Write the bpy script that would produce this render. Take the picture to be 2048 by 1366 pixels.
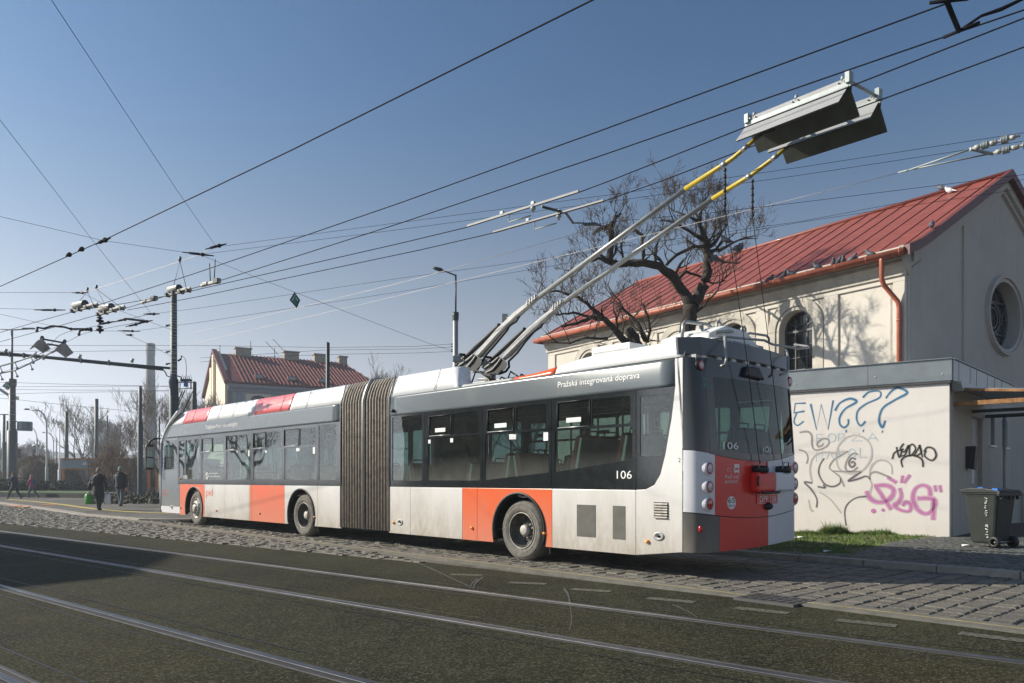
import bpy, bmesh, math, random
from mathutils import Vector, noise
R = math.radians
scn = bpy.context.scene
COL = scn.collection
for o in list(bpy.data.objects): bpy.data.objects.remove(o)
# ---------------- camera ----------------
F = 1541.0; H = 1.30; CU = 1024.0; HV = 958.0
cam = bpy.data.cameras.new('camera'); cam.sensor_width = 36; cam.lens = 36*F/2048
cam.shift_y = (HV-683)/2048; cam.clip_start = .1; cam.clip_end = 5000
co = bpy.data.objects.new('camera', cam); COL.objects.link(co)
co.location = (0, 0, H); co.rotation_euler = (R(90), 0, 0); scn.camera = co
# ---------------- light ----------------
SUN_EL = 29.5
sd = Vector((-.992, .126, 0)).normalized()*math.cos(R(SUN_EL)); sd.z = math.sin(R(SUN_EL))
sun = bpy.data.lights.new('sun', 'SUN'); sun.energy = 5.0; sun.angle = R(.55); sun.color = (1, .92, .79)
so = bpy.data.objects.new('sun', sun); COL.objects.link(so)
so.rotation_euler = sd.to_track_quat('Z', 'Y').to_euler()
w = bpy.data.worlds.new('World'); scn.world = w; w.use_nodes = True
nt = w.node_tree; bg = nt.nodes['Background']
sky = nt.nodes.new('ShaderNodeTexSky'); sky.sky_type = 'NISHITA'; sky.sun_disc = False
sky.sun_elevation = R(SUN_EL); sky.sun_rotation = math.atan2(sd.x, sd.y)
sky.air_density = 1.0; sky.dust_density = 1.0; sky.ozone_density = 2.6; sky.altitude = 200
gm = nt.nodes.new('ShaderNodeGamma'); gm.inputs[1].default_value = 1.35; nt.links.new(sky.outputs[0], gm.inputs[0])
tn = nt.nodes.new('ShaderNodeMix'); tn.data_type = 'RGBA'; tn.blend_type = 'MULTIPLY'; tn.inputs[0].default_value = 1; tn.inputs[7].default_value = (.84, .98, .92, 1)
nt.links.new(gm.outputs[0], tn.inputs[6])
tc = nt.nodes.new('ShaderNodeTexCoord'); sx = nt.nodes.new('ShaderNodeSeparateXYZ'); nt.links.new(tc.outputs['Generated'], sx.inputs[0])
mr = nt.nodes.new('ShaderNodeMapRange'); mr.interpolation_type = 'SMOOTHERSTEP'; nt.links.new(sx.outputs[2], mr.inputs[0])
for i, v in ((1, -.02), (2, .56), (3, .95), (4, .0)): mr.inputs[i].default_value = v
bw = nt.nodes.new('ShaderNodeRGBToBW'); nt.links.new(tn.outputs[2], bw.inputs[0])
hz0 = nt.nodes.new('ShaderNodeMix'); hz0.data_type = 'RGBA'; hz0.blend_type = 'MULTIPLY'; hz0.inputs[0].default_value = 1; nt.links.new(bw.outputs[0], hz0.inputs[6]); hz0.inputs[7].default_value = (1.19, 1.22, 1.34, 1)
hz1 = nt.nodes.new('ShaderNodeMix'); hz1.data_type = 'RGBA'; nt.links.new(mr.outputs[0], hz1.inputs[0]); nt.links.new(tn.outputs[2], hz1.inputs[6]); nt.links.new(hz0.outputs[2], hz1.inputs[7]); nt.links.new(hz1.outputs[2], bg.inputs[0]); bg.inputs[1].default_value = .056
vs = scn.view_settings; vs.view_transform = 'Standard'; vs.look = 'None'; vs.gamma = 1; vs.exposure = .40
scn.render.engine = 'CYCLES'
scn.cycles.max_bounces = 8; scn.cycles.transparent_max_bounces = 24
# ---------------- materials ----------------
def nn(nt, t, **k):
    n = nt.nodes.new('ShaderNode'+t)
    for a, b in k.items(): setattr(n, a, b)
    return n
def ramp(nt, src, a, b, ca=(0, 0, 0, 1), cb=(1, 1, 1, 1)):
    r = nn(nt, 'ValToRGB'); e = r.color_ramp.elements
    e[0].position = a; e[1].position = b; e[0].color = ca; e[1].color = cb
    nt.links.new(src, r.inputs[0]); return r.outputs[0]
def mixc(nt, fac, a, b, blend='MIX'):
    m = nn(nt, 'Mix', data_type='RGBA', blend_type=blend)
    for i, x in ((0, fac), (6, a), (7, b)):
        if hasattr(x, 'links') or hasattr(x, 'is_linked'): nt.links.new(x, m.inputs[i])
        elif i == 0: m.inputs[0].default_value = x
        else: m.inputs[i].default_value = (*x[:3], 1)
    return m.outputs[2]
def mth(nt, op, a, b=0.0, clamp=False):
    m = nn(nt, 'Math', operation=op, use_clamp=clamp)
    for i, x in ((0, a), (1, b)):
        if isinstance(x, (int, float)): m.inputs[i].default_value = x
        else: nt.links.new(x, m.inputs[i])
    return m.outputs[0]
def ntex(nt, vec, scale, detail=4, rough=.6):
    n = nn(nt, 'TexNoise'); n.inputs['Scale'].default_value = scale
    n.inputs['Detail'].default_value = detail; n.inputs['Roughness'].default_value = rough
    nt.links.new(vec, n.inputs['Vector']); return n.outputs[0]
def base(name):
    m = bpy.data.materials.new(name); m.use_nodes = True; t = m.node_tree
    p = t.nodes['Principled BSDF']; g = nn(t, 'NewGeometry')
    return m, t, p, g.outputs['Position']
def bump(t, p, h, strength, dist=.01):
    b = nn(t, 'Bump'); b.inputs['Strength'].default_value = strength; b.inputs['Distance'].default_value = dist
    t.links.new(h, b.inputs['Height']); t.links.new(b.outputs[0], p.inputs['Normal'])
def mat(name, col, rough=.6, metal=0, var=.12, scale=6, bmp=0, bscale=60, coat=0, spec=.5, bdist=.01):
    m, t, p, pos = base(name)
    p.inputs['Roughness'].default_value = rough; p.inputs['Metallic'].default_value = metal
    p.inputs['Coat Weight'].default_value = coat; p.inputs['Coat Roughness'].default_value = .08
    p.inputs['Specular IOR Level'].default_value = spec
    f = ramp(t, ntex(t, pos, scale, 6), .3, .7)
    a = [c*(1-var) for c in col]; b = [min(1, c*(1+var)) for c in col]
    t.links.new(mixc(t, f, a, b), p.inputs['Base Color'])
    r = mth(t, 'MULTIPLY_ADD', ntex(t, pos, scale*2.3, 3), .16)
    t.nodes[-1].inputs[2].default_value = rough-.08; t.links.new(r, p.inputs['Roughness'])
    if bmp: bump(t, p, ntex(t, pos, bscale, 5), bmp, bdist)
    return m
DIRT = (.235, .20, .155)
def paint(name, col, rough=.25, dz0=.25, dz1=1.35, amt=.85, top=.1):
    """vehicle paint with road dirt splashed up from the wheels"""
    m, t, p, pos = base(name)
    sep = nn(t, 'SeparateXYZ'); t.links.new(pos, sep.inputs[0])
    mr = nn(t, 'MapRange', clamp=True); t.links.new(sep.outputs[2], mr.inputs[0])
    mr.inputs[1].default_value = dz0; mr.inputs[2].default_value = dz1
    mr.inputs[3].default_value = 1; mr.inputs[4].default_value = 0
    mp = nn(t, 'Mapping'); t.links.new(pos, mp.inputs[0]); mp.inputs['Scale'].default_value = (1, 1, .45)
    n1 = ntex(t, mp.outputs[0], 1.3, 6); n2 = ntex(t, mp.outputs[0], 14, 5)
    k = mth(t, 'MULTIPLY', mth(t, 'ADD', mr.outputs[0], mth(t, 'MULTIPLY', mth(t, 'SUBTRACT', n1, .5), 1.0)), amt, True)
    k = mth(t, 'MULTIPLY', k, mth(t, 'ADD', mth(t, 'MULTIPLY', n2, .7), .55), True)
    k = mth(t, 'ADD', k, mth(t, 'MULTIPLY', n1, top), True)
    t.links.new(mixc(t, k, col, [d*1.25 for d in DIRT]), p.inputs['Base Color'])
    t.links.new(mth(t, 'ADD', mth(t, 'MULTIPLY', k, .5), rough, True), p.inputs['Roughness'])
    p.inputs['Coat Weight'].default_value = .25; p.inputs['Coat Roughness'].default_value = .12
    return m
def glassmat(name, tint, dust=.0, dz=(1.2, 1.9), rough=.015, fr=1.5):
    m, t, p, pos = base(name); t.nodes.remove(p); out = t.nodes['Material Output']
    tr = nn(t, 'BsdfTransparent'); tr.inputs[0].default_value = (*tint, 1)
    gl = nn(t, 'BsdfGlossy'); gl.inputs['Roughness'].default_value = rough
    df = nn(t, 'BsdfDiffuse'); df.inputs[0].default_value = (.42, .41, .38, 1)
    ge = nn(t, 'NewGeometry'); dt = nn(t, 'VectorMath', operation='DOT_PRODUCT'); t.links.new(ge.outputs['Normal'], dt.inputs[0]); t.links.new(ge.outputs['Incoming'], dt.inputs[1])
    fc = mth(t, 'POWER', mth(t, 'SUBTRACT', 1.0, mth(t, 'ABSOLUTE', dt.outputs['Value'])), 5.0)
    fc = mth(t, 'ADD', mth(t, 'MULTIPLY', fc, .9), .055)
    mx = nn(t, 'MixShader'); t.links.new(fc, mx.inputs[0]); t.links.new(tr.outputs[0], mx.inputs[1]); t.links.new(gl.outputs[0], mx.inputs[2])
    wob = nn(t, 'Bump'); wob.inputs['Strength'].default_value = .06; wob.inputs['Distance'].default_value = .05
    t.links.new(ntex(t, pos, 1.2, 1), wob.inputs['Height']); t.links.new(wob.outputs[0], gl.inputs['Normal'])
    sep = nn(t, 'SeparateXYZ'); t.links.new(pos, sep.inputs[0])
    mr = nn(t, 'MapRange', clamp=True); t.links.new(sep.outputs[2], mr.inputs[0])
    mr.inputs[1].default_value = dz[0]; mr.inputs[2].default_value = dz[1]; mr.inputs[3].default_value = 1; mr.inputs[4].default_value = .12
    k = mth(t, 'MULTIPLY', mth(t, 'MULTIPLY', mr.outputs[0], mth(t, 'ADD', ntex(t, pos, 3, 5), .1)), dust, True)
    m2 = nn(t, 'MixShader'); t.links.new(k, m2.inputs[0]); t.links.new(mx.outputs[0], m2.inputs[1]); t.links.new(df.outputs[0], m2.inputs[2])
    t.links.new(m2.outputs[0], out.inputs[0]); return m
M = {}
def mk(k, *a, **b): M[k] = mat(k, *a, **b)
M['white'] = paint('bus_white', (.77, .765, .75), amt=.85, dz1=1.45)
M['red_paint'] = paint('bus_red', (.80, .115, .02), amt=.42)
M['rear_red'] = paint('rear_red', (.72, .022, .014), amt=.10, top=.03)
M['rear_white'] = paint('rear_white', (.72, .73, .76), amt=.2, top=.08)
M['rear_dark'] = paint('rear_dark', (.028, .034, .040), rough=.12, amt=.12, top=.04)
M['bumper_dark'] = paint('bumper_dark', (.05, .056, .06), rough=.35, amt=.45, dz0=.3, dz1=1.1)
M['fairing_grey'] = paint('fairing_grey', (.06, .072, .085), rough=.3, amt=.1)
M['grey_paint'] = paint('bus_grey', (.12, .145, .16), rough=.24, amt=.3, dz0=.3, dz1=1.1, top=.06)
mk('roof_white', (.82, .83, .84), .3, var=.03, coat=.2)
mk('roof_red', (.80, .16, .17), .3, var=.04, coat=.2)
mk('frit', (.018, .021, .022), .12, var=.3, coat=.4)
mk('black', (.015, .015, .016), .5, var=.2)
mk('under', (.012, .012, .012), .9)
mk('rubber', (.16, .15, .13), .9, var=.3, scale=14, bmp=.3, bscale=90)
mk('tread', (.04, .038, .035), .9, var=.3)
mk('bellows', (.16, .14, .115), .9, var=.3, scale=9)
mk('bellows_rib', (.50, .45, .38), .85, var=.3, scale=9, bmp=.2)
mk('bellows_dark', (.07, .065, .06), .9)
mk('steel', (.42, .42, .41), .4, .6, var=.15)
mk('cast', (.36, .36, .35), .55, .2, var=.2)
mk('rim', (.10, .095, .085), .7, .1, var=.5, scale=12)
mk('rim_light', (.42, .40, .36), .6, .3, var=.4, scale=14)
mk('amber', (.85, .30, .02), .25, coat=.5)
mk('lens_red', (.45, .015, .015), .15, coat=.6)
mk('lens_clear', (.55, .5, .5), .15, coat=.6)
mk('decal_white', (.82, .82, .80), .5, var=.05)
mk('decal_red', (.75, .06, .03), .5, var=.05)
mk('decal_orange', (.70, .20, .10), .6, var=.1)
mk('seat_red', (.16, .025, .028), .8, var=.2)
mk('seat_shell', (.45, .46, .44), .5)
mk('interior', (.20, .21, .20), .7)
mk('interior_light', (.42, .43, .41), .7)
mk('yellow', (.50, .37, .03), .45, var=.12)
mk('pole_grey', (.33, .34, .33), .4, .35, var=.15)
mk('wire', (.012, .012, .016), .8, spec=.15)
mk('wire_pale', (.55, .50, .46), .5, .2)
mk('mast', (.045, .062, .065), .5, .2, var=.2)
mk('mast_light', (.30, .34, .34), .5, .2)
mk('hood', (.33, .335, .34), .6, .0, var=.1, scale=4)
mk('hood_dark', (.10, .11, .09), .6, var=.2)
mk('insul', (.42, .41, .37), .5)
mk('green_sign', (.0, .16, .10), .4, coat=.3)
mk('plaster', (.60, .565, .50), .9, var=.13, scale=1.6, bmp=.35, bscale=40)
mk('plaster_dark', (.50, .47, .41), .9, var=.2, scale=2, bmp=.35, bscale=30)
mk('trim', (.48, .45, .39), .85, var=.2, scale=3, bmp=.2)
mk('gable', (.33, .33, .31), .9, var=.2, scale=.9, bmp=.35, bscale=25)
mk('tin_red', (.25, .064, .044), .55, var=.2, scale=2.2, bmp=.08, bscale=8, coat=.1)
mk('tin_dark', (.13, .04, .032), .5, var=.2)
mk('gutter', (.36, .105, .055), .42, .0, var=.2, scale=5)
mk('render_white', (.70, .64, .58), .9, var=.05, scale=2.5, bmp=.5, bscale=110)
def streaked(name, col, dirt, amt=.5, zlow=.55):
    m, t, p, pos = base(name); p.inputs['Roughness'].default_value = .9
    mp = nn(t, 'Mapping'); t.links.new(pos, mp.inputs[0]); mp.inputs['Scale'].default_value = (1, 1, .12)
    st = ramp(t, ntex(t, mp.outputs[0], 5, 8, .7), .52, .80); bl = ramp(t, ntex(t, pos, .9, 7, .65), .42, .75)
    sep = nn(t, 'SeparateXYZ'); t.links.new(pos, sep.inputs[0]); mr = nn(t, 'MapRange', clamp=True); t.links.new(sep.outputs[2], mr.inputs[0])
    mr.inputs[1].default_value = .1; mr.inputs[2].default_value = zlow; mr.inputs[3].default_value = .8; mr.inputs[4].default_value = 0
    k = mth(t, 'ADD', mth(t, 'MULTIPLY', st, .45), mth(t, 'ADD', mth(t, 'MULTIPLY', bl, .35), mth(t, 'MULTIPLY', mr.outputs[0], ntex(t, pos, 6, 6))), True)
    t.links.new(mixc(t, mth(t, 'MULTIPLY', k, amt), col, dirt), p.inputs['Base Color']); bump(t, p, ntex(t, pos, 95, 5), .5, .01); return m
mk('flash', (.27, .30, .31), .4, .45, var=.1, scale=3)
mk('binplastic', (.020, .025, .023), .45, var=.15, bmp=.05)
mk('blue_clip', (.04, .16, .5), .4)
mk('glass_dark', (.02, .024, .025), .12, var=.3, coat=.3)
mk('lead', (.10, .10, .10), .5, .3)
mk('wood_orange', (.50, .16, .035), .6, var=.2)
mk('fascia', (.30, .31, .34), .6)
mk('concrete', (.32, .29, .25), .9, var=.15, scale=5, bmp=.3)
mk('kerb', (.27, .255, .225), .85, var=.2, scale=7, bmp=.4)
mk('yellow_paint', (.50, .38, .09), .8, var=.25, scale=9)
mk('strip', (.135, .13, .11), .9, var=.25, scale=4, bmp=.4)
mk('strip_line', (.27, .21, .10), .85, var=.3, scale=12)
mk('vent', (.10, .098, .085), .7, var=.2)
mk('far_plaster', (.20, .19, .17), .9, var=.2)
mk('rail_lip', (.07, .07, .07), .6, .4, var=.3)
mk('orange_spray', (.8, .25, .03), .8)
mk('cream', (.70, .63, .50), .9, var=.06)
mk('pale_blue', (.36, .38, .40), .9, var=.1)
mk('roof_brown', (.16, .042, .034), .6, var=.3, scale=1.2)
mk('roof_rib', (.23, .075, .06), .6, var=.2)
mk('chimney_stack', (.33, .30, .24), .9, var=.25, scale=3)
mk('factory', (.23, .235, .23), .9, var=.15, scale=.4)
mk('bark', (.055, .046, .036), .95, var=.4, scale=9, bmp=.9, bscale=22, bdist=.05)
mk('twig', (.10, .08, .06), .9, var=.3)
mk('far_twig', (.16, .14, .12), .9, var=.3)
mk('pod', (.13, .085, .05), .9, var=.35)
mk('hedge_brown', (.17, .12, .06), .9, var=.4, scale=4)
mk('hedge_green', (.025, .045, .02), .85, var=.4, scale=4)
mk('leaf_dark', (.02, .035, .018), .8, var=.4)
mk('red_twig', (.16, .115, .085), .9, var=.3)
mk('grass', (.11, .20, .03), .7, var=.35, scale=3)
mk('lawn', (.055, .09, .022), .9, var=.35, scale=2, bmp=.5)
mk('bed_stone', (.045, .045, .042), .9, var=.3, scale=2)
mk('grass_dry', (.20, .17, .07), .8, var=.3)
mk('skin', (.50, .30, .22), .6, var=.04)
mk('hair_grey', (.22, .19, .15), .8)
mk('hair_brown', (.12, .07, .035), .8)
mk('hair_blond', (.42, .30, .16), .8)
mk('cloth_black', (.026, .028, .031), .75, var=.3, scale=18, bmp=.4, bscale=16, bdist=.02)
mk('cloth_navy', (.028, .036, .045), .8, var=.3, scale=18, bmp=.4, bscale=16, bdist=.02)
mk('cloth_grey', (.11, .12, .12), .85, var=.2, scale=18, bmp=.3, bscale=20)
mk('cloth_denim', (.08, .095, .12), .85, var=.2, scale=18)
mk('cloth_pink', (.34, .03, .15), .75, var=.2, scale=18, bmp=.3, bscale=16)
mk('cloth_teal', (.03, .12, .15), .7)
mk('cap_green', (.16, .28, .20), .8)
mk('bag_green', (.05, .28, .03), .4, var=.3, scale=30)
mk('bag_white', (.70, .71, .76), .35, var=.1, scale=30)
mk('shoe', (.02, .018, .016), .5)
mk('pigeon', (.085, .09, .105), .6, var=.3, scale=30)
mk('pigeon_white', (.6, .6, .6), .6)
mk('rust', (.30, .15, .06), .7, .2, var=.5, scale=9)
mk('paper', (.75, .75, .78), .7)
mk('door_grey', (.30, .30, .31), .5, var=.2, scale=7)
mk('tower_glass', (.16, .25, .31), .5, var=.1, scale=.1)
mk('hill', (.10, .11, .10), .95, var=.3, scale=.02)
mk('soil', (.11, .09, .06), .95, var=.3, scale=3, bmp=.5)
M['glass'] = glassmat('bus_glass', (.60, .69, .67), .30, (1.15, 1.7))
M['glass_rear'] = glassmat('rear_glass', (.36, .50, .48), .10, (1.5, 3.2))
M['pav_glass'] = glassmat('shelter_glass', (.5, .45, .38), .1, (0, 3))
mk('mirror', (.6, .62, .62), .04, 1, var=.02)
M['render_white'] = streaked('white_render', (.82, .775, .725), (.47, .42, .36), .40)
M['gable'] = streaked('gable_render', (.50, .475, .43), (.24, .23, .20), .7, 2.0)
M['plaster'] = streaked('old_plaster', (.62, .585, .52), (.33, .29, .23), .6)
mk('scuff', (.075, .075, .065), .8, var=.3, scale=30)
mk('tar', (.010, .010, .010), .5)
# ground materials
def asphalt(name, c1, c2, speck=.5):
    m, t, p, pos = base(name)
    big = ramp(t, ntex(t, pos, .45, 7, .7), .40, .62)
    col = mixc(t, big, [c*.8 for c in c1], [c*1.15 for c in c2])
    mp = nn(t, 'Mapping'); t.links.new(pos, mp.inputs[0]); mp.inputs['Rotation'].default_value = (0, 0, R(-49)); mp.inputs['Scale'].default_value = (1.3, .12, 1)
    st = ramp(t, ntex(t, mp.outputs[0], 1.6, 6), .4, .75)
    col = mixc(t, mth(t, 'MULTIPLY', st, .6), col, [c*2.4 for c in c1])
    v = nn(t, 'TexVoronoi'); v.inputs['Scale'].default_value = 75; t.links.new(pos, v.inputs['Vector'])
    sp = nn(t, 'SeparateColor'); t.links.new(v.outputs['Color'], sp.inputs[0])
    s1 = ramp(t, sp.outputs[0], .55, .95)
    col = mixc(t, mth(t, 'MULTIPLY', s1, speck), col, (.20, .19, .135))
    s2 = ramp(t, sp.outputs[1], .1, .5, (1, 1, 1, 1), (0, 0, 0, 1))
    col = mixc(t, mth(t, 'MULTIPLY', s2, .6), col, (.012, .012, .012))
    v2 = nn(t, 'TexVoronoi', feature='DISTANCE_TO_EDGE'); v2.inputs['Scale'].default_value = .9
    dn = nn(t, 'VectorMath', operation='ADD'); n3 = nn(t, 'TexNoise'); n3.inputs['Scale'].default_value = 2.5; t.links.new(pos, n3.inputs['Vector'])
    t.links.new(pos, dn.inputs[0]); t.links.new(n3.outputs[1], dn.inputs[1]); t.links.new(dn.outputs[0], v2.inputs['Vector'])
    p.inputs['Roughness'].default_value = .88; p.inputs['Specular IOR Level'].default_value = .12
    t.links.new(col, p.inputs['Base Color'])
    bump(t, p, v.outputs['Distance'], .5, .006); return m
M['asphalt'] = asphalt('road_asphalt', (.017, .0175, .0075), (.029, .029, .013), .40)
M['asphalt_brown'] = asphalt('track_asphalt', (.015, .0145, .006), (.031, .028, .0095), .40)
M['asphalt_pave'] = asphalt('pavement_asphalt', (.13, .122, .11), (.17, .16, .14), .3)
def sett(name, c1, c2):
    m, t, p, pos = base(name)
    oi = nn(t, 'NewGeometry')
    c = mixc(t, ramp(t, oi.outputs['Random Per Island'], 0, 1), c1, c2)
    c = mixc(t, mth(t, 'MULTIPLY', ramp(t, ntex(t, pos, 18, 6), .4, .75), .6), c, (.24, .21, .16))
    t.links.new(c, p.inputs['Base Color']); p.inputs['Roughness'].default_value = .75
    bump(t, p, ntex(t, pos, 30, 6), .9, .02); return m
M['sett'] = sett('sett_stone', (.085, .082, .072), (.15, .14, .118))
M['sett_mosaic'] = sett('mosaic_stone', (.018, .028, .030), (.13, .145, .14))
def wornpaint():
    m, t, p, pos = base('worn_marking')
    k = ramp(t, ntex(t, pos, 22, 8, .8), .42, .60)
    t.links.new(mixc(t, k, (.035, .035, .024), (.155, .145, .11)), p.inputs['Base Color']); p.inputs['Roughness'].default_value = .8
    return m
M['marking'] = wornpaint()
mk('rail', (.115, .12, .13), .45, .8, var=.3, scale=3)
mk('rail_dark', (.05, .045, .04), .7, .3)
def spray(name, col):
    return mat(name, col, .85, var=.08, scale=12, bmp=.4, bscale=110)
M['g_blue'] = spray('spray_blue', (.03, .17, .34)); M['g_pale'] = spray('spray_pale_blue', (.50, .60, .66))
M['g_grey'] = spray('spray_grey', (.33, .31, .31)); M['g_black'] = spray('spray_black', (.035, .04, .03))
M['g_dk'] = spray('spray_dark_grey', (.13, .125, .135)); M['g_pink'] = spray('spray_pink', (.56, .21, .44))
M['g_lt'] = spray('spray_faint_grey', (.52, .485, .46))
# ---------------- geometry helpers ----------------
class Fr:
    """vertical working plane: o origin (x,y), d axis along it, e axis across it"""
    def __init__(s, o, d, e=None):
        s.o = Vector(o[:2]); s.d = Vector(d).normalized()
        s.e = Vector(e).normalized() if e else Vector((s.d.y, -s.d.x))
    def __call__(s, a, b, c):
        p = s.o+s.d*a+s.e*b; return Vector((p.x, p.y, c))
    def uv(s, u, v, b=0):
        k = (u-CU)/F; o = s.o+s.e*b
        t = (k*o.y-o.x)/(s.d.x-k*s.d.y); Y = o.y+t*s.d.y
        return t, H+(HV-v)/F*Y
    def at(s, u, v, b=0):
        a, c = s.uv(u, v, b); return s(a, b, c)
def P(u, v, Y): return Vector(((u-CU)/F*Y, Y, H+(HV-v)/F*Y))
def G(u, v, z=0.0):
    Y = F*(H-z)/(v-HV); return Vector(((u-CU)/F*Y, Y, z))
def Z(u, v, z):
    Y = F*(z-H)/(HV-v); return Vector(((u-CU)/F*Y, Y, z))
W = lambda a, b, c: Vector((a, b, c))
class MB:
    def __init__(s): s.v = []; s.f = []; s.m = []; s.sm = []
    def add(s, vs, fs, mi=0, sm=False):
        n = len(s.v); s.v += [Vector(x) for x in vs]
        for f in fs: s.f.append([i+n for i in f]); s.m.append(mi); s.sm.append(sm)
        return s
    def box(s, T, a0, a1, b0, b1, c0, c1, mi=0):
        return s.add([T(a, b, c) for c in (c0, c1) for b in (b0, b1) for a in (a0, a1)],
                     [(0, 1, 3, 2), (4, 6, 7, 5), (0, 4, 5, 1), (2, 3, 7, 6), (0, 2, 6, 4), (1, 5, 7, 3)], mi)
    def prism(s, T, poly, b0, b1, mi=0):
        n = len(poly)
        return s.add([T(a, b0, c) for a, c in poly]+[T(a, b1, c) for a, c in poly],
                     [tuple(range(n)), tuple(range(2*n-1, n-1, -1))]+[(i, (i+1) % n, n+(i+1) % n, n+i) for i in range(n)], mi)
    def slab(s, pts, z0, z1, mi=0):
        n = len(pts)
        return s.add([(p[0], p[1], z0) for p in pts]+[(p[0], p[1], z1) for p in pts],
                     [tuple(range(n)), tuple(range(2*n-1, n-1, -1))]+[(i, (i+1) % n, n+(i+1) % n, n+i) for i in range(n)], mi)
    def tube(s, pts, r, n=6, mi=0, sm=True):
        pts = [Vector(p) for p in pts]; rs = r if isinstance(r, (list, tuple)) else [r]*len(pts)
        vs = []; fs = []; ref = None
        for i, p in enumerate(pts):
            t = (pts[min(i+1, len(pts)-1)]-pts[max(i-1, 0)]).normalized()
            if ref is None or abs(ref.dot(t)) > .95: ref = Vector((0, 0, 1)) if abs(t.z) < .9 else Vector((1, 0, 0))
            x = t.cross(ref).normalized(); y = t.cross(x); ref = -y if False else ref
            for k in range(n):
                a = 2*math.pi*k/n; vs.append(p+(x*math.cos(a)+y*math.sin(a))*rs[i])
        for i in range(len(pts)-1):
            for k in range(n): fs.append((i*n+k, i*n+(k+1) % n, (i+1)*n+(k+1) % n, (i+1)*n+k))
        s.add(vs, fs, mi, sm); b = len(s.v)-len(vs)
        if n > 3:
            s.f.append([b+k for k in range(n-1, -1, -1)]); s.m.append(mi); s.sm.append(False)
            s.f.append([b+len(vs)-n+k for k in range(n)]); s.m.append(mi); s.sm.append(False)
        return s
    def lathe(s, c, ax, prof, n=32, mi=0, sm=True, closed=False):
        """prof: (radius, offset along ax)"""
        ax = Vector(ax).normalized(); u = ax.cross(Vector((0, 0, 1)) if abs(ax.z) < .9 else Vector((1, 0, 0))).normalized(); w_ = ax.cross(u)
        vs = []; m = len(prof); fs = []
        for k in range(n):
            a = 2*math.pi*k/n; d = u*math.cos(a)+w_*math.sin(a)
            for r, h in prof: vs.append(Vector(c)+d*r+ax*h)
        for k in range(n):
            for i in range(m-1 if not closed else m):
                j = (i+1) % m; q = (k+1) % n
                fs.append((k*m+i, k*m+j, q*m+j, q*m+i))
        return s.add(vs, fs, mi, sm)
    def ell(s, c, r, n=12, m=8, mi=0, rot=None, jit=0):
        c = Vector(c); vs = []; fs = []
        for i in range(m+1):
            th = math.pi*i/m
            for k in range(n):
                a = 2*math.pi*k/n; q = Vector((r[0]*math.sin(th)*math.cos(a), r[1]*math.sin(th)*math.sin(a), r[2]*math.cos(th)))
                if jit: q *= 1+random.uniform(-jit, jit)
                if rot: q = rot @ q
                vs.append(c+q)
        for i in range(m):
            for k in range(n): fs.append((i*n+k, (i+1)*n+k, (i+1)*n+(k+1) % n, i*n+(k+1) % n))
        return s.add(vs, fs, mi, True)
    def loft(s, rings, mi=0, sm=True):
        n = len(rings[0]); vs = [p for r_ in rings for p in r_]; fs = []
        for i in range(len(rings)-1):
            for k in range(n): fs.append((i*n+k, i*n+(k+1) % n, (i+1)*n+(k+1) % n, (i+1)*n+k))
        fs.append(tuple(range(n-1, -1, -1))); fs.append(tuple((len(rings)-1)*n+k for k in range(n)))
        return s.add(vs, fs, mi, sm)
def obj(name, mb, mats, parent=None, bevel=0, merge=True, loc=None):
    if isinstance(mats, str): mats = [mats]
    o_ = Vector(loc) if loc is not None else Vector((0, 0, 0))
    if parent is not None:
        o_ = Vector(parent.location); q = parent.parent
        while q is not None: o_ += Vector(q.location); q = q.parent
    me = bpy.data.meshes.new(name)
    me.from_pydata([v-o_ for v in mb.v], [], mb.f)
    for m in mats: me.materials.append(M[m] if isinstance(m, str) else m)
    me.polygons.foreach_set('material_index', mb.m); me.polygons.foreach_set('use_smooth', mb.sm)
    if merge:
        bm = bmesh.new(); bm.from_mesh(me); bmesh.ops.recalc_face_normals(bm, faces=bm.faces); bm.to_mesh(me); bm.free()
    me.update()
    o = bpy.data.objects.new(name, me); COL.objects.link(o)
    if parent is not None: o.parent = parent
    else: o.location = o_
    if bevel:
        b = o.modifiers.new('bevel', 'BEVEL'); b.width = bevel; b.segments = 2; b.limit_method = 'ANGLE'
    return o
def tag(o, label, cat, group=None):
    o['label'] = label; o['category'] = cat
    if group: o['group'] = group
    return o
def thing(name, label, cat, loc, group=None):
    o = bpy.data.objects.new(name, None); COL.objects.link(o); o.location = loc; o.empty_display_size = .2
    return tag(o, label, cat, group)
def struct(name, mb, mats, kind='structure', **k):
    o = obj(name, mb, mats, **k); o['kind'] = kind; return o
def one(name, mb, mats, label, cat, group=None, loc=None, **k):
    if loc is None:
        c = sum(mb.v, Vector())/len(mb.v); loc = (c.x, c.y, min(v.z for v in mb.v))
    return tag(obj(name, mb, mats, loc=loc, **k), label, cat, group)
_fc = {}
def text(mb, T, s, a0, a1, c0, c1, b, mi=0):
    """lettering: mapped so it fills a0..a1 (reading direction) by c0..c1"""
    if s not in _fc:
        cu = bpy.data.curves.new('lettering', 'FONT'); cu.body = s; cu.resolution_u = 3
        o = bpy.data.objects.new('lettering', cu); COL.objects.link(o)
        me = o.to_mesh(); _fc[s] = ([v.co.copy() for v in me.vertices], [list(p.vertices) for p in me.polygons])
        o.to_mesh_clear(); bpy.data.objects.remove(o)
    vs, fs = _fc[s]
    x0 = min(v.x for v in vs); x1 = max(v.x for v in vs); y0 = min(v.y for v in vs); y1 = max(v.y for v in vs)
    mb.add([T(a0+(a1-a0)*(v.x-x0)/(x1-x0), b, c0+(c1-c0)*(v.y-y0)/(y1-y0)) for v in vs], fs, mi)
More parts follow.
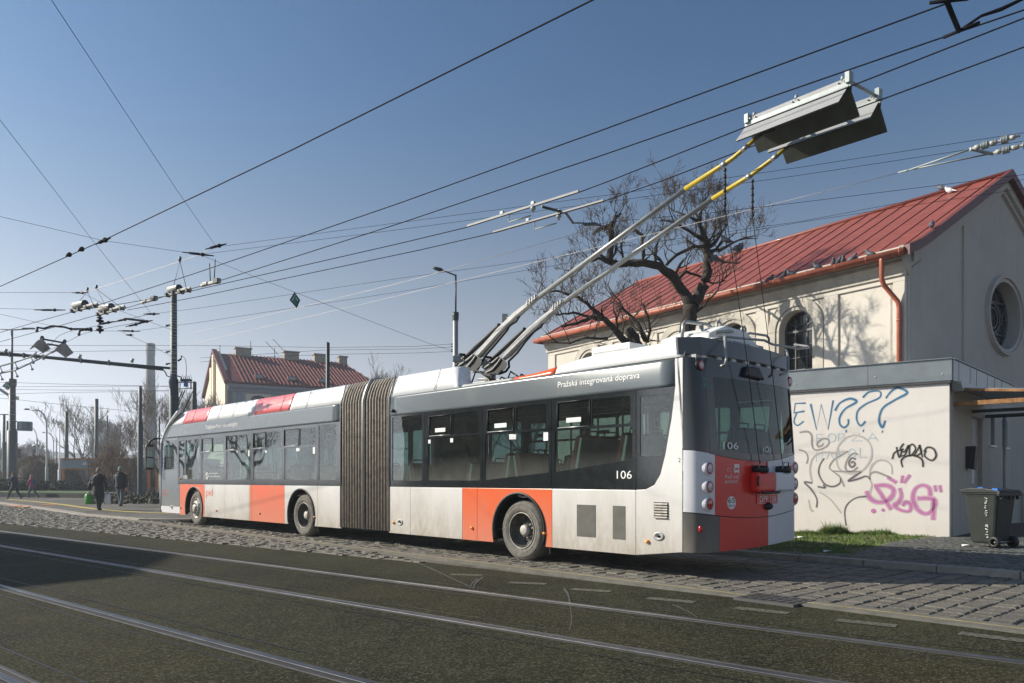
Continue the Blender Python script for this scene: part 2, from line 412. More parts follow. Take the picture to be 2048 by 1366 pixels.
def stroke(mb, T, pts, wd, b, mi=0, smooth=True):
    """flat ribbon with thickness along 2-D points (a,c)"""
    if smooth and len(pts) > 2:
        q = []
        for i in range(len(pts)-1):
            p0 = pts[max(i-1, 0)]; p1 = pts[i]; p2 = pts[i+1]; p3 = pts[min(i+2, len(pts)-1)]
            for k in range(5):
                t = k/5
                q.append(tuple(.5*((2*p1[j])+(-p0[j]+p2[j])*t+(2*p0[j]-5*p1[j]+4*p2[j]-p3[j])*t*t+(-p0[j]+3*p1[j]-3*p2[j]+p3[j])*t**3) for j in (0, 1)))
        pts = q+[pts[-1]]
    L = []; Rr = []
    for i, p in enumerate(pts):
        a = pts[max(i-1, 0)]; c = pts[min(i+1, len(pts)-1)]
        dx, dy = c[0]-a[0], c[1]-a[1]; l = math.hypot(dx, dy) or 1
        h = wd/2*(.8+.4*noise.noise(Vector((p[0]*3, p[1]*3, 0)))+.1)
        L.append((p[0]-dy/l*h, p[1]+dx/l*h)); Rr.append((p[0]+dy/l*h, p[1]-dx/l*h))
    n = len(pts)
    mb.add([T(a, b, c) for a, c in L]+[T(a, b, c) for a, c in Rr], [(i, i+1, n+i+1, n+i) for i in range(n-1)], mi)
def ringpoly(T, ca, cc, r, n=24): return [(ca+r*math.cos(2*math.pi*i/n), cc+r*math.sin(2*math.pi*i/n)) for i in range(n)]
# ================= GROUND =================
bus_d = Vector((-math.sin(math.atan(1431/1541)), math.cos(math.atan(1431/1541))))
BR = Fr((.10, 12.13), bus_d)
_m = BR(4.6, 0, 0); _t = math.atan(1498/1541)
BF = Fr((_m.x, _m.y), (-math.sin(_t), math.cos(_t)))
mb = MB(); S = 1500
mb.add([(-S, -S, -.012), (S, -S, -.012), (S, S, -.012), (-S, S, -.012)], [(0, 1, 2, 3)])
struct('ground', mb, 'asphalt_pave')
# road surface: bounded on the right by the paved strip
def L2(p, q, n=None): return p+(q-p)*n
e0 = G(0, 1045); e1 = G(850, 1124); e2 = G(2048, 1262)
de = (e0-e1).normalized(); far0 = e1+de*90; near2 = e1+(e2-e1)*4
mb = MB()
mb.add([(-80, -12, 0), (near2.x, near2.y, 0), (e2.x, e2.y, 0), (e1.x, e1.y, 0), (e0.x, e0.y, 0), (far0.x, far0.y, 0), (-160, far0.y, 0)], [tuple(range(7))])
struct('road', mb, 'asphalt')
# tram rails
r1a, r1b = G(0, 1062), G(2048, 1325)
rd = (r1a-r1b).normalized(); rn = Vector((rd.y, -rd.x, 0))
if rn.dot(r1b) < 0: rn = -rn
rails = [(G(1024, 1193), 'far'), (G(1024, 1262.5), 'a'), (G(0, 1172), 'b')]
rails.append((rails[2][0]-rn*1.45, 'c'))
RT = lambda c0: (lambda a, b, c: Vector((c0.x, c0.y, 0))+rd*a+rn*b+Vector((0, 0, c)))
for i, (c0, nm) in enumerate(rails):
    mb = MB(); T = RT(c0); sgn = 1 if nm in ('far', 'b') else -1
    mb.box(T, -30, 110, -.027, .030, -.05, .010, 0)
    mb.box(T, -30, 110, *sorted((-sgn*.075, -sgn*.035)), -.05, .0045, 1)
    mb.box(T, -30, 110, *sorted((-sgn*.105, -sgn*.075)), -.05, .008, 2)
    mb.box(T, -30, 110, *sorted((sgn*.035, sgn*.06)), -.05, .0045, 1)
    struct('tram_rail', mb, ['rail', 'rail_dark', 'rail_lip'], bevel=.003)
# brownish track panels inside and beyond the rails
mb = MB(); T = RT(rails[1][0])
for (c0, b0, b1) in ((rails[1][0], .07, 1.40), (rails[3][0], .07, 1.33), (rails[3][0], -3.2, -.12)):
    T = RT(c0); mb.add([T(-30, b0, .004), T(110, b0, .004), T(110, b1, .004), T(-30, b1, .004)], [(0, 1, 2, 3)])
struct('track_paving', mb, 'asphalt_brown')
# old scuffs and tar seams in the asphalt
mb = MB(); GT = lambda a, b, c: (lambda g: Vector((g.x, g.y, .0062)))(G(a, c))
for pts, wd in (([(838, 1127), (880, 1146), (920, 1165), (950, 1178)], 2.0), ([(966, 1155), (952, 1166), (946, 1178)], 3.5), ([(955, 1158), (944, 1168), (940, 1177)], 2.5), ([(1128, 1178), (1136, 1190), (1140, 1207)], 4.5), ([(1345, 1210), (1372, 1222), (1395, 1236)], 2.0), ([(1140, 1210), (1143, 1240), (1139, 1262)], 2.0)):
    stroke(mb, GT, pts, wd, 0)
struct('road_scuffs', mb, 'scuff', merge=False)
mb = MB(); random.seed(6)
for c0, bb in ((rails[0][0], -.26), (rails[0][0], .24), (rails[1][0], -.28), (rails[1][0], .27), (rails[2][0], -.24), (rails[2][0], .25), (rails[3][0], .3)):
    T = RT(c0); pts = [(a*.5-6, bb+.012*noise.noise(Vector((a*.4, bb*7, 0)))+.02*noise.noise(Vector((a*.07, bb*3, 2)))) for a in range(120)]
    mb.add([T(a, b-.007, .0052) for a, b in pts]+[T(a, b+.007, .0052) for a, b in pts], [(i, i+1, len(pts)+i+1, len(pts)+i) for i in range(len(pts)-1)])
struct('tar_seam', mb, 'tar', merge=False)
# dashed markings
mb = MB()
for u0, u1, v0, v1 in ((1021, 1096, 1164, 1170), (1148, 1226, 1177, 1185), (1301, 1394, 1195, 1206), (1476, 1583, 1214, 1228), (1677, 1797, 1238, 1253), (1923, 2075, 1264, 1285), (905, 968, 1148, 1153)):
    a = G(u0, v0-1, .005); b = G(u1, v1-4, .005); d = Vector((.16, .16, 0))
    n_ = Vector(((b-a).y, -(b-a).x, 0)).normalized()*.16
    mb.add([a, b, b+n_, a+n_], [(0, 1, 2, 3)])
struct('lane_markings', mb, 'marking')
# paved strip beside the bus lane, and a thin yellow line on it
TB = lambda a, b, c: BR(a, b, c)
mb = MB(); mb.box(TB, -14, 60, -.80, -.50, -.05, .022, 0); mb.box(TB, -14, 60, -.66, -.635, -.05, .026, 1)
struct('stone_strip', mb, ['strip', 'strip_line'])
# kerb and pavement on the right
KW = 3.22
mb = MB()
random.seed(5)
s = -14.0
while s < 9.5:
    mb.box(TB, s, s+.992, KW, KW+.16, -.1, .105+random.uniform(-.004, .004)); s += 1.0
struct('kerb', mb, 'kerb', bevel=.015)
mb = MB(); mb.box(TB, -30, 11.5, KW+.16, 60, -.1, .09)
struct('pavement', mb, 'soil')
PZ = .09
def inpoly(x, y, poly):
    c = False; n = len(poly)
    for i in range(n):
        x1, y1 = poly[i][0], poly[i][1]; x2, y2 = poly[(i+1) % n][0], poly[(i+1) % n][1]
        if (y1 > y) != (y2 > y) and x < (x2-x1)*(y-y1)/(y2-y1)+x1: c = not c
    return c
# small dark mosaic stones on the pavement
mosaic = [G(1395, 1099, PZ), G(1480, 1099, PZ), G(1600, 1107, PZ), G(1700, 1109, PZ), G(1745, 1096, PZ), G(1790, 1083, PZ), G(1860, 1075, PZ), G(1950, 1073, PZ), G(2300, 1079, PZ)]
q1 = BR(-12, KW+.17, 0); q0 = BR(-2.0, KW+.17, 0)
mosaic = [q0]+mosaic[1:]+[q1]
mb = MB(); random.seed(2); g = .105
a0, a1 = -12.5, 6; n_m = 0
for i in range(int((a1-a0)/g)):
    for j in range(int(9/g)):
        a = a0+i*g; b = KW+.18+j*g
        p = BR(a+g/2, b+g/2, 0)
        if p.y < 5 or p.x/p.y > .80 or not inpoly(p.x, p.y, mosaic): continue
        z = PZ+.013+random.uniform(-.003, .003); k = .012
        x0, x1, y0, y1 = a+.006, a+g-.006, b+.006, b+g-.006
        mb.add([BR(x0, y0, PZ-.01), BR(x1, y0, PZ-.01), BR(x1, y1, PZ-.01), BR(x0, y1, PZ-.01),
                BR(x0+k, y0+k, z), BR(x1-k, y0+k, z), BR(x1-k, y1-k, z+.002), BR(x0+k, y1-k, z)],
               [(0, 1, 5, 4), (1, 2, 6, 5), (2, 3, 7, 6), (3, 0, 4, 7), (4, 5, 6, 7)]); n_m += 1
struct('mosaic_paving', mb, 'sett_mosaic', merge=False)
# setts in the bus lane and left verge
def setts(name, poly, ga, gb, T, ar, br, hz=.02, jit=.012, z0=-.03, gw=.010, zr=.012):
    mb = MB(); n = 0; nb = int((br[1]-br[0])/gb)
    for j in range(nb):
        off = random.uniform(0, ga); a = ar[0]-off
        while a < ar[1]:
            la = ga*random.uniform(.8, 1.25); b = br[0]+j*gb
            p = T(a+la/2, b+gb/2, 0)
            vis = p.y > 4.5 and abs(p.x/p.y) < .74
            if vis and inpoly(p.x, p.y, poly):
                z = hz+random.uniform(-zr, zr); g_ = .006
                J = lambda: random.uniform(-jit, jit)
                c = [(a+g_, b+gw), (a+la-g_, b+gw), (a+la-g_, b+gb-gw), (a+g_, b+gb-gw)]
                c = [(x+J(), y+J()) for x, y in c]; cx = sum(x for x, y in c)/4; cy = sum(y for x, y in c)/4
                vs = [T(x, y, z0) for x, y in c]+[T(x, y, z-.012+J()*.4) for x, y in c]
                vs += [T(x+(cx-x)*.12, y+(cy-y)*.12, z-.001+J()*.35) for x, y in c]
                mb.add(vs, [(0, 1, 5, 4), (1, 2, 6, 5), (2, 3, 7, 6), (3, 0, 4, 7), (4, 5, 9, 8), (5, 6, 10, 9), (6, 7, 11, 10), (7, 4, 8, 11), (8, 9, 10, 11)]); n += 1
            a += la
    return struct(name, mb, 'sett', kind='stuff', merge=False)
random.seed(11)
rot = R(8)
def TC(a, b, c):   # rows run across the lane, slightly skewed
    return BR(b, KW-a, c)
lane = [BR(-12.5, -.49, 0), BR(40, -.49, 0), BR(40, KW-.01, 0), BR(-12.5, KW-.01, 0)]
setts('lane_setts', lane, .21, .235, TC, (.02, 3.9), (-12.5, 3.5), hz=.018, jit=.011, gw=.011, zr=.006)
setts('lane_setts', lane, .22, .20, TC, (.02, 3.9), (3.5, 34), hz=.018)
wedge = [G(845, 1126), G(0, 1046), G(-500, 1004), G(-500, 985), G(0, 1011), G(700, 1097)]
def TD(a, b, c): return BR(a, b, c)
setts('verge_setts', wedge, .17, .14, TD, (1.0, 60), (-5.5, -.80), hz=.02)
mb = MB(); mb.box(TB, -13, 62, -.5, KW, -.1, .002, 0); mb.slab([(p.x, p.y) for p in wedge], -.1, .001, 0)
struct('lane_bed', mb, 'soil')
# platform pavement on the left, with kerb and yellow line
plat = [G(-900, 995), G(0, 1005), G(180, 1030), G(330, 1040), G(450, 1041), G(700, 1030), G(700, 972), G(-900, 968)]
mb = MB(); mb.slab([(p.x, p.y) for p in plat], -.1, .03); struct('platform', mb, 'asphalt_pave')
mb = MB()
pl = [G(-300, 1000), G(0, 1006), G(90, 1017), G(180, 1031), G(300, 1041), G(420, 1041), G(560, 1036)]
for a, b in zip(pl, pl[1:]):
    n_ = Vector(((b-a).y, -(b-a).x, 0)).normalized()*.35
    mb.slab([a, b, b+n_, a+n_], -.1, .06)
struct('platform_kerb', mb, 'concrete')
mb = MB()
yl = [G(20, 999.5), G(70, 1003.5), G(130, 1010), G(190, 1018.5), G(245, 1023.5), G(300, 1026.5), G(350, 1028)]
yl = [Vector((p.x, p.y, .036)) for p in yl]
for a, b in zip(yl, yl[1:]):
    n_ = Vector(((b-a).y, -(b-a).x, 0)).normalized()*.32
    mb.add([a, b, b+n_, a+n_], [(0, 1, 2, 3)])
struct('platform_line', mb, 'yellow_paint')
mb = MB()
for u, v in ((97, 1009), (48, 1013), (30, 1011)):
    c = G(u, v, .064 if v > 1010 else .045); mb.lathe(c, (0, 0, 1), [(0, 0), (.35, 0)], 12)
struct('spray_marks', mb, 'orange_spray')
# raised bed on the left: kerb wall and grass
bed = [G(-900, 988, .1), G(0, 992, .1), G(178, 994, .1), G(182, 975, .1), G(-900, 970)]
mb = MB(); mb.slab([(p.x, p.y) for p in bed], -.1, .30); struct('bed_wall', mb, 'bed_stone')
mb = MB(); bt = [Vector((p.x, p.y, .32)) for p in bed]; c_ = sum(bt, Vector())/len(bt)
mb.slab([(p.x, p.y+.35) for p in bt], .30, .36); struct('bed_lawn', mb, 'lawn')
# grass by the annex
def blades(name, spots, n, hgt, mats, seed, kind='stuff'):
    random.seed(seed); mb = MB()
    for i in range(n):
        cx, cy, r, zz, hh = random.choice(spots)
        a = random.uniform(0, 6.283); q = r*math.sqrt(random.random()); x = cx+q*math.cos(a); y = cy+q*math.sin(a)*.6
        h = hh*random.uniform(.35, 1.1)*hgt; t = random.uniform(0, 6.283); w_ = random.uniform(.003, .007)
        fall = max(.15, 1-(q/max(r, .01))**2) if hh > .5 else 1
        h *= fall*random.uniform(.5, 1.2); lx, ly = random.uniform(-.5, .5)*h+(x-cx)*.3, random.uniform(-.6, .6)*h
        dx, dy = math.cos(t)*w_, math.sin(t)*w_
        mb.add([(x-dx, y-dy, zz), (x+dx, y+dy, zz), (x+lx*.4+dx*.7, y+ly*.4+dy*.7, zz+h*.6), (x+lx*.4-dx*.7, y+ly*.4-dy*.7, zz+h*.6), (x+lx, y+ly, zz+h)],
               [(0, 1, 2, 3), (3, 2, 4)], 0 if random.random() < .82 else 1)
    return struct(name, mb, mats, kind, merge=False)
sp = []
random.seed(8)
gp = [G(1480, 1099, PZ), G(1600, 1107, PZ), G(1700, 1109, PZ), G(1745, 1096, PZ), G(1790, 1083, PZ), G(1880, 1074, PZ), G(1880, 1071, PZ), G(1440, 1062, PZ), G(1440, 1093, PZ)]
for _ in range(2600):
    x = random.uniform(2.5, 9); y = random.uniform(11, 18)
    if inpoly(x, y, gp): sp.append((x, y, .14, PZ, .45))
for u, r_, h_ in ((1605, .3, 1.1), (1740, .35, 1.2), (1775, .3, 1.5), (1810, .35, 1.2), (1850, .3, 1.1), (1630, .5, .9), (1700, .5, .8), (1800, .5, .85), (1650, .22, 2.6), (1672, .2, 2.4), (1660, .28, 1.9), (1640, .22, 1.3), (1675, .25, 1.5), (1720, .2, .9), (1765, .25, 1.3), (1790, .22, 1.2), (1745, .2, .9), (1835, .2, 1.0), (1610, .2, .9), (1860, .15, .7)):
    p = G(u, 1068.5, PZ)
    for _ in range(80): sp.append((p.x, p.y-.2, r_, PZ, h_))
blades('grass', sp, 42000, .13, ['grass', 'grass_dry'], 4)
# ================= TROLLEYBUS =================
BP = BR(0, 1.27, 0)
bus = thing('trolleybus', 'white, grey and orange articulated trolleybus number 106 standing on the setts', 'trolleybus', BP)
Z0, ZW, ZT, ZG = .27, 1.15, 2.50, 2.875
def arc(ca, cc, r, a0, a1, n=18): return [(ca+r*math.cos(a0+(a1-a0)*i/n), cc+r*math.sin(a0+(a1-a0)*i/n)) for i in range(n+1)]
def skirt(T, s0, s1, m, arch=None, name='side_panel', z0=Z0, z1=ZW, b0=0, b1=.03, r=.60):
    g = .003; s0, s1 = s0+g, s1-g
    if arch is None or not (s0 < arch+r and s1 > arch-r): poly = [(s0, z0), (s1, z0), (s1, z1), (s0, z1)]
    else:
        lo, hi = max(s0, arch-r), min(s1, arch+r); cz = .49; pts = []
        for i in range(25):
            a = math.pi*i/24; x = arch-r*math.cos(a)
            z = cz+r*math.sin(a)
            if lo-1e-6 <= x <= hi+1e-6: pts.append((x, z))
        if lo > arch-r+1e-6: pts.insert(0, (lo, cz+math.sqrt(max(0, r*r-(lo-arch)**2))))
        elif pts: pts.insert(0, (arch-r, z0))
        if hi < arch+r-1e-6: pts.append((hi, cz+math.sqrt(max(0, r*r-(hi-arch)**2))))
        else: pts.append((arch+r, z0))
        poly = []
        if s0 < lo-1e-4: poly.append((s0, z0))
        poly += pts
        if s1 > hi+1e-4: poly.append((s1, z0))
        poly += [(s1, z1), (s0, z1)]
    mb = MB(); mb.prism(T, poly, b0, b1); return obj(name, mb, m, bus, bevel=.004)
WID = 2.55
def front_s(w_, z):
    x = (w_-1.275)/1.275
    bulge = .30*(1-abs(x)**2.6)
    lean = 0 if z < 2.1 else -1.45*((z-2.1)/1.2)**2.1
    return 10.93+bulge+lean
FARBR = lambda a, b, c: BR(a, WID-b, c)
FARBF = lambda a, b, c: BF(a, WID-b, c)
far = lambda T: FARBR if T is BR else FARBF
for T in (BR, far(BR)):
    for s0, s1, m in ((2.91, 3.62, 'white'), (1.393, 2.91, 'white'), (1.002, 1.393, 'red_paint'), (-.739, 1.002, 'red_paint'), (-2.316, -.739, 'white')):
        skirt(T, s0, s1, m, 0.0)
for T in (BF, far(BF)):
    for s0, s1, m in ((.76, 1.714, 'white'), (1.714, 3.19, 'white'), (3.19, 4.846, 'red_paint'), (4.846, 4.965, 'red_paint'), (4.965, 6.38, 'white'), (6.38, 7.68, 'white'), (7.68, 9.42, 'red_paint')):
        skirt(T, s0, s1, m, 8.39 if s0 > 6 else 2.427)
# rear corner panels: white below and behind the black window
for T in (BR, far(BR)):
    cur = [(-2.319, Z0), (-3.07, Z0+.09), (-3.07, ZT+.36), (-2.95, ZT+.36), (-2.955, ZT), (-2.90, 2.1), (-2.80, 1.62), (-2.72, 1.36), (-2.62, 1.22), (-2.48, 1.16), (-2.319, ZW)]
    mb = MB(); mb.prism(T, cur[::-1], 0, .03); obj('corner_panel', mb, 'white', bus, bevel=.005)
# belt above the windows, leaning in slightly towards the roof
def band_b(T, s, z):
    t = max(0, min(1, (z-ZT)/(ZG-ZT))); k = .014
    if T in (BR, FARBR): u = max(0, min(1, (.2-s)/2.4)); k += .030*u*u*(3-2*u)
    return k*t*t
def curved_band(T, poly):
    k = 9; s_lo = {}; mb = MB(); rows = []
    zmin, zmax = ZT+.004, ZG
    xs0 = max(a for a, c in poly if c > zmax-.01); xr = min(a for a, c in poly)
    low = sorted([(c, a) for a, c in poly if a > xr+1 and True])
    for i in range(k+1):
        z = zmin+(zmax-zmin)*i/k
        xl = xs0 if T is BR or len(poly) == 4 else front_s(0, z)-.05
        n = 26; rows.append([T(xr+(xl-xr)*j/n, -.002+band_b(T, xr+(xl-xr)*j/n, z), z) for j in range(n+1)])
    w_ = len(rows[0]); vs = [p for r_ in rows for p in r_]
    mb.add(vs, [(i*w_+j, i*w_+j+1, (i+1)*w_+j+1, (i+1)*w_+j) for i in range(k) for j in range(w_-1)], 0, True)
    o = obj('upper_band', mb, 'grey_paint', bus); q = o.modifiers.new('thickness', 'SOLIDIFY'); q.thickness = .012; q.offset = -1
    if len(poly) > 4:
        mb = MB(); mb.prism(T, [(9.56, 2.44), (9.56, ZT+.003), (front_s(0, ZT)-.05, ZT+.003), (front_s(0, 2.44)-.05, 2.44)], -.002, .02); obj('upper_band', mb, 'grey_paint', bus)
for T in (BR, far(BR)):
    curved_band(T, [(3.62, ZT+.004), (3.62, ZG), (-2.945, ZG), (-2.945, ZT+.004)])
for T in (BF, far(BF)):
    mb = MB()
    n = 14; pts = [(.76, ZT+.004), (.76, ZG)]+[(front_s(0, z)-.05, z) for z in (ZG, 2.76, 2.62, 2.5, 2.42)]
    pts += [(9.56, 2.44), (9.56, ZT+.004)]
    curved_band(T, pts)
# windows: frit with panes
def winbay(T, s0, s1, holes, cover=None, z0=ZW+.004, z1=ZT, poly=None, glass='glass'):
    g = .004; s0 += g; s1 -= g; mb = MB()
    aa = sorted({s0, s1, *[h[0] for h in holes], *[h[1] for h in holes]}); cc = sorted({z0, z1, *[h[2] for h in holes], *[h[3] for h in holes]})
    for a, b in zip(aa, aa[1:]):
        for c, d in zip(cc, cc[1:]):
            ma, mc = (a+b)/2, (c+d)/2
            if any(h[0] < ma < h[1] and h[2] < mc < h[3] for h in holes): continue
            mb.box(T, a, b, .004, .03, c, d)
    for h in holes:   # rounded pane corners
        r = .05
        for (x, sx) in ((h[0], 1), (h[1], -1)):
            for (z, sz) in ((h[2], 1), (h[3], -1)):
                pp = [(x, z)]+[(x+sx*(r-r*math.cos(t)), z+sz*(r-r*math.sin(t))) for t in [math.pi/2*i/5 for i in range(6)]]
                mb.prism(T, pp, .005, .03)
    if cover: mb.prism(T, cover, .003, .032)
    w_ = obj('window', mb, 'frit', bus)
    pn = MB()
    for h in holes: pn.box(T, h[0]-.01, h[1]+.01, .012, .018, h[2]-.01, h[3]+.01)
    obj('pane', pn, glass, w_)
    hp = MB()
    for h in holes:
        if len(h) > 4:
            r = .012
            hp.tube([T(h[0], -.002, h[2]), T(h[1], -.002, h[2])], .008, 5, 0); hp.tube([T(h[0], -.002, h[3]), T(h[1], -.002, h[3])], .008, 5, 1)
            hp.tube([T(h[0], -.002, h[2]), T(h[0], -.002, h[3])], .008, 5, 1); hp.tube([T(h[1], -.002, h[2]), T(h[1], -.002, h[3])], .008, 5, 1)
            if h[4] == 2: hp.box(T, h[0]+.17, h[0]+.46, .002, .008, 2.13, 2.20, 2)
        else:
            c = h
    if hp.v: obj('hopper_frame', hp, ['steel', 'black', 'decal_white'], w_)
    return w_
sides = [(BR, 1), (far(BR), 0)]
for T, near in sides:
    winbay(T, 2.476, 3.60, [(2.55, 3.51, 1.27, 2.47)])
    winbay(T, .876, 2.476, [(1.70, 2.33, 2.07, 2.42, 2), (.97, 1.66, 2.07, 2.43), (.935, 2.385, 1.275, 2.03)])
    winbay(T, -.722, .876, [(.11, .74, 2.07, 2.43, 2), (-.62, .055, 2.07, 2.44), (-.66, .81, 1.27, 2.03)], [(.82, 1.26), (.82, 1.28), (-.67, 1.40), (-.67, 1.26)])
    winbay(T, -2.316, -.722, [(-1.488, -.85, 2.06, 2.44, 2), (-2.22, -1.535, 2.06, 2.44), (-2.252, -.79, 1.39, 2.02)], [(-.78, 1.38), (-.78, 1.40), (-2.26, 1.57), (-2.26, 1.38)])
    # last window with swept rear edge
    mb = MB(); T_ = T
    out = [(-2.322, ZW+.004), (-2.322, ZT), (-2.95, ZT), (-2.895, 2.1), (-2.795, 1.62), (-2.715, 1.37), (-2.615, 1.23), (-2.48, 1.17)]
    inn = [(-2.385, 1.61), (-2.385, 2.41), (-2.88, 2.41), (-2.86, 2.1), (-2.765, 1.62), (-2.70, 1.60), (-2.6, 1.60), (-2.48, 1.60)]
    mb.add([T(a, .004, c) for a, c in out+inn]+[T(a, .03, c) for a, c in out+inn], [(i, (i+1) % 8, 8+(i+1) % 8, 8+i) for i in range(8)])
    wq = obj('window', mb, 'frit', bus)
    mb = MB(); mb.prism(T, inn, .012, .018); obj('pane', mb, 'glass', wq)
for T in (BF, far(BF)):
    winbay(T, .80, 1.71, [(.95, 1.67, 1.28, 2.46)])
    winbay(T, 1.71, 3.28, [(2.52, 3.21, 2.05, 2.43, 1), (1.76, 2.48, 2.05, 2.43), (1.76, 3.20, 1.28, 2.02)])
    winbay(T, 3.28, 4.846, [(4.13, 4.77, 2.05, 2.42, 1), (3.35, 4.09, 2.05, 2.42), (3.33, 4.77, 1.28, 2.02)])
    winbay(T, 4.846, 6.38, [(5.75, 6.31, 2.05, 2.41, 1), (4.92, 5.71, 2.05, 2.41), (4.90, 6.30, 1.28, 2.02)])
    winbay(T, 6.38, 7.947, [(7.2, 7.87, 2.04, 2.40, 1), (6.49, 7.16, 2.04, 2.40), (6.47, 7.88, 1.28, 2.01)])
    winbay(T, 7.947, 9.56, [(8.03, 9.0, 1.30, 2.40), (9.08, 9.50, 1.30, 2.40)])
# front end: curved in plan and in profile
def front_strip(z0, z1, m, name, b=0, nz=8, w0=0.0, w1=2.55, glass=False):
    mb = MB(); nw = 20; rows = []
    for i in range(nz+1):
        z = z0+(z1-z0)*i/nz; rows.append([BF(front_s(w0+(w1-w0)*k/nw, z)+b, w0+(w1-w0)*k/nw, z) for k in range(nw+1)])
    vs = [p for r_ in rows for p in r_]; mb.add(vs, [(i*(nw+1)+k, i*(nw+1)+k+1, (i+1)*(nw+1)+k+1, (i+1)*(nw+1)+k) for i in range(nz) for k in range(nw)], 0, True)
    return obj(name, mb, m, bus)
front_strip(.30, .72, 'white', 'front_bumper'); front_strip(.72, 1.25, 'grey_paint', 'front_panel', nz=4)
front_strip(1.25, 2.42, 'glass', 'windscreen'); front_strip(2.42, 2.86, 'frit', 'destination_panel'); front_strip(2.86, 3.27, 'roof_white', 'roof_nose', nz=8)
for TT in (BF, far(BF)):
    mb = MB(); mb.tube([TT(front_s(0, z)-.03, .012, z) for z in (.5, .9, 1.3, 1.7, 2.1, 2.3, 2.5, 2.65, 2.8, 2.9, 3.0, 3.1, 3.2, 3.27)], .045, 8); obj('front_pillar', mb, 'roof_white', bus)
for T in (BF, far(BF)):   # door / driver side, ahead of the front axle
    mb = MB(); mb.prism(T, [(9.425, .50), (10.90, .50), (10.90, 1.15), (10.90, 1.60), (9.56, 1.60), (9.56, 1.15), (9.425, 1.15)][::1], .0, .03)
    obj('side_panel', mb, 'grey_paint', bus, bevel=.004)
    mb = MB(); mb.prism(T, [(9.425, Z0+.03), (10.80, .30), (10.88, .40), (10.90, .495), (9.425, .495)], 0, .03); obj('side_panel', mb, 'rear_white', bus, bevel=.004)
    mb = MB()
    for a0, a1, c0, c1 in ((9.565, 9.64, 1.6, 2.44), (9.64, 10.82, 1.6, 1.63), (9.64, 10.8, 2.36, 2.44)): mb.box(T, a0, a1, .004, .03, c0, c1)
    mb.prism(T, [(10.80, 1.6), (10.90, 1.6), (10.84, 2.44), (10.75, 2.44)], .004, .03)
    wq = obj('window', mb, 'frit', bus)
    mb = MB(); mb.prism(T, [(9.63, 1.62), (10.82, 1.62), (10.78, 2.38), (9.63, 2.38)], .012, .018); obj('pane', mb, 'glass', wq)
# roof shrouds (slant inwards above the gutter line)
def shroud(T, prof, segs, top, name='roof_shroud', yb=.03, slant=.32):
    """prof: list of (s, z_top); segs: list of (s0,s1,material index)"""
    for s0, s1, m in segs:
        mb = MB(); k = max(2, int(abs(s1-s0)/.12)); rows = []
        for i in range(k+1):
            s = s0+(s1-s0)*i/k
            for (a, za), (b, zb) in zip(prof, prof[1:]):
                if min(a, b)-1e-9 <= s <= max(a, b)+1e-9: zt = za+(zb-za)*((s-a)/(b-a) if b != a else 0)
            h = zt-ZG; rows.append([T(s, .030, ZG+.004), T(s, .036+slant*.33*h, ZG+h*.4), T(s, .05+slant*.8*h, ZG+h*.85), T(s, .075+slant*1.05*h, ZG+h*.97), T(s, .12+slant*1.2*h, zt), T(s, .35+slant*h, zt+.02)])
        n = 6; vs = [p for r_ in rows for p in r_]
        mb.add(vs, [(i*n+j, (i+1)*n+j, (i+1)*n+j+1, i*n+j+1) for i in range(k) for j in range(n-1)], 0, True)
        o = obj(name, mb, m, bus)
        sd_ = o.modifiers.new('thickness', 'SOLIDIFY'); sd_.thickness = .012; sd_.offset = -1
pf = [(.74, 3.30), (8.9, 3.30), (9.4, 3.285), (9.7, 3.25), (10.0, 3.14), (10.2, 3.02), (10.35, ZG+.04)]
shroud(BF, pf, [(.76, 3.0, 'roof_white'), (3.0, 4.85, 'roof_red'), (4.85, 7.62, 'roof_white'), (7.62, 9.25, 'roof_red'), (9.25, 10.35, 'roof_white')], 0)
shroud(far(BF), pf, [(.76, 10.35, 'roof_white')], 0)
pr = [(3.62, 3.30), (1.85, 3.30), (1.76, 3.27), (1.70, 3.16), (1.64, 3.02), (1.52, ZG+.01)]
shroud(BR, pr, [(1.52, 3.6, 'roof_white')], 0); shroud(far(BR), pr, [(1.52, 3.6, 'roof_white')], 0)
pr2 = [(1.5, 2.925), (.6, 2.925), (.2, 2.925), (-.3, 2.95), (-.774, 3.01), (-1.1, 3.065), (-1.48, 3.105), (-3.07, 3.13)]
for T in (BR, far(BR)):
    shroud(T, pr2, [(-3.07, -.774, 'roof_white'), (-.774, .15, 'red_paint'), (.15, 1.45, 'interior_light')], 0)
# roof seams
mb = MB()
for s in (8.62, 6.9, 6.0, 3.45, 2.25): mb.tube([BF(s, .008, ZG+.01), BF(s, .075, ZG+.18), BF(s, .155, ZG+.40)], .006, 4)
mb.tube([BR(2.2, .008, ZG+.01), BR(2.2, .075, ZG+.18), BR(2.2, .155, ZG+.40)], .006, 4)
obj('roof_seam', mb, 'steel', bus)
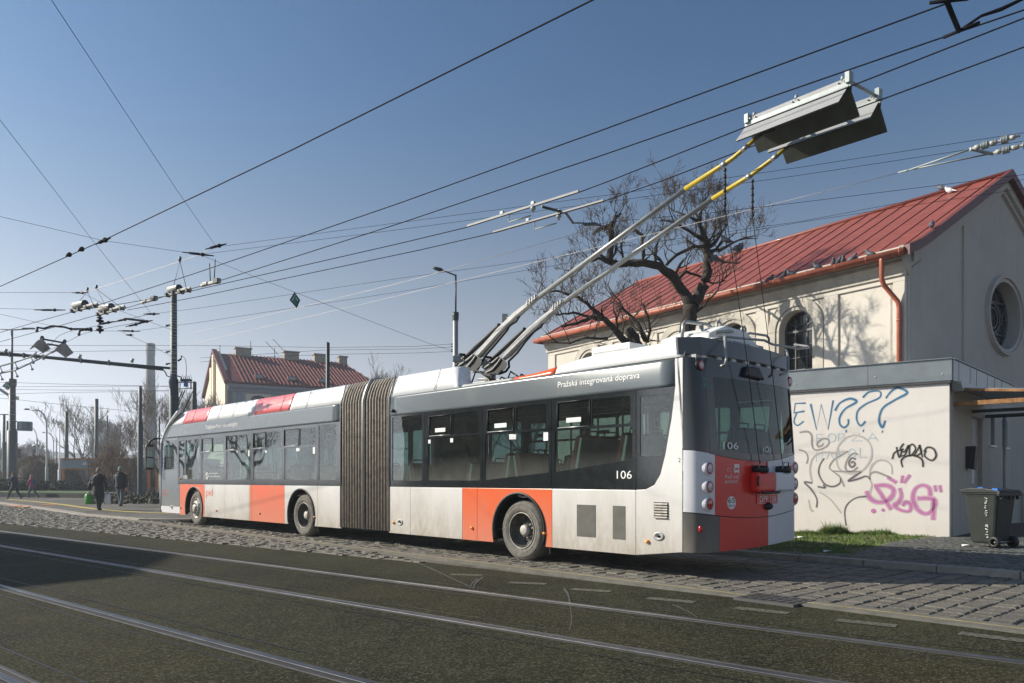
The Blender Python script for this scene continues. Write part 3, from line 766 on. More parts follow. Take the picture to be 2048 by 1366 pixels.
# inner shell: roof, floor, underside
mb = MB()
mb.box(BR, -3.2, 3.62, .10, WID-.10, 2.72, 2.90, 0); mb.box(BR, -.95, -3.18, .3, WID-.3, 2.9, 3.10, 0)
mb.box(BR, -3.2, 3.62, .74, WID-.74, .46, .50, 1)
for T in (BR, far(BR)): mb.box(T, -3.2, -.68, .04, .74, .46, .50, 1); mb.box(T, .68, 3.62, .04, .74, .46, .50, 1); mb.box(BR, -3.1, -.85, .2, WID-.2, .36, 1.10, 2)
mb.box(BR, .8, 3.6, .3, WID-.3, .30, .46, 2); mb.box(BR, -.7, .7, .75, WID-.75, .35, .48, 2)
for T in (BR, far(BR)):
    mb.box(T, -3.05, -.66, .031, .06, .36, 1.12, 2); mb.box(T, .66, 3.6, .031, .06, .34, 1.12, 2)
mb.box(BF, .76, 10.0, .10, WID-.10, 2.72, 2.90, 0); mb.box(BF, .76, 10.4, .74, WID-.74, .34, .38, 1)
for T in (BF, far(BF)):
    for a0, a1 in ((.76, 1.75), (3.11, 7.7), (9.08, 10.4)): mb.box(T, a0, a1, .04, .74, .34, .38, 1)
mb.box(BF, 3.1, 7.7, .3, WID-.3, .24, .34, 2)
for T in (BF, far(BF)):
    mb.box(T, .8, 1.76, .031, .06, .34, 1.12, 2); mb.box(T, 3.1, 7.72, .031, .06, .34, 1.12, 2); mb.box(T, 9.06, 10.5, .031, .06, .34, 1.12, 2)
obj('chassis', mb, ['interior_light', 'interior', 'under'], bus)
# window posts inside
mb = MB()
for T in (BR, far(BR)):
    for s in (2.476, .876, -.722, -2.316): mb.box(T, s-.05, s+.05, .033, .09, .5, 2.72)
for T in (BF, far(BF)):
    for s in (1.71, 3.28, 4.846, 6.38, 7.947, 9.56): mb.box(T, s-.05, s+.05, .033, .09, .4, 2.72)
obj('inner_posts', mb, 'interior', bus)
# wheel arches lips and wheels
def wheel(T, s, w0, out, style):
    ax = (T(0, 1, 0)-T(0, 0, 0)).normalized()*out; c = T(s, w0, .485)
    t = MB(); t.lathe(c, ax, [(.285, -.03), (.30, .0), (.33, .012), (.40, .016), (.445, .0), (.472, -.03), (.482, -.07), (.482, -.24), (.45, -.28), (.29, -.28)], 56, 0)
    t.lathe(c, ax, [(.408, .018), (.412, .021), (.416, .018)], 56, 0)
    t.lathe(c, ax, [(.345, .0145), (.349, .0185), (.353, .0145)], 56, 0)
    wobj = obj('wheel', t, 'rubber', bus)
    h = MB()
    if style == 'deep':
        h.lathe(c, ax, [(.288, -.03), (.284, .004), (.276, .006), (.27, -.01), (.262, -.10), (.245, -.17), (.10, -.175), (.09, -.10), (.075, -.075), (.0, -.07)], 40, 0)
        h.lathe(c, ax, [(.289, -.01), (.286, .01), (.277, .01), (.274, -.004)], 40, 1)
        u = Vector((0, 0, 1)); v = ax.cross(u)
        for k in range(10):
            a = 2*math.pi*k/10; d = u*math.cos(a)+v*math.sin(a); h.lathe(c+d*.115-ax*.172, ax, [(.0, .05), (.014, .05), (.016, .0)], 8, 1)
        for k in range(8):
            a = 2*math.pi*(k+.5)/8; d = u*math.cos(a)+v*math.sin(a); h.lathe(c+d*.19-ax*.171, ax, [(.0, .004), (.032, .004), (.034, .0)], 12, 2)
        h.lathe(c-ax*.09, ax, [(.09, 0), (.088, .04), (.05, .052), (0, .055)], 20, 1)
    else:
        h.lathe(c, ax, [(.288, -.03), (.284, .004), (.274, .006), (.262, -.02), (.25, -.045), (.235, -.03), (.20, .03), (.165, .045), (.11, .045), (.10, .075), (.06, .09), (0, .09)], 40, 1)
        u = Vector((0, 0, 1)); v = ax.cross(u)
        for k in range(10):
            a = 2*math.pi*k/10; d = u*math.cos(a)+v*math.sin(a); h.lathe(c+d*.14+ax*.04, ax, [(0, .045), (.013, .045), (.016, .0)], 8, 0)
            a += .31; d = u*math.cos(a)+v*math.sin(a); h.lathe(c+d*.212+ax*.014, ax, [(0, .006), (.026, .006), (.028, .0)], 10, 2)
    obj('rim', h, ['rim', 'rim_light', 'black'], wobj)
for T, s, st in ((BR, 0, 'deep'), (BF, 2.427, 'deep'), (BF, 8.39, 'flat')):
    wheel(T, s, .07, -1, st); wheel(T, s, WID-.07, 1, st)
    for TT in (T, far(T)):
        mb = MB(); rings = []
        for i in range(25):
            a = math.pi*(-.10+1.20*i/24)
            x, z = -math.cos(a), math.sin(a)
            if .49+.6*z < Z0: z = max(z, (Z0-.49)/.6)
            rings.append([TT(s+x*rr, b, .49+z*rr) for rr, b in ((.605, -.022), (.572, -.022), (.565, .06), (.605, .06))])
        mb.loft(rings); obj('arch_trim', mb, 'black', bus)
        mb = MB()
        for i in range(24):
            a, b = math.pi*i/24, math.pi*(i+1)/24
            q = [(s-.575*math.cos(t), .49+.575*math.sin(t)) for t in (a, b)]
            mb.add([TT(q[0][0], .03, q[0][1]), TT(q[1][0], .03, q[1][1]), TT(q[1][0], .72, q[1][1]), TT(q[0][0], .72, q[0][1])], [(0, 1, 2, 3)])
        mb.box(TT, s-.6, s+.6, .70, .72, .3, 1.06); obj('wheel_housing', mb, 'under', bus)
    for TT in (T, far(T)):
        mb = MB(); mb.box(TT, s-.64, s-.625, .06, .46, .16, .45); obj('mud_flap', mb, 'black', bus)
# bellows
bl = MB(); n = 17; c0 = BR(3.62, 0, 0); 
def bell_ring(k, ins):
    t = k/(2*n)
    def PT(w_, z): return BR(3.63, w_, z).lerp(BF(.75, w_, z), t)
    o = ins; sl = .16
    pr_ = [(.02+o, .30), (.02+o, 2.55), (.02+o, 2.86), (.06+o, 3.02), (.13+o, 3.18), (.20+o, 3.26-o), (.34, 3.30-o)]
    pts = [PT(a, z) for a, z in pr_]+[PT(WID-a, z) for a, z in reversed(pr_)]
    return pts
rings = []
for k in range(2*n+1): rings.append(bell_ring(k, .0 if k % 2 else .07))
m_ = len(rings[0]); vs = [p for r_ in rings for p in r_]
for k in range(2*n):
    bl.add([], [])
bl.add(vs, [(k*m_+j, (k+1)*m_+j, (k+1)*m_+j+1, k*m_+j+1) for k in range(2*n) for j in range(m_-1)], 0)
o = obj('bellows', bl, 'bellows', bus); q = o.modifiers.new('thickness', 'SOLIDIFY'); q.thickness = .01
mb = MB()
for k in range(1, 2*n, 2):
    pts = bell_ring(k, -.006); mb.tube(pts, .017, 6)
obj('bellows_rib', mb, 'bellows_rib', bus)
mb = MB(); pts = bell_ring(n, -.03); mb.tube(pts, .035, 6); 
obj('bellows_frame', mb, 'steel', bus)
mb = MB()
for z in (2.56, 2.9):
    for k in range(0, 2*n):
        pass
for T, s in ((BR, 3.60), (BF, .775)):
    mb = MB(); mb.tube([T(s, -.004, .3), T(s, -.004, 2.87), T(s, .05, 3.02), T(s, .14, 3.29)], .014, 6); obj('bellows_edge', mb, 'pole_grey', bus)
# small fittings on the near side
def lamp(T, s, z, r=.022): 
    mb = MB(); mb.ell(T(s, -.004, z), (r*1.2, r*1.2, r)); obj('side_marker', mb, 'amber', bus)
for u, v in ((754+36, 700+1048*.3295), (750+590*.3295, 700+1080*.3295), (750+1030*.3295, 700+1113*.3295), (750+1655*.3295, 700+1163*.3295)):
    a, c = BR.uv(u if u > 800 else 788, v); lamp(BR, a, c, .028)
for x, y in ((1125, 1140), (750, 1115), (456, 1097), (210, 1077), (207, 880)):
    a, c = BF.uv(300+x*.293, 700+y*.293); lamp(BF, a, c, .026)
for T, u, v in ((BR, 750+153*.3295, 700+1045*.3295), (BR, 750+1722*.3295, 700+1130*.3295), (BF, 300+148*.293, 700+1073*.293)):
    a, c = T.uv(u, v); mb = MB()
    d = T(1, 0, 0)-T(0, 0, 0); nb = T(0, 0, 0)-T(0, 1, 0)
    mb.lathe(T(a, 0, c), nb, [(.075, -.005), (.07, .012), (.045, .016), (.035, .0), (0, -.004)], 20); 
    for i, p in enumerate(mb.v):
        q = p-T(a, 0, c); mb.v[i] = T(a, 0, c)+d*(q.dot(d)*1.25)+nb*q.dot(nb)+Vector((0, 0, q.z*.8))
    obj('filler_cap', mb, 'cast', bus)
    mb = MB(); mb.ell(T(a, -.004, c), (.03, .03, .016)); obj('filler_cap', mb, 'black', bus)
mb = MB(); a, c = BR.uv(750+115*.3295, 700+370*.3295); mb.lathe(BR(a, 0, c), BR(0, 0, 0)-BR(0, 1, 0), [(.035, -.01), (.035, .03), (.02, .06), (0, .06)], 14); obj('camera_housing', mb, 'black', bus)
# vents
for x0, x1, y0, y1 in ((1226, 1340, 938, 1138), (1444, 1520, 945, 1152)):
    a0, c0 = BR.uv(750+x0*.3295, 700+y0*.3295); a1, c1 = BR.uv(750+x1*.3295, 700+y1*.3295)
    mb = MB(); mb.box(BR, a1, a0, -.004, .0, c1, c0); obj('vent_grille', mb, 'vent', bus)
a0, c0 = BR.uv(1308, 1004); a1, c1 = BR.uv(1337, 1037)
mb = MB(); mb.box(BR, a1, a0, -.003, .0, c1, c0, 0)
for i in range(6):
    z = c1+(c0-c1)*(i+.5)/6; mb.prism(lambda a, b, c: BR(b, a, c), [(-.004, z-.012), (-.022, z-.02), (-.026, z-.014), (-.006, z+.006)], a1+.01, a0-.01, 1)
obj('vent_grille', mb, ['black', 'rim_light'], bus)
# lettering on the side
def sidetext(T, s, u0, u1, vt, vb, m, b=-.0045, name='lettering'):
    a0, c1 = T.uv(u0, vt); a1, _ = T.uv(u1, vt); _, c0 = T.uv(u0, vb)
    TT = (lambda a, bb, c: T(a, bb+band_b(T, a, c), c)) if c0 > ZT else T
    mb = MB(); text(mb, TT, s, a0, a1, c0, c1, b); obj(name, mb, m, bus, merge=False)
sidetext(BR, '106', 1234, 1264, 941.5, 957.5, 'decal_white')
sidetext(BR, 'Pražská integrovaná doprava', 1115.5, 1279, 764, 779, 'decal_white', b=-.0065)
sidetext(BF, 'Trolejbusem Prahou tiše a ekologicky', 411, 475, 851, 861, 'decal_white', b=-.0065)
sidetext(BF, '106', 367.5, 375, 950, 957.5, 'decal_white')
sidetext(BF, 'pid', 412, 425.5, 977, 996, 'decal_orange')
sidetext(BF, 'Dopravní podnik', 419, 436, 945, 949, 'decal_white'); sidetext(BF, 'hlavního města Prahy', 419, 441, 951, 955, 'decal_white')
sidetext(BF, 'www.pid.cz', 323.5, 336, 980, 983.5, 'decal_red', b=-.004); sidetext(BF, 'www.dpp.cz', 323.5, 337, 987, 990.5, 'decal_red', b=-.004)
mb = MB(); a, c = BF.uv(414.5, 951.5)
for a_, b_ in ((0, 1.9), (2.2, 4.0), (4.3, 6.0)): stroke(mb, BF, arc(a, c, .085, a_, b_, 12), .022, -.005, smooth=False)
stroke(mb, BF, [(a-.04, c-.02), (a, c-.05), (a+.0, c+.05), (a+.04, c+.02)], .022, -.005)
obj('emblem', mb, 'decal_white', bus, merge=False)
# stickers on panes
mb = MB()
for x, y, w_, h_ in ((331, 556, 14, 26), (466, 548, 16, 28), (828, 527, 20, 32), (848, 527, 14, 30), (1037, 525, 20, 50)):
    a, c = BR.uv(750+x*.3295, 700+y*.3295, .01); mb.box(BR, a-w_*.0024, a+w_*.0024, .006, .010, c-h_*.0013, c+h_*.0013)
obj('sticker', mb, 'decal_white', bus)
mb = MB()
for x, y, w_, h_ in ((350, 730, 10, 34), (595, 690, 8, 24), (675, 705, 12, 46), (792, 693, 12, 20), (1010, 680, 26, 22), (1120, 685, 16, 46)):
    a, c = BF.uv(300+x*.293, 700+y*.293, .01); mb.box(BF, a-w_*.003, a+w_*.003, .006, .010, c-h_*.0016, c+h_*.0016)
obj('sticker', mb, 'decal_white', bus)
# mirrors at the front
def mirror(T, s, w0, sgn):
    c = lambda a, b, z: T(s+a, w0+b*sgn, z)
    mb = MB(); mb.prism(lambda a, b, z: c(b, a, z), [(-.42, 1.62), (-.38, 1.58), (-.20, 1.58), (-.16, 1.62), (-.16, 2.28), (-.20, 2.34), (-.38, 2.34), (-.42, 2.28)], .0, .11)
    mo = obj('mirror_housing', mb, 'black', bus, bevel=.02)
    mb = MB(); mb.prism(lambda a, b, z: c(b, a, z), [(-.40, 1.64), (-.18, 1.64), (-.18, 1.93), (-.40, 1.93)], -.006, .0); mb.prism(lambda a, b, z: c(b, a, z), [(-.40, 1.97), (-.18, 1.97), (-.18, 2.27), (-.40, 2.27)], -.006, .0)
    obj('mirror_glass', mb, 'mirror', mo)
    mb = MB(); mb.tube([c(.06, -.29, 2.32), c(.06, -.29, 2.44), c(.0, -.15, 2.52), c(-.15, .12, 2.52)], .035, 8); obj('mirror_arm', mb, 'black', mo)
mirror(BF, 11.0, .02, 1); mirror(BF, 11.0, 2.53, -1)
# ---------------- rear ----------------
BACK = 3.30
def rs(w_, z=1.0):
    x = max(0, min(1, w_/WID)); e = min(x, 1-x)*WID
    r_ = .22; rnd = 0 if e > r_ else (1-math.sqrt(max(0, 1-((r_-e)/r_)**2)))*.20
    s = -BACK-.11*math.sin(math.pi*x)+rnd-.05*x
    return s+(.11*(z-1.7)/1.4 if z > 1.7 else 0)
TR = lambda a, b, c: BR(rs(a, c)-b, a, c)
RP = Fr(BR(-BACK-.06, 0, 0), (BR.e.x, BR.e.y), (-BR.d.x, -BR.d.y))
def sheet(w0, w1, lo, hi, m, name, b=.0, th=.03, nw=14, nz=6, par=None, smooth=True):
    """curved panel on the rear; lo/hi functions of w"""
    mb = MB(); vs = []; fs = []
    for sgn, bb in ((0, b), (1, b-th)):
        for i in range(nz+1):
            for k in range(nw+1):
                a = w0+(w1-w0)*k/nw; l, h = lo(a), hi(a); vs.append(TR(a, bb, l+(h-l)*i/nz))
    N = (nw+1)*(nz+1)
    for i in range(nz):
        for k in range(nw):
            a = i*(nw+1)+k; fs.append((a, a+1, a+nw+2, a+nw+1)); fs.append((N+a, N+a+nw+1, N+a+nw+2, N+a+1))
    for k in range(nw):
        for a in (k, nz*(nw+1)+k): fs.append((a, a+1, N+a+1, N+a))
    for i in range(nz):
        for a in (i*(nw+1), i*(nw+1)+nw): fs.append((a, a+nw+1, N+a+nw+1, N+a))
    mb.add(vs, fs, 0, False); o = obj(name, mb, m, par or bus); 
    for p in o.data.polygons: p.use_smooth = smooth
    o.data.set_sharp_from_angle(angle=R(35)) if hasattr(o.data, 'set_sharp_from_angle') else None
    return o
c_ = lambda v: (lambda a: v)
sag = lambda l, m_, r_: (lambda a: (l*(1-a/WID)+r_*a/WID)-(((l+r_)/2-m_)*4*(a/WID)*(1-a/WID)))
zb, zs, zg = sag(.36, .38, .43), sag(.872, .78, .885), sag(1.675, 1.545, 1.71)
g = .006
ad = lambda f, d: (lambda a: f(a)+d)
sheet(.0, .40, zb, ad(zs, -g), 'bumper_dark', 'rear_bumper_corner'); sheet(.405, 1.50, zb, ad(zs, -g), 'rear_red', 'rear_bumper'); sheet(1.5, 2.42, zb, ad(zs, -g), 'rear_white', 'rear_bumper'); sheet(2.425, 2.55, zb, ad(zs, -g), 'bumper_dark', 'rear_bumper_corner')
sheet(.0, .31, ad(zs, g), ad(zg, -g), 'rear_white', 'lamp_panel'); sheet(.315, 1.50, ad(zs, g), ad(zg, -g), 'rear_red', 'engine_cover'); sheet(1.5, 2.36, ad(zs, g), ad(zg, -g), 'rear_white', 'engine_cover'); sheet(2.365, 2.55, ad(zs, g), ad(zg, -g), 'rear_white', 'lamp_panel')
sheet(0, 2.55, ad(zb, .01), ad(zg, .02), 'black', 'rear_backing', b=-.02, th=.02)
# window surround
gl0, gl1 = .22, 2.42; zw0 = sag(1.70, 1.60, 1.74); 
glo = lambda a: 1.695-.06*math.sin(math.pi*(a-gl0)/(gl1-gl0)); ghi = c_(2.62)
sheet(0, gl0, zg, c_(2.86), 'rear_dark', 'rear_pillar', nw=8); sheet(gl1, 2.55, zg, c_(2.86), 'rear_dark', 'rear_pillar', nw=8)
sheet(gl0, gl1, zg, ad(glo, 0), 'frit', 'window_surround'); sheet(gl0, gl1, ghi, c_(2.86), 'rear_dark', 'window_surround')
rw = sheet(gl0, gl1, ad(glo, -.005), ad(ghi, .005), 'glass_rear', 'rear_window', b=-.006, th=.006, nz=10)
for a0, a1 in ((gl0, gl0+.14), (gl1-.05, gl1)):
    fr_ = MB(); vs = [TR(a, .003, z) for z in (1.66, 2.0, 2.35, 2.62) for a in (a0, a1)]; fr_.add(vs, [(2*i, 2*i+1, 2*i+3, 2*i+2) for i in range(3)]); obj('window_edge', fr_, 'frit', rw)
# roof fairing at the rear, above an open slit
def fair(z): return 0
fz0 = lambda a: 2.905-.0*a; fz1 = lambda a: 3.13-.02*(a/WID)
sheet(0, 2.55, fz0, fz1, 'fairing_grey', 'rear_fairing', nz=4)
mb = MB()
for k in range(1, 24):
    a = .12+k*.1; 
    if k % 3 == 1: mb = MB(); mb.box(TR, a, a+.09, -.06, -.03, 2.85, 2.92); obj('fairing_bracket', mb, 'decal_white', bus)
mb = MB(); mb.box(BR, -3.05, -2.9, .25, 2.30, 2.85, 3.04, 0); obj('fairing_frame', mb, 'black', bus)
# lamps
def rlamp(w_, z, r, m, white=True, b=.0, name='tail_lamp'):
    nrm = (TR(w_, .1, z)-TR(w_, 0, z)); nrm = (BR(-1, 0, 0)-BR(0, 0, 0)).normalized()
    c = TR(w_, b, z); mb = MB()
    if white:
        mb.lathe(c, nrm, [(r*1.55, -.04), (r*1.45, .0), (r*1.3, .016), (r*1.18, .018), (r*1.1, .012)], 28, 0)
    else: mb.lathe(c, nrm, [(r*1.3, -.03), (r*1.25, .012), (r*1.05, .016)], 28, 1)
    o = obj(name, mb, ['rear_white', 'black'], bus)
    mb = MB(); mb.lathe(c, nrm, [(r*1.1, .006), (r*1.08, .018), (r*.85, .024), (r*.80, .021)], 28, 0); mb.lathe(c, nrm, [(r*.80, .020), (r*.4, .026), (0, .028)], 24, 1)
    obj('lens', mb, ['lens_red', m], o)
for z, m in ((1.435, 'lens_clear'), (1.20, 'lens_clear'), (.98, 'lens_red')):
    rlamp(.20, z, .068, m); rlamp(2.40, z+.03, .068, m)
rlamp(.155, 2.76, .058, 'lens_clear', False, name='upper_lamp'); rlamp(2.43, 2.74, .058, 'lens_clear', False, name='upper_lamp')
mb = MB(); mb.ell(TR(.09, .0, .66), (.03, .03, .05)); obj('rear_reflector', mb, 'lens_red', bus)
# camera bump, plate, cover, retriever pulleys
w0, zc = RP.uv(1503, 733)[0], 2.74
mb = MB(); mb.prism(lambda a, b, c: TR(a, b, c), [(w0-.24, 2.68), (w0+.26, 2.66), (w0+.14, 2.82), (w0-.16, 2.82)], 0, .06); obj('camera_housing', mb, 'black', bus, bevel=.02)
def rbox(u0, u1, v0, v1, b0, b1, m, name, bev=.01):
    (a0, c1), (a1, c0) = RP.uv(u0, v0), RP.uv(u1, v1); mb = MB()
    mb.box(TR, a0, a1, b0, b1, c0, c1); return obj(name, mb, m, bus, bevel=bev), (a0, a1, c0, c1)
rbox(1503, 1545, 988, 1006.5, .0, .014, 'rear_red', 'number_plate', .002)
(a0, c1), (a1, c0) = RP.uv(1503, 988), RP.uv(1545, 1006.5)
mb = MB(); text(mb, TR, 'DPP 106', a0+.06, a1-.05, c0+.025, c1-.025, .0155)
for q in (((a0+.012, c0+.010), (a1-.012, c0+.010), (a1-.012, c1-.010), (a0+.012, c1-.010), (a0+.012, c0+.010)),): stroke(mb, TR, list(q), .005, .0155, smooth=False)
obj('plate_lettering', mb, 'decal_white', bus, merge=False)
mb = MB(); a, c = RP.uv(1524, 1012); mb.ell(TR(a, .0, c), (.085, .085, .055)); obj('handle_recess', mb, 'black', bus)
(a0, c1), (a1, c0) = RP.uv(1490, 944), RP.uv(1566, 982)
am = RP.uv(1524, 960)[0]
mb = MB(); mb.box(TR, a0, am, .0, .14, c0, c1, 0); mb.box(TR, am+.004, a1, .0, .14, c0, c1, 1); obj('retriever_box', mb, ['rear_red', 'rear_white'], bus, bevel=.03)
mb = MB(); a, c = RP.uv(1500, 963)
mb.tube([TR(a-.10, .12, c+.10), TR(a-.13, .12, c), TR(a-.10, .12, c-.10), TR(a+.05, .12, c-.155), TR(a+.42, .12, c-.15), TR(a+.5, .12, c-.08)], .016, 6); obj('retriever_guard', mb, 'black', bus)
rope_w = [RP.uv(1502, 940)[0], RP.uv(1549, 940)[0]]
for k, a in enumerate(rope_w):
    mb = MB(); c = RP.uv(1510, 938)[1]
    mb.lathe(TR(a, .06, c), (0, 0, 1), [(0, .05), (.10, .04), (.12, .0), (.11, -.05), (0, -.05)], 18, 0); mb.tube([TR(a-.10, .10, c), TR(a-.08, .12, c+.09), TR(a+.06, .12, c+.10), TR(a+.11, .10, c+.01)], .009, 5, 1)
    obj('rope_retriever', mb, ['black', 'steel'], bus)
def rtext(s, u0, u1, v0, v1, m, b=.004, name='lettering'):
    (x0, z1), (x1, z0) = RP.uv(u0, v0), RP.uv(u1, v1); mb = MB(); text(mb, TR, s, x0, x1, z0, z1, b); obj(name, mb, m, bus, merge=False)
rtext('106', 1444.5, 1469.5, 884, 899, 'decal_white', .012); rtext('2', 1391, 1396, 915, 924, 'black')
rtext('pid', 1569.5, 1585.5, 925, 945, 'decal_red'); rtext('Pusť mě,', 1448, 1471.5, 948.5, 958, 'decal_white'); rtext('prosím!', 1448, 1469, 959, 968, 'decal_white')
rtext('(O)', 1514, 1530, 893, 909, 'decal_white', .012, name='emblem')
(a, c) = RP.uv(1458.5, 1005.5); mb = MB(); mb.prism(TR, ringpoly(TR, a, c, .085, 24), .0, .006); obj('speed_sign', mb, 'decal_white', bus)
rtext('65', 1452.5, 1464, 996, 1006, 'black', .008); rtext('km', 1454, 1463, 1008, 1013, 'black', .008)
mb = MB()   # bus pictogram and arrows
for k in range(3):
    (x, z) = RP.uv(1452+k*5, 939.5); stroke(mb, TR, [(x+.018, z+.03), (x-.010, z), (x+.018, z-.03)], .009, .005, smooth=False)
(x0, z1), (x1, z0) = RP.uv(1463, 928.5), RP.uv(1471.5, 947)
for a0_, a1_, q0, q1 in ((0, 1, .62, 1), (0, .12, .3, .62), (.88, 1, .3, .62), (0, 1, .12, .36), (.1, .25, 0, .12), (.75, .9, 0, .12)):
    mb.add([TR(x0+(x1-x0)*a0_, .005, z0+(z1-z0)*q0), TR(x0+(x1-x0)*a1_, .005, z0+(z1-z0)*q0), TR(x0+(x1-x0)*a1_, .005, z0+(z1-z0)*q1), TR(x0+(x1-x0)*a0_, .005, z0+(z1-z0)*q1)], [(0, 1, 2, 3)])
obj('pictogram', mb, 'decal_white', bus, merge=False)
(a, c) = RP.uv(1421, 757); mb = MB()
for dz in (0, -.075): mb.box(TR, a-.01, a+.055, .0, .003, c-.025+dz, c+.03+dz)
obj('sticker', mb, 'green_sign', bus)
# ---------------- interior ----------------
def seat(T, s, w_, h, face=1, par=None):
    mb = MB(); f = face
    mb.prism(lambda a, b, c: T(s+a*f, w_+b, h+c), [(0, .40), (.42, .42), (.42, .47), (.06, .46), (-.12, 1.08), (-.20, 1.10), (-.08, .42)], 0, .43, 0)
    mb.prism(lambda a, b, c: T(s+a*f, w_+b, h+c), [(-.03, .38), (.40, .40), (.40, .42), (-.06, .41), (-.20, 1.06), (-.24, 1.05), (-.12, .40)], -.01, .44, 1)
    mb.box(lambda a, b, c: T(s+a*f, w_+b, h+c), .1, .2, .15, .28, 0, .4, 1)
    mb.tube([T(s-.2*f, w_+.06, h+1.06), T(s-.22*f, w_+.08, h+1.16), T(s-.22*f, w_+.35, h+1.16), T(s-.2*f, w_+.37, h+1.06)], .014, 6, 2)
    obj('passenger_seat', mb, ['seat_red', 'seat_shell', 'black'], bus, bevel=.01)
for s, f, h in ((2.9, -1, .5), (1.5, 1, .5), (.55, 1, .62), (.0, -1, .62), (-1.0, 1, .85), (-1.85, 1, .85), (-2.7, 1, .95)):
    for w_ in (.12, .58, 1.52, 1.98):
        if s == 2.9 and w_ > .5: continue
        seat(BR, s, w_, h, f)
for s, f, h in ((1.2, 1, .38), (2.2, 1, .52), (2.9, -1, .52), (3.9, 1, .38), (5.1, 1, .38), (8.6, 1, .55)):
    for w_ in (.12, .58, 1.98):
        seat(BF, s, w_, h, f)
mb = MB()
for T, ss in ((BR, (3.2, 1.9, .35, -.8, -1.75, -2.6)), (BF, (1.4, 2.7, 4.2, 5.5, 6.9, 8.0))):
    for s in ss:
        for w_ in (.98, 1.6): mb.tube([T(s, w_, .5), T(s, w_, 2.72)], .017, 6)
    mb.tube([T(ss[0], 1.0, 2.45), T(ss[-1], 1.0, 2.45)], .016, 6); mb.tube([T(ss[0], 1.6, 2.45), T(ss[-1], 1.6, 2.45)], .016, 6)
obj('grab_rail', mb, 'pole_grey', bus)
# ---------------- roof gear ----------------
mb = MB(); T = BR
(a0, c1) = BR.uv(1183, 696, .75); (a1, _) = BR.uv(1260, 684, .75)
mb.box(T, a1, a0, .75, 1.8, 3.05, c1, 0)
ac = obj('cooling_unit', mb, 'decal_white', bus, bevel=.015)
mb = MB()
for i in range(7): mb.box(T, a1+.04, a0-.04, .742, .752, 3.09+i*.026, 3.105+i*.026, 0)
obj('unit_grille', mb, 'steel', ac)
mb = MB(); (a0, c1) = BR.uv(1408, 690, .9); T = BR
mb.prism(lambda a, b, c: BR(b, a, c), [(.72, 3.05), (2.05, 3.05), (2.05, 3.24), (1.7, 3.42), (1.15, 3.44), (.72, 3.28)], -3.0, -2.2, 0)
bx = obj('rooftop_unit', mb, 'decal_white', bus, bevel=.03)
mb = MB(); text(mb, lambda a, b, c: BR(-3.004-b, a, c), 'ENGINEERING', .95, 1.75, 3.17, 3.24, 0); obj('lettering', mb, 'black', bx, merge=False)
for q_ in ((-2.9, -2.3, 2.1, 2.35, 3.05, 3.30), (-2.95, -2.6, .75, .9, 3.05, 3.32)): mb = MB(); mb.box(BR, *q_); obj('rooftop_unit', mb, 'interior_light', bus, bevel=.02)
def rail(pts, r=.018, name='roof_rail', m='pole_grey'):
    mb = MB(); mb.tube(pts, r, 8); obj(name, mb, m, bus)
q = lambda x, y, w_, s_: BR(s_, w_, 0)
def ru(x, y, s_, scale=.14648, ox=1340, oy=620):
    """point at image place on a cross plane of the bus at s_"""
    pl = Fr(BR(s_, 0, 0), (BR.e.x, BR.e.y), (-BR.d.x, -BR.d.y)); return pl.at(ox+x*scale, oy+y*scale)
rail([ru(690, 775, -3.42), ru(750, 745, -3.46), ru(765, 690, -3.46), ru(755, 540, -3.42), ru(752, 365, -3.3), ru(640, 385, -3.2), ru(520, 402, -3.1)], .020)
rail([ru(610, 325, -3.2), ru(640, 305, -3.2), ru(800, 285, -3.1), ru(890, 300, -2.9)], .022)
rail([ru(752, 365, -3.3), ru(1000, 388, -3.25), ru(1290, 415, -3.2), ru(1400, 470, -3.2), ru(1760, 527, -3.2), ru(1895, 510, -3.0), ru(1880, 495, -2.8), ru(1700, 470, -2.4)], .018)
rail([ru(1500, 885, -3.42), ru(1580, 860, -3.44), ru(1612, 820, -3.44), ru(1612, 640, -3.4), ru(1590, 550, -3.2)], .018)
rail([ru(165, 400, -2.6), ru(180, 190, -2.6), ru(210, 160, -2.6), ru(500, 195, -2.6), ru(580, 250, -2.6)], .024); rail([ru(430, 395, -2.7), ru(430, 195, -2.7)], .03); rail([ru(515, 395, -2.7), ru(515, 280, -2.7)], .02)
rail([ru(635, 290, -2.6), ru(640, 180, -2.6), ru(665, 155, -2.6), ru(695, 190, -2.6), ru(700, 240, -2.6)], .02); rail([ru(975, 290, -2.7), ru(985, 240, -2.7), ru(1015, 228, -2.7), ru(1030, 260, -2.7), ru(1020, 380, -2.8)], .02)
rail([ru(1040, 370, -2.5), ru(1080, 315, -2.5), ru(1320, 350, -2.5), ru(1350, 390, -2.5), ru(1350, 430, -2.5)], .02)
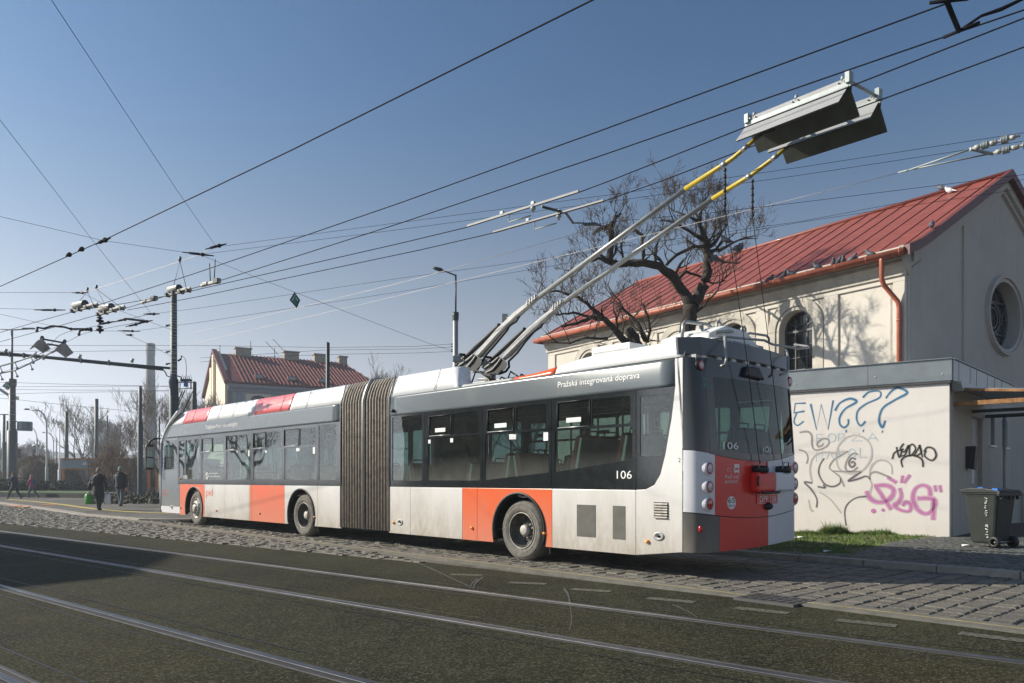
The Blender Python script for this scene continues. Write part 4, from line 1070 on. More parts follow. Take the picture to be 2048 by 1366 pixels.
# ---------------- trolley poles ----------------
def lin(p, q): d = (q-p); return Fr((p.x, p.y), (d.x, d.y))
c8 = lambda x, y: (860+x*.14648, 600+y*.14648)
for k, (bu, bv, bw, tip, yel, path, arm, spring, roof_pt, ropetop) in enumerate((
        (926, 740, .95, (1512, 277, 9.52), [(1370.5, 378), (1447.5, 329), (1468, 315), (1490, 296)], (1072, 598), [(942, 724), (962, 706), (1000, 663), (1033, 630)], [(926, 719), (999, 651)], None, (1450, 335)),
        (977, 747, 1.62, (1571, 297, 9.88), [(1425, 397.5), (1498, 353), (1520, 337), (1545, 318)], (1123, 607.5), [(996, 727), (1018, 706), (1058, 665), (1088, 638)], [(979, 723), (1050, 659)], None, (1505, 358)))):
    b0 = BR(BR.uv(bu, bv, bw)[0], bw, 3.2); tp = P(*tip); L = lin(b0, tp)
    A = lambda u, v, b=0: L.at(u, v, b)
    tpole = MB(); tpole.tube([A(*path), A(*yel[0])], [.042, .034], 12); po = obj('trolley_pole', tpole, 'pole_grey', bus)
    mb = MB(); mb.tube([A(*p) for p in yel]+[tp], [.033, .030, .029, .027, .024], 12); obj('pole_tip', mb, 'yellow', po)
    mb = MB(); d = (A(*yel[0])-A(*path)).normalized()
    mb.tube([A(*yel[1])-d*.04, A(*yel[1])+d*.04], .037, 10); obj('pole_clamp', mb, 'steel', po); mb = MB(); t0 = (tp-A(*yel[3])).normalized(); mb.tube([tp-t0*.22, tp-t0*.12], .032, 10); obj('pole_clamp', mb, 'steel', po)
    mb = MB(); mb.tube([tp-t0*.02, tp+t0*.10, tp+t0*.16+Vector((.05, -.05, .03))], [.024, .03, .03], 8); sl = (tp-b0); sl.z = 0; sl.normalize(); mb.tube([tp+t0*.10-sl*.1, tp+t0*.10+sl*.16], .028, 8); obj('collector_shoe', mb, 'black', po)
    # lower arm
    sd_ = Vector((L.e.x, L.e.y, 0)); mb = MB(); up = Vector((0, 0, 1))
    pts = [A(*p) for p in arm]+[A(*path)]; pts[0] = pts[0].lerp(pts[1], .3); hh = [.035, .070, .07, .062, .04]; ww = [.04, .065, .06, .05, .036]
    rings = []
    for i, p in enumerate(pts):
        t = (pts[min(i+1, 4)]-pts[max(i-1, 0)]).normalized(); n_ = t.cross(sd_).normalized(); h, w_ = hh[i], ww[i]
        rings.append([p+sd_*w_+n_*h*.5, p+sd_*w_*.6+n_*h, p-sd_*w_*.6+n_*h, p-sd_*w_+n_*h*.5, p-sd_*w_-n_*h*.5, p-sd_*w_*.6-n_*h, p+sd_*w_*.6-n_*h, p+sd_*w_-n_*h*.5])
    mb.loft(rings, sm=False); mb.tube([A(*path)-d*.25, A(*path)+d*.10], .045, 10)
    for j in range(4): mb.box(lambda a, b, c: A(*path)+d*a+sd_*b+Vector((0, 0, c)), -.2+j*.07, -.17+j*.07, -.055, .055, -.02, .05)
    obj('pole_arm', mb, 'cast', po)
    mb = MB(); s0, s1 = A(*spring[0]), A(*spring[1]); n_ = 46
    prof = [s0.lerp(s1, i/n_) for i in range(n_+1)]; mb.tube(prof, [.040 if i % 2 else .048 for i in range(n_+1)], 10, sm=False); obj('pole_spring', mb, 'black', po)
    mb = MB()
    ox, oy = (0, 0) if k == 0 else (345, 35)
    cc = lambda x, y, b=0: A(860+(x+ox)*.14648, 600+(y+oy)*.14648, b)
    pg_ = [(380, 950), (400, 890), (470, 840), (540, 770), (600, 740), (690, 795), (710, 840), (690, 900), (640, 945), (580, 970), (520, 1010), (430, 1010)]
    for b0_, b1_ in ((-.12, -.05), (.05, .12)):
        mb.add([cc(x, y, b0_) for x, y in pg_]+[cc(x, y, b1_) for x, y in pg_], [tuple(range(12)), tuple(range(23, 11, -1))]+[(i, (i+1) % 12, 12+(i+1) % 12, 12+i) for i in range(12)], 1)
    for b_ in (-.14, .14): mb.tube([cc(385, 900, b_), cc(460, 850, b_), cc(530, 800, b_), cc(590, 745, b_)], [.016, .021, .021, .018], 7, 0); mb.tube([cc(420, 955, b_), cc(510, 910, b_), cc(580, 830, b_), cc(620, 765, b_)], [.018, .023, .023, .02], 7, 0)
    for x, y in ((600, 765), (660, 850), (430, 960), (560, 900)): mb.lathe(cc(x, y, -.17), sd_, [(0, 0), (.026, 0), (.026, .34), (0, .34)], 12, 0 if x < 500 else 1)
    mb.add([cc(460, 965, -.18), cc(590, 975, -.18), cc(590, 990, -.18), cc(460, 985, -.18), cc(460, 965, .18), cc(590, 975, .18), cc(590, 990, .18), cc(460, 985, .18)], [(0, 1, 2, 3), (4, 5, 6, 7), (0, 1, 5, 4), (3, 2, 6, 7), (0, 3, 7, 4), (1, 2, 6, 5)], 0)
    mb.tube([cc(310, 1045, -.1), cc(430, 1045, -.1), cc(425, 1090, -.1), cc(340, 1105, -.1)], .03, 6, 0)
    # twin curved links
    mb.box(BR, BR.uv(bu, bv, bw)[0]-.32, BR.uv(bu, bv, bw)[0]+.22, bw-.16, bw+.16, 2.95, 3.06, 0); mb.lathe(BR(BR.uv(bu, bv, bw)[0]-.05, bw, 3.05), (0, 0, 1), [(.15, 0), (.13, .08), (.10, .10), (.10, .2), (0, .2)], 18, 1)
    mb.box(BR, BR.uv(bu, bv, bw)[0]-.12, BR.uv(bu, bv, bw)[0]+.02, bw-.09, bw-.03, 3.1, 3.40, 0); mb.box(BR, BR.uv(bu, bv, bw)[0]-.12, BR.uv(bu, bv, bw)[0]+.02, bw+.03, bw+.09, 3.1, 3.40, 0)
    obj('pole_base', mb, ['cast', 'black'], po, bevel=.01)
    mb = MB(); hp = [cc(1220, 215), cc(1175, 290), cc(1080, 350), cc(1060, 400), cc(960, 520), cc(860, 640), cc(770, 740), cc(735, 800), cc(700, 860), cc(640, 960)] if k == 0 else [cc(1215, 235), cc(1170, 330), cc(1080, 390), cc(950, 540), cc(850, 680), cc(770, 760), cc(730, 800), cc(735, 880), cc(690, 940), cc(600, 975)]
    mb.tube(hp, .024, 7); obj('pole_cable', mb, 'black', po)
    mb = MB(); c = A(bu-8, bv-22); mb.box(lambda a, b, z: c+Vector((a, b, z)), -.12, .12, -.1, .1, -.06, .06); obj('pole_motor', mb, 'mast_light', po, bevel=.02)
    if k == 0:
        mb = MB(); c = A(1010, 635, -.1); mb.box(lambda a, b, z: c+Vector((a, b, z)), -.05, .05, -.08, .08, -.07, .05); mb.tube([c, A(1024, 636)], .012, 5); obj('roller', mb, 'cast', po)
    # rope with chain
    a = rope_w[k]; top = A(*ropetop); low = TR(a, .06, RP.uv(1510, 932)[1]); mid = top.lerp(low, .62)+Vector((0, 0, -.06))
    mb = MB(); mb.tube([top+Vector((0, 0, -.5)), mid, low], .0055, 5); obj('retriever_rope', mb, 'wire', po)
    mb = MB()
    for i in range(11):
        p = top+Vector((0, 0, -.03-.045*i)); rr = .016 if i % 2 else .024; mb.ell(p, (rr, rr, .03), 6, 4)
    obj('rope_insulator', mb, 'black', po)
# mats of cables at the pole bases
mb = MB(); random.seed(3)
for i in range(9):
    s = 1.7+random.uniform(-.2, 1.6); w_ = random.uniform(.7, 1.7); p0 = BR(s, w_, 3.02)
    mb.tube([p0, p0+Vector((.1, -.05, random.uniform(.1, .3))), BR(s-.5, w_+.15, 3.04)], .018, 6)
for i in range(14): mb.box(BR, 1.0+i*.07, 1.04+i*.07, .62, .68, 2.95, 3.02)
mb.box(BR, .6, 2.6, .55, .75, 2.92, 2.97); mb.box(BR, .6, 2.6, 1.6, 1.8, 2.92, 2.97)
obj('roof_cables', mb, 'black', bus)
# handrail line on the front roof
mb = MB(); mb.tube([BF(9.2, 1.9, 3.36), BF(8.2, 1.9, 3.40), BF(6.7, 1.9, 3.40)], .012, 5); mb.box(BF, 6.8, 8.8, 1.0, 2.2, 2.95, 3.33); obj('battery_cover', mb, 'rear_white', bus)
# ================= CHURCH-LIKE HALL =================
def arch_wall(mb, T, a0, a1, c0, c1, ops, b0, b1, mi=0):
    """wall with round-headed openings ops=(centre, radius, sill, springing)"""
    ops = sorted(ops); x = a0
    for ca, r, zb, zsp in ops:
        if ca-r > x: mb.box(T, x, ca-r, b0, b1, c0, c1, mi)
        mb.box(T, ca-r, ca+r, b0, b1, c0, zb, mi); top = zsp+r
        if c1 > top+.001: mb.box(T, ca-r, ca+r, b0, b1, top, c1, mi)
        for sg in (-1, 1):
            pp = [(ca+sg*r, top)]+[(ca+sg*r*math.cos(t), zsp+r*math.sin(t)) for t in [math.pi/2*i/10 for i in range(11)]]
            mb.prism(T, pp, b0, b1, mi)
        x = ca+r
    if x < a1: mb.box(T, x, a1, b0, b1, c0, c1, mi)
CD = Vector((-.573, .820)).normalized(); CO = Vector((9.2, 17.93))
CS = Fr(CO, CD); GD = Vector((CD.y, -CD.x)); CG = Fr(CO, GD, (CD.x, CD.y))   # side wall: outwards b<0 ; gable: outwards b<0
LEN = 13.6; WD = 9.5; EV = 6.55
hall = thing('church', 'old cream plastered hall with round arched windows, rose window and red tin roof', 'church', (CO.x, CO.y, 0))
# window centres from the photograph
wins = []
for u in (1592, 1480.5, 1356, 1258, 1180):
    wins.append(CS.uv(u, 700)[0])
wr = .50
step = (wins[2]-wins[0])/2; wins = [wins[0]+step*i for i in range(6) if wins[0]+step*i < LEN-.9]
zsp = CS.uv(1592, 621)[1]-wr
mb = MB(); arch_wall(mb, CS, 0, LEN, 0, EV, [(w_, wr, 2.0, zsp) for w_ in wins], 0, .5)
obj('side_wall', mb, 'plaster', hall)
mb = MB()
for i, w_ in enumerate(wins):   # raised frames, pilaster strips, recess lines
    ring = arc(w_, zsp, wr+.34, 0, math.pi, 20)+arc(w_, zsp, wr+.10, math.pi, 0, 20); mb.prism(CS, ring, -.07, .02)
    ring = arc(w_, zsp, wr+.10, 0, math.pi, 20)+arc(w_, zsp, wr-.0, math.pi, 0, 20); mb.prism(CS, ring, -.035, .02)
    for s in (-1, 1): mb.box(CS, *sorted((w_+s*(wr+.10), w_+s*(wr+.34))), -.07, .02, 2.0, zsp); mb.box(CS, *sorted((w_+s*wr, w_+s*(wr+.10))), -.035, .02, 2.0, zsp)
obj('window_surround', mb, 'trim', hall, bevel=.015)
mb = MB(); t_ = EV-.62
xs = [0]+[(wins[i]+wins[i+1])/2 for i in range(len(wins)-1)]+[LEN]
firsta = wins[0]-step/2
for x in [firsta]+xs[1:-1]: mb.box(CS, x-.20, x+.20, -.05, .02, 0, t_)
mb.box(CS, .0, .32, -.05, .02, 0, t_); mb.box(CS, LEN-.4, LEN+.02, -.05, .02, 0, t_)
mb.box(CS, 0, LEN, -.05, .02, t_, EV)
obj('pilasters', mb, 'plaster', hall, bevel=.012)
mb = MB()
for b, z0, z1 in ((-.10, EV-.50, EV-.42), (-.16, EV-.24, EV-.14), (-.26, EV-.14, EV-.02), (-.36, EV-.02, EV+.10)):
    mb.box(CS, -.02, LEN+.1, b, .0, z0, z1)
rr = []
mb.prism(lambda a, b, c: CS(b, a, c), [(.0, EV-.42), (-.10, EV-.42), (-.12, EV-.36), (-.15, EV-.28), (-.20, EV-.22), (.0, EV-.2)], -.02, LEN+.1)
obj('cornice', mb, 'trim', hall, bevel=.01)
for w_ in wins:
    fr = MB(); 
    ring = arc(w_, zsp, wr, 0, math.pi, 20)+arc(w_, zsp, wr-.05, math.pi, 0, 20); fr.prism(CS, ring, .22, .28)
    for s in (-1, 1): fr.box(CS, *sorted((w_+s*wr, w_+s*(wr-.05))), .22, .28, 2.0, zsp)
    for x in (-.17, .17): fr.box(CS, w_+x-.012, w_+x+.012, .23, .27, 2.0, zsp+.30)
    for z in [2.3+.32*i for i in range(9)]:
        if z < zsp: fr.box(CS, w_-wr, w_+wr, .235, .265, z-.009, z+.009)
    fr.box(CS, w_-wr, w_+wr, .22, .28, zsp-.04, zsp+.02)
    for a in (.6, 1.05, 1.57, 2.1, 2.55): stroke(fr, CS, [(w_+.15*math.cos(a), zsp+.15*math.sin(a)), (w_+(wr-.03)*math.cos(a), zsp+(wr-.03)*math.sin(a))], .022, .23, smooth=False)
    stroke(fr, CS, arc(w_, zsp, .16, 0, math.pi, 10), .02, .23, smooth=False)
    fo = obj('arched_window', fr, 'lead', hall, merge=False)
    mb = MB(); mb.prism(CS, [(w_-wr, 2.0), (w_+wr, 2.0)]+arc(w_, zsp, wr, 0, math.pi, 20), .26, .30); obj('pane', mb, 'glass_dark', fo)
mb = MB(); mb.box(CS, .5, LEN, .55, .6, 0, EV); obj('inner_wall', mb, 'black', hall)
# gable
PEAK = 9.38; pa = WD/2
sl = (PEAK-EV)/pa
GW = [(0, 0), (WD, 0), (WD, EV), (pa, PEAK-.1), (0, EV)]
rc = CG.uv(2008, 632); RC = (rc[0], rc[1]); RR = .90
mb = MB(); n = 32
# wall with round hole: build as polygons around the hole
hole = [(RC[0]+RR*math.cos(2*math.pi*i/n), RC[1]+RR*math.sin(2*math.pi*i/n)) for i in range(n)]
def hit(p):
    dx, dz = p[0]-RC[0], p[1]-RC[1]; best = None
    for i in range(5):
        a, b = GW[i], GW[(i+1) % 5]; ex, ez = b[0]-a[0], b[1]-a[1]; den = dx*ez-dz*ex
        if abs(den) < 1e-9: continue
        t = ((a[0]-RC[0])*ez-(a[1]-RC[1])*ex)/den; s = ((a[0]-RC[0])*dz-(a[1]-RC[1])*dx)/den
        if t > 0 and -1e-6 <= s <= 1+1e-6 and (best is None or t < best[0]): best = (t, i)
    return (RC[0]+dx*best[0], RC[1]+dz*best[0]), best[1]
for i in range(n):
    p, q = hole[i], hole[(i+1) % n]; (hp, ei), (hq, ej) = hit(p), hit(q); poly = [p, hp]
    if ei != ej:
        poly.append(GW[(ei+1) % 5]) if (ei+1) % 5 == ej else poly.append(GW[ei])
    poly += [hq, q]; mb.prism(CG, poly, 0, .4)
obj('gable_wall', mb, 'gable', hall)
mb = MB(); mb.prism(CG, [(x*1.0, z) for x, z in hole], .33, .36); ro = obj('rose_window', mb, 'glass_dark', hall)
mb = MB()
for r0, r1, b in ((RR, RR+.10, -.05), (RR+.10, RR+.17, -.10), (RR+.17, RR+.20, -.04)):
    ang = [2*math.pi*i/40 for i in range(41)]
    for i in range(40):
        mb.prism(CG, [(RC[0]+r*math.cos(t), RC[1]+r*math.sin(t)) for r, t in ((r0, ang[i]), (r1, ang[i]), (r1, ang[i+1]), (r0, ang[i+1]))], b, .02)
obj('window_surround', mb, 'gable', ro)
mb = MB()
P2 = lambda r, a: (RC[0]+r*math.cos(a), RC[1]+r*math.sin(a))
for k in (0, 1):
    tri = [P2(RR*.97, math.pi/2+k*math.pi+2*math.pi*i/3) for i in range(4)]
    for p, q in zip(tri, tri[1:]): stroke(mb, CG, [p, q], .05, .27, smooth=False)
for r_ in (.28, .40, RR*.97): stroke(mb, CG, [P2(r_, 2*math.pi*i/36) for i in range(37)], .045, .28, smooth=False)
for i in range(12): stroke(mb, CG, [P2(.40, i*math.pi/6), P2(RR, i*math.pi/6)], .022, .29, smooth=False)
for i in range(6): stroke(mb, CG, [(RC[0]+.62*math.cos(i*math.pi/3)+.13*math.cos(2*math.pi*j/12), RC[1]+.62*math.sin(i*math.pi/3)+.13*math.sin(2*math.pi*j/12)) for j in range(13)], .02, .29, smooth=False)
obj('tracery', mb, 'lead', ro, merge=False)
# gable relief: rake mouldings, pilaster strips
mb = MB()
def rake(d0, d1, b):   # band parallel to the rake
    for sgn in (0, 1):
        f = (lambda x: x) if sgn == 0 else (lambda x: WD-x)
        pts = [(f(0), EV-d0), (f(pa), PEAK-.1-d0), (f(pa), PEAK-.1-d1), (f(0), EV-d1)]
        mb.prism(CG, pts, b, .01)
rake(-.05, .22, -.16); rake(.22, .34, -.08)
obj('rake_moulding', mb, 'gable', hall)
mb = MB()
xl = CG.uv(1925, 700)[0]
for x0, x1 in ((0, .55), (xl-.02, xl+.38), (WD-xl-.38, WD-xl+.02), (WD-.55, WD)):
    mb = MB()
    zt = lambda x: EV-.34+sl*min(x, WD-x)-.05
    mb.prism(CG, [(x0, 0), (x1, 0), (x1, zt(x1)), (x0, zt(x0))], -.05, .01); obj('gable_strip', mb, 'gable', hall, bevel=.01)
mb = MB(); mb.prism(CG, [(0, EV-.5), (0, EV+.1), (-.36, EV+.12), (-.30, EV-.1), (-.15, EV-.3)], -.1, .0); obj('eave_return', mb, 'gable', hall)
# other walls (rear and far side)
mb = MB(); mb.box(CG, WD-.4, WD, .4, LEN, 0, EV); bk = lambda a, b, c: CG(a, LEN-b, c); mb.prism(bk, GW, 0, .4); obj('back_wall', mb, 'plaster', hall)
# roof with standing seams, ends at left with a hip
mb = MB(); ov = .42; og = .28
eL = EV+.10-ov*sl*.55
hipx = CS.uv(1330, 470)[0]
HP = LEN-CS.uv(1272, 567, pa)[0]
def RP_(s, x, z): return CG(x, s, z)
e_lo = EV+.12-.18
r1_ = [CS(-og, -ov, e_lo), CS(LEN+.35, -ov, e_lo), CS(LEN-HP, pa, PEAK+.05), CS(-og, pa, PEAK+.05)]
r2_ = [CG(WD+ov, -og, e_lo), CG(WD+ov, LEN+.35, e_lo), CS(LEN-HP, pa, PEAK+.05), CS(-og, pa, PEAK+.05)]
hp_ = [CS(LEN+.35, -ov, e_lo), CG(WD+ov, LEN+.35, e_lo), CS(LEN-HP, pa, PEAK+.05)]
for q in (r1_, r2_, hp_):
    dn = Vector((0, 0, -.07)); k = len(q)
    mb.add(q+[p+dn for p in q], [tuple(range(k)), tuple(range(2*k-1, k-1, -1))]+[(i, (i+1) % k, k+(i+1) % k, k+i) for i in range(k)])
rf = obj('roof', mb, 'tin_red', hall)
mb = MB(); s = .12
while s < LEN:
    t1 = 1 if s < LEN-HP else max(.0, (LEN+.35-s)/(HP+.35))
    a = CS(s, -ov+.02, e_lo); b = CS(s, pa, PEAK+.05); e = a.lerp(b, t1); up = Vector((0, 0, .028)); d = Vector((CD.x, CD.y, 0))*.008
    mb.add([a-d, a+d, e+d, e-d, a-d+up, a+d+up, e+d+up, e-d+up], [(0, 1, 5, 4), (1, 2, 6, 5), (2, 3, 7, 6), (3, 0, 4, 7), (4, 5, 6, 7)]); s += .60
obj('standing_seams', mb, 'tin_dark', rf)
mb = MB()
for x0, x1 in ((-ov-.06, pa), (WD+ov+.06, pa)):
    z0 = e_lo-.02; z1 = PEAK+.10
    n_ = 10; top = []; bot = []
    for i in range(n_+1):
        t = i/n_; x = x0+(x1-x0)*t; flare = .12*max(0, 1-t*5)**2; z = z0+(z1-z0)*t+flare
        top.append((x, z+.03)); bot.append((x, z-.20-.0*t))
    mb.prism(CG, top+bot[::-1], -og-.03, -og+.10)
obj('verge_board', mb, 'tin_dark', rf)
mb = MB(); mb.tube([CS(-og, pa, PEAK+.08), CS(LEN-HP, pa, PEAK+.08)], .06, 8); mb.tube([CS(LEN-HP, pa, PEAK+.06), CS(LEN+.35, -ov, e_lo+.02)], .03, 8); obj('ridge_cap', mb, 'tin_red', rf)
# gutter and downpipe
mb = MB(); gz = e_lo-.0
gp_ = []
mb.tube([CS(-.20, -ov-.06, gz), CS(LEN+.3, -ov-.06, gz)], .085, 12)
for i in range(18): s = -.1+i*.8; mb.lathe(CS(s, -ov-.06, gz), (CD.x, CD.y, 0), [(.086, -.01), (.092, -.008), (.092, .008), (.086, .01)], 12)
obj('gutter', mb, 'gutter', hall)
dp = CS.uv(1783, 600)[0]
mb = MB(); A = lambda s, b, z: CS(s, b, z)
dtop = CS.uv(1766, 500, -ov)[0]
mb.tube([A(dtop, -ov-.06, gz), A(dtop, -ov-.06, gz-.12), A(dtop, -ov-.05, gz-.55), A(dtop-.02, -ov+.02, gz-.68), A(dtop-.2, -.14, gz-1.05), A(dtop-.22, -.12, gz-1.2), A(dtop-.22, -.12, .2)], .055, 12)
for z in (5.0, 3.9, 2.9): mb.lathe(A(dtop-.22, -.12, z), (0, 0, 1), [(.055, -.03), (.065, -.02), (.065, .02), (.055, .03)], 12)
obj('downpipe', mb, 'gutter', hall)
mb = MB(); mb.box(CG, 6.0, WD+.02, -.06, .0, 0, .9); obj('plinth', mb, 'trim', hall)
# pigeons on the roof
def pigeon(p, hd, label, m='pigeon', group='pigeons on the red roof'):
    mb = MB(); rot = __import__('mathutils').Matrix.Rotation(hd, 3, 'Z'); p = Vector(p)
    tilt = rot @ __import__('mathutils').Matrix.Rotation(-.5, 3, 'Y')
    mb.ell(p+Vector((0, 0, .11)), (.13, .065, .07), 10, 8, rot=tilt); mb.ell(p+rot @ Vector((.10, 0, .21)), (.035, .032, .035), 8, 6); mb.ell(p+rot @ Vector((.08, 0, .17)), (.045, .04, .06), 8, 6)
    mb.prism(lambda a, b, c: p+rot @ Vector((a, b, c)), [(-.08, .07), (-.22, .02), (-.22, .035), (-.08, .11)], -.03, .03)
    mb.tube([p+rot @ Vector((.13, 0, .21)), p+rot @ Vector((.165, 0, .20))], [.01, .003], 4)
    for s in (-.02, .02): mb.tube([p+rot @ Vector((0, s, .07)), p+rot @ Vector((0, s, 0))], .006, 4)
    return one('pigeon', mb, m, label, 'pigeon', group, loc=p)
pg = [(1635.5, 'dark pigeon on the gutter, leftmost of the birds right of the tree'), (1666, 'small grey pigeon low on the gutter beside a darker one'), (1672, 'dark pigeon standing upright over the gutter beside a small grey one'), (1686, 'dark pigeon at the gutter in the middle of the row'), (1702, 'dark pigeon alone on the gutter, right of the row'), (1741, 'pigeon half hidden behind the gutter near the downpipe'), (1566, 'pigeon on the gutter just right of the tree crown'), (1583, 'light grey breasted pigeon on the gutter next to the tree crown'), (1537, 'pigeon on the gutter behind the outer twigs of the tree')]
for u, lb in pg:
    s = CS.uv(u, 520, -ov)[0]; pigeon(CS(s, -ov+.02, e_lo+.02), random.uniform(0, 6), lb)
for u, v, m, lb in ((1882, 380, 'pigeon', 'dark pigeon perched on the ridge of the red roof'), (1913, 375, 'pigeon_white', 'white pigeon high on the red roof near the ridge')):
    s, z = CS.uv(u, v, pa); pigeon(CS(s, pa, PEAK+.10) if m == 'pigeon' else CS(s, pa-.4, PEAK+.05-.4*sl), 2, lb, m)
a_, z_ = CG.uv(1868, 437, -og); pigeon(CG(a_, -og+.05, e_lo+(PEAK-e_lo)*(a_+ov)/(pa+ov)+.08), 1, 'grey pigeon walking up the gable edge of the red roof')
# ================= ANNEX =================
AO = Vector((9.06, 15.96)); AD = Vector((-.809, .587)).normalized(); SD = Vector((.677, .736)).normalized()
AF = Fr(AO, AD)               # front; outwards b<0
AS = Fr(AO, SD, (-SD.y, SD.x))  # right side; outwards b<0
ann = thing('annex', 'low white rendered annex with grey metal parapet and spray painted graffiti', 'building', (AO.x, AO.y, 0))
HT = AF.uv(1900, 716)[1]; HB = AF.uv(1900, 761)[1]; AL = 9.6; SL = 6.4
q = lambda a, b: AF(a, b, 0)
pk = AF(AL, .9, 0); pm = AF(2.2, .9, 0); far_ = AS(SL, 0, 0)
mb = MB(); 
foot = [AF(0, 0, 0), AF(AL, 0, 0), pk, AF(.7, .9, 0), AS(1.4, .9, 0)]
mb.box(AF, 0, AL, 0, .3, .05, HB); obj('front_wall', mb, 'render_white', ann)
mb = MB(); dl = AS.uv(1943, 900)[0]; dr = AS.uv(1966, 900)[0]; dt = AS.uv(1955, 831)[1]
for a0, a1, c0, c1 in ((.30, dl, 0, HB), (dl, dr, dt, HB), (dr, 3.9, 0, HB)): mb.box(AS, a0, a1, .003, .3, c0, c1)
w1 = [AS.uv(1979, 900)[0], AS.uv(1989.5, 900)[0]]; w2 = [AS.uv(2004.5, 900)[0], AS.uv(2015, 900)[0]]
wz0 = AS.uv(1984, 891)[1]; wz1 = AS.uv(1984, 834)[1]
for a0, a1, c0, c1 in ((3.9, w1[0], 0, HB), (w1[0], w1[1], 0, wz0), (w1[0], w1[1], wz1, HB), (w1[1], w2[0], 0, HB), (w2[0], w2[1], 0, wz0), (w2[0], w2[1], wz1, HB), (w2[1], SL, 0, HB)):
    if a1 > a0: mb.box(AS, a0, a1, .003, .3, c0, c1)
obj('side_wall', mb, 'gable', ann)
mb = MB(); mb.box(AF, .5, AL, .9, 1.0, 0, HB); mb.box(AF, AL-.1, AL, .3, .9, 0, HB); obj('back_wall', mb, 'render_white', ann)
mb = MB(); rp = [AF(-.02, .02, 0), AF(AL, .02, 0), AF(AL, .98, 0), AF(1.0, .98, 0), AS(SL, .6, 0), AS(SL, .02, 0)]; mb.slab([(p.x, p.y) for p in rp], HB+.01, HB+.12); obj('flat_roof', mb, 'flash', ann)
mb = MB(); mb.box(AF, -.05, AL, -.06, .04, HB, HT-.02, 0); mb.box(AF, -.06, AL, -.09, .1, HT-.02, HT, 0); mb.box(AF, -.03, AL, -.05, .02, HB-.05, HB-.002, 1)
for s in (1.55, 3.6, 5.8): mb.box(AF, s, s+.008, -.064, -.058, HB, HT-.02, 1)
pa_ = obj('parapet', mb, ['flash', 'lead'], ann, bevel=.004)
mb = MB(); 
for s, z in ((.12, HB+.14), (1.4, HB+.18), (3.1, HB+.14)): mb.ell(AF(s, -.065, z), (.012, .012, .012))
obj('rivet', mb, 'decal_white', ann)
mb = MB(); mb.box(AS, .06, SL, -.06, .04, HB, HT-.02, 0); mb.box(AS, .1, SL, -.09, .1, HT-.018, HT+.002, 0)
for s in (.5, 1.5, 2.1, 3.2, 4.0, 4.8): mb.box(AS, s, s+.012, -.066, -.058, HB, HT-.03, 1)
obj('parapet', mb, ['flash', 'lead'], ann, bevel=.004)
mb = MB(); mb.box(AS, dl+.05, dr-.05, .08, .12, .1, dt-.05, 0); mb.box(AS, dl, dl+.05, .0, .14, .05, dt, 1); mb.box(AS, dr-.05, dr, .0, .14, .05, dt, 1); mb.box(AS, dl, dr, .0, .14, dt-.05, dt, 1)
dr_o = obj('door', mb, ['door_grey', 'trim'], ann)
mb = MB(); mb.box(AS, dl+.2, dl+.6, .074, .08, 1.2, 1.9, 0); mb.box(AS, dl+.22, dl+.4, .074, .08, 2.15, 2.5, 0); obj('notice', mb, 'paper', dr_o); mb = MB(); mb.tube([AS(dl+.12, .08, 1.12), AS(dl+.12, .03, 1.12), AS(dl+.24, .03, 1.12)], .012, 6); obj('handle', mb, 'steel', dr_o)
for a0, a1 in (w1, w2):
    mb = MB(); mb.box(AS, a0, a1, .16, .2, wz0, wz1, 0); x = obj('window', mb, 'glass_dark', ann); mb = MB(); mb.box(AS, a0-.04, a1+.04, -.05, .16, wz0-.04, wz0, 0); obj('sill', mb, 'decal_white', x)
mb = MB(); u0 = AS.uv(1930, 900)[0]; mb.prism(lambda a, b, c: AS(b, a, c), [(.0, 1.55), (-.16, 1.50), (-.20, 2.02), (.0, 2.02)], u0+.05, u0+.32); obj('letterbox', mb, 'black', ann, bevel=.01)
mb = MB(); a1 = AS.uv(2018, 1050)[0]; mb.box(AS, 4.4, SL-.02, -.01, .0, 0, .55); obj('plinth', mb, 'gutter', ann)
# canopy over the entrance
def cp(u, v, Y): return P(u, v, Y)
can = MB()
z1 = AS.uv(1910, 778)[1]; A0 = AS(.35, -.02, z1); 
out = Vector((SD.y, -SD.x, 0))
def beam(p, q, w_, h, mi=0):
    d = (q-p).normalized(); n_ = d.cross(Vector((0, 0, 1))).normalized()
    can.add([p+n_*w_/2, p-n_*w_/2, q-n_*w_/2, q+n_*w_/2, p+n_*w_/2-Vector((0, 0, h)), p-n_*w_/2-Vector((0, 0, h)), q-n_*w_/2-Vector((0, 0, h)), q+n_*w_/2-Vector((0, 0, h))], [(0, 1, 2, 3), (7, 6, 5, 4), (0, 4, 5, 1), (1, 5, 6, 2), (2, 6, 7, 3), (3, 7, 4, 0)], mi)
b1 = AS(.35, -.02, z1-.28); b2 = b1+out*3.2+Vector((0, 0, .0))
beam(A0, A0+out*3.2+Vector((0, 0, -.28)), .06, .05, 0); beam(b1, b2, .07, .09, 0)
A3 = AS(3.2, -.02, z1); b3 = AS(3.2, -.02, z1-.38)
beam(A3, A3+out*3.2+Vector((0, 0, -.28)), .06, .05, 1); beam(b3, b3+out*3.2, .06, .08, 1); beam(AS(1.9, -.02, z1-.35), AS(1.9, -.02, z1-.35)+out*3.2, .06, .07, 1)
A0b = A0+out*3.2+Vector((0, 0, -.28)); A3b = A3+out*3.2+Vector((0, 0, -.28)); up = Vector((0, 0, .02))
can.add([A0+up, A0b+up, A3b+up, A3+up, A0, A0b, A3b, A3], [(0, 1, 2, 3), (7, 6, 5, 4), (0, 4, 5, 1), (1, 5, 6, 2), (2, 6, 7, 3), (3, 7, 4, 0)], 2)
cn = obj('canopy', can, ['rust', 'mast', 'flash'], ann)
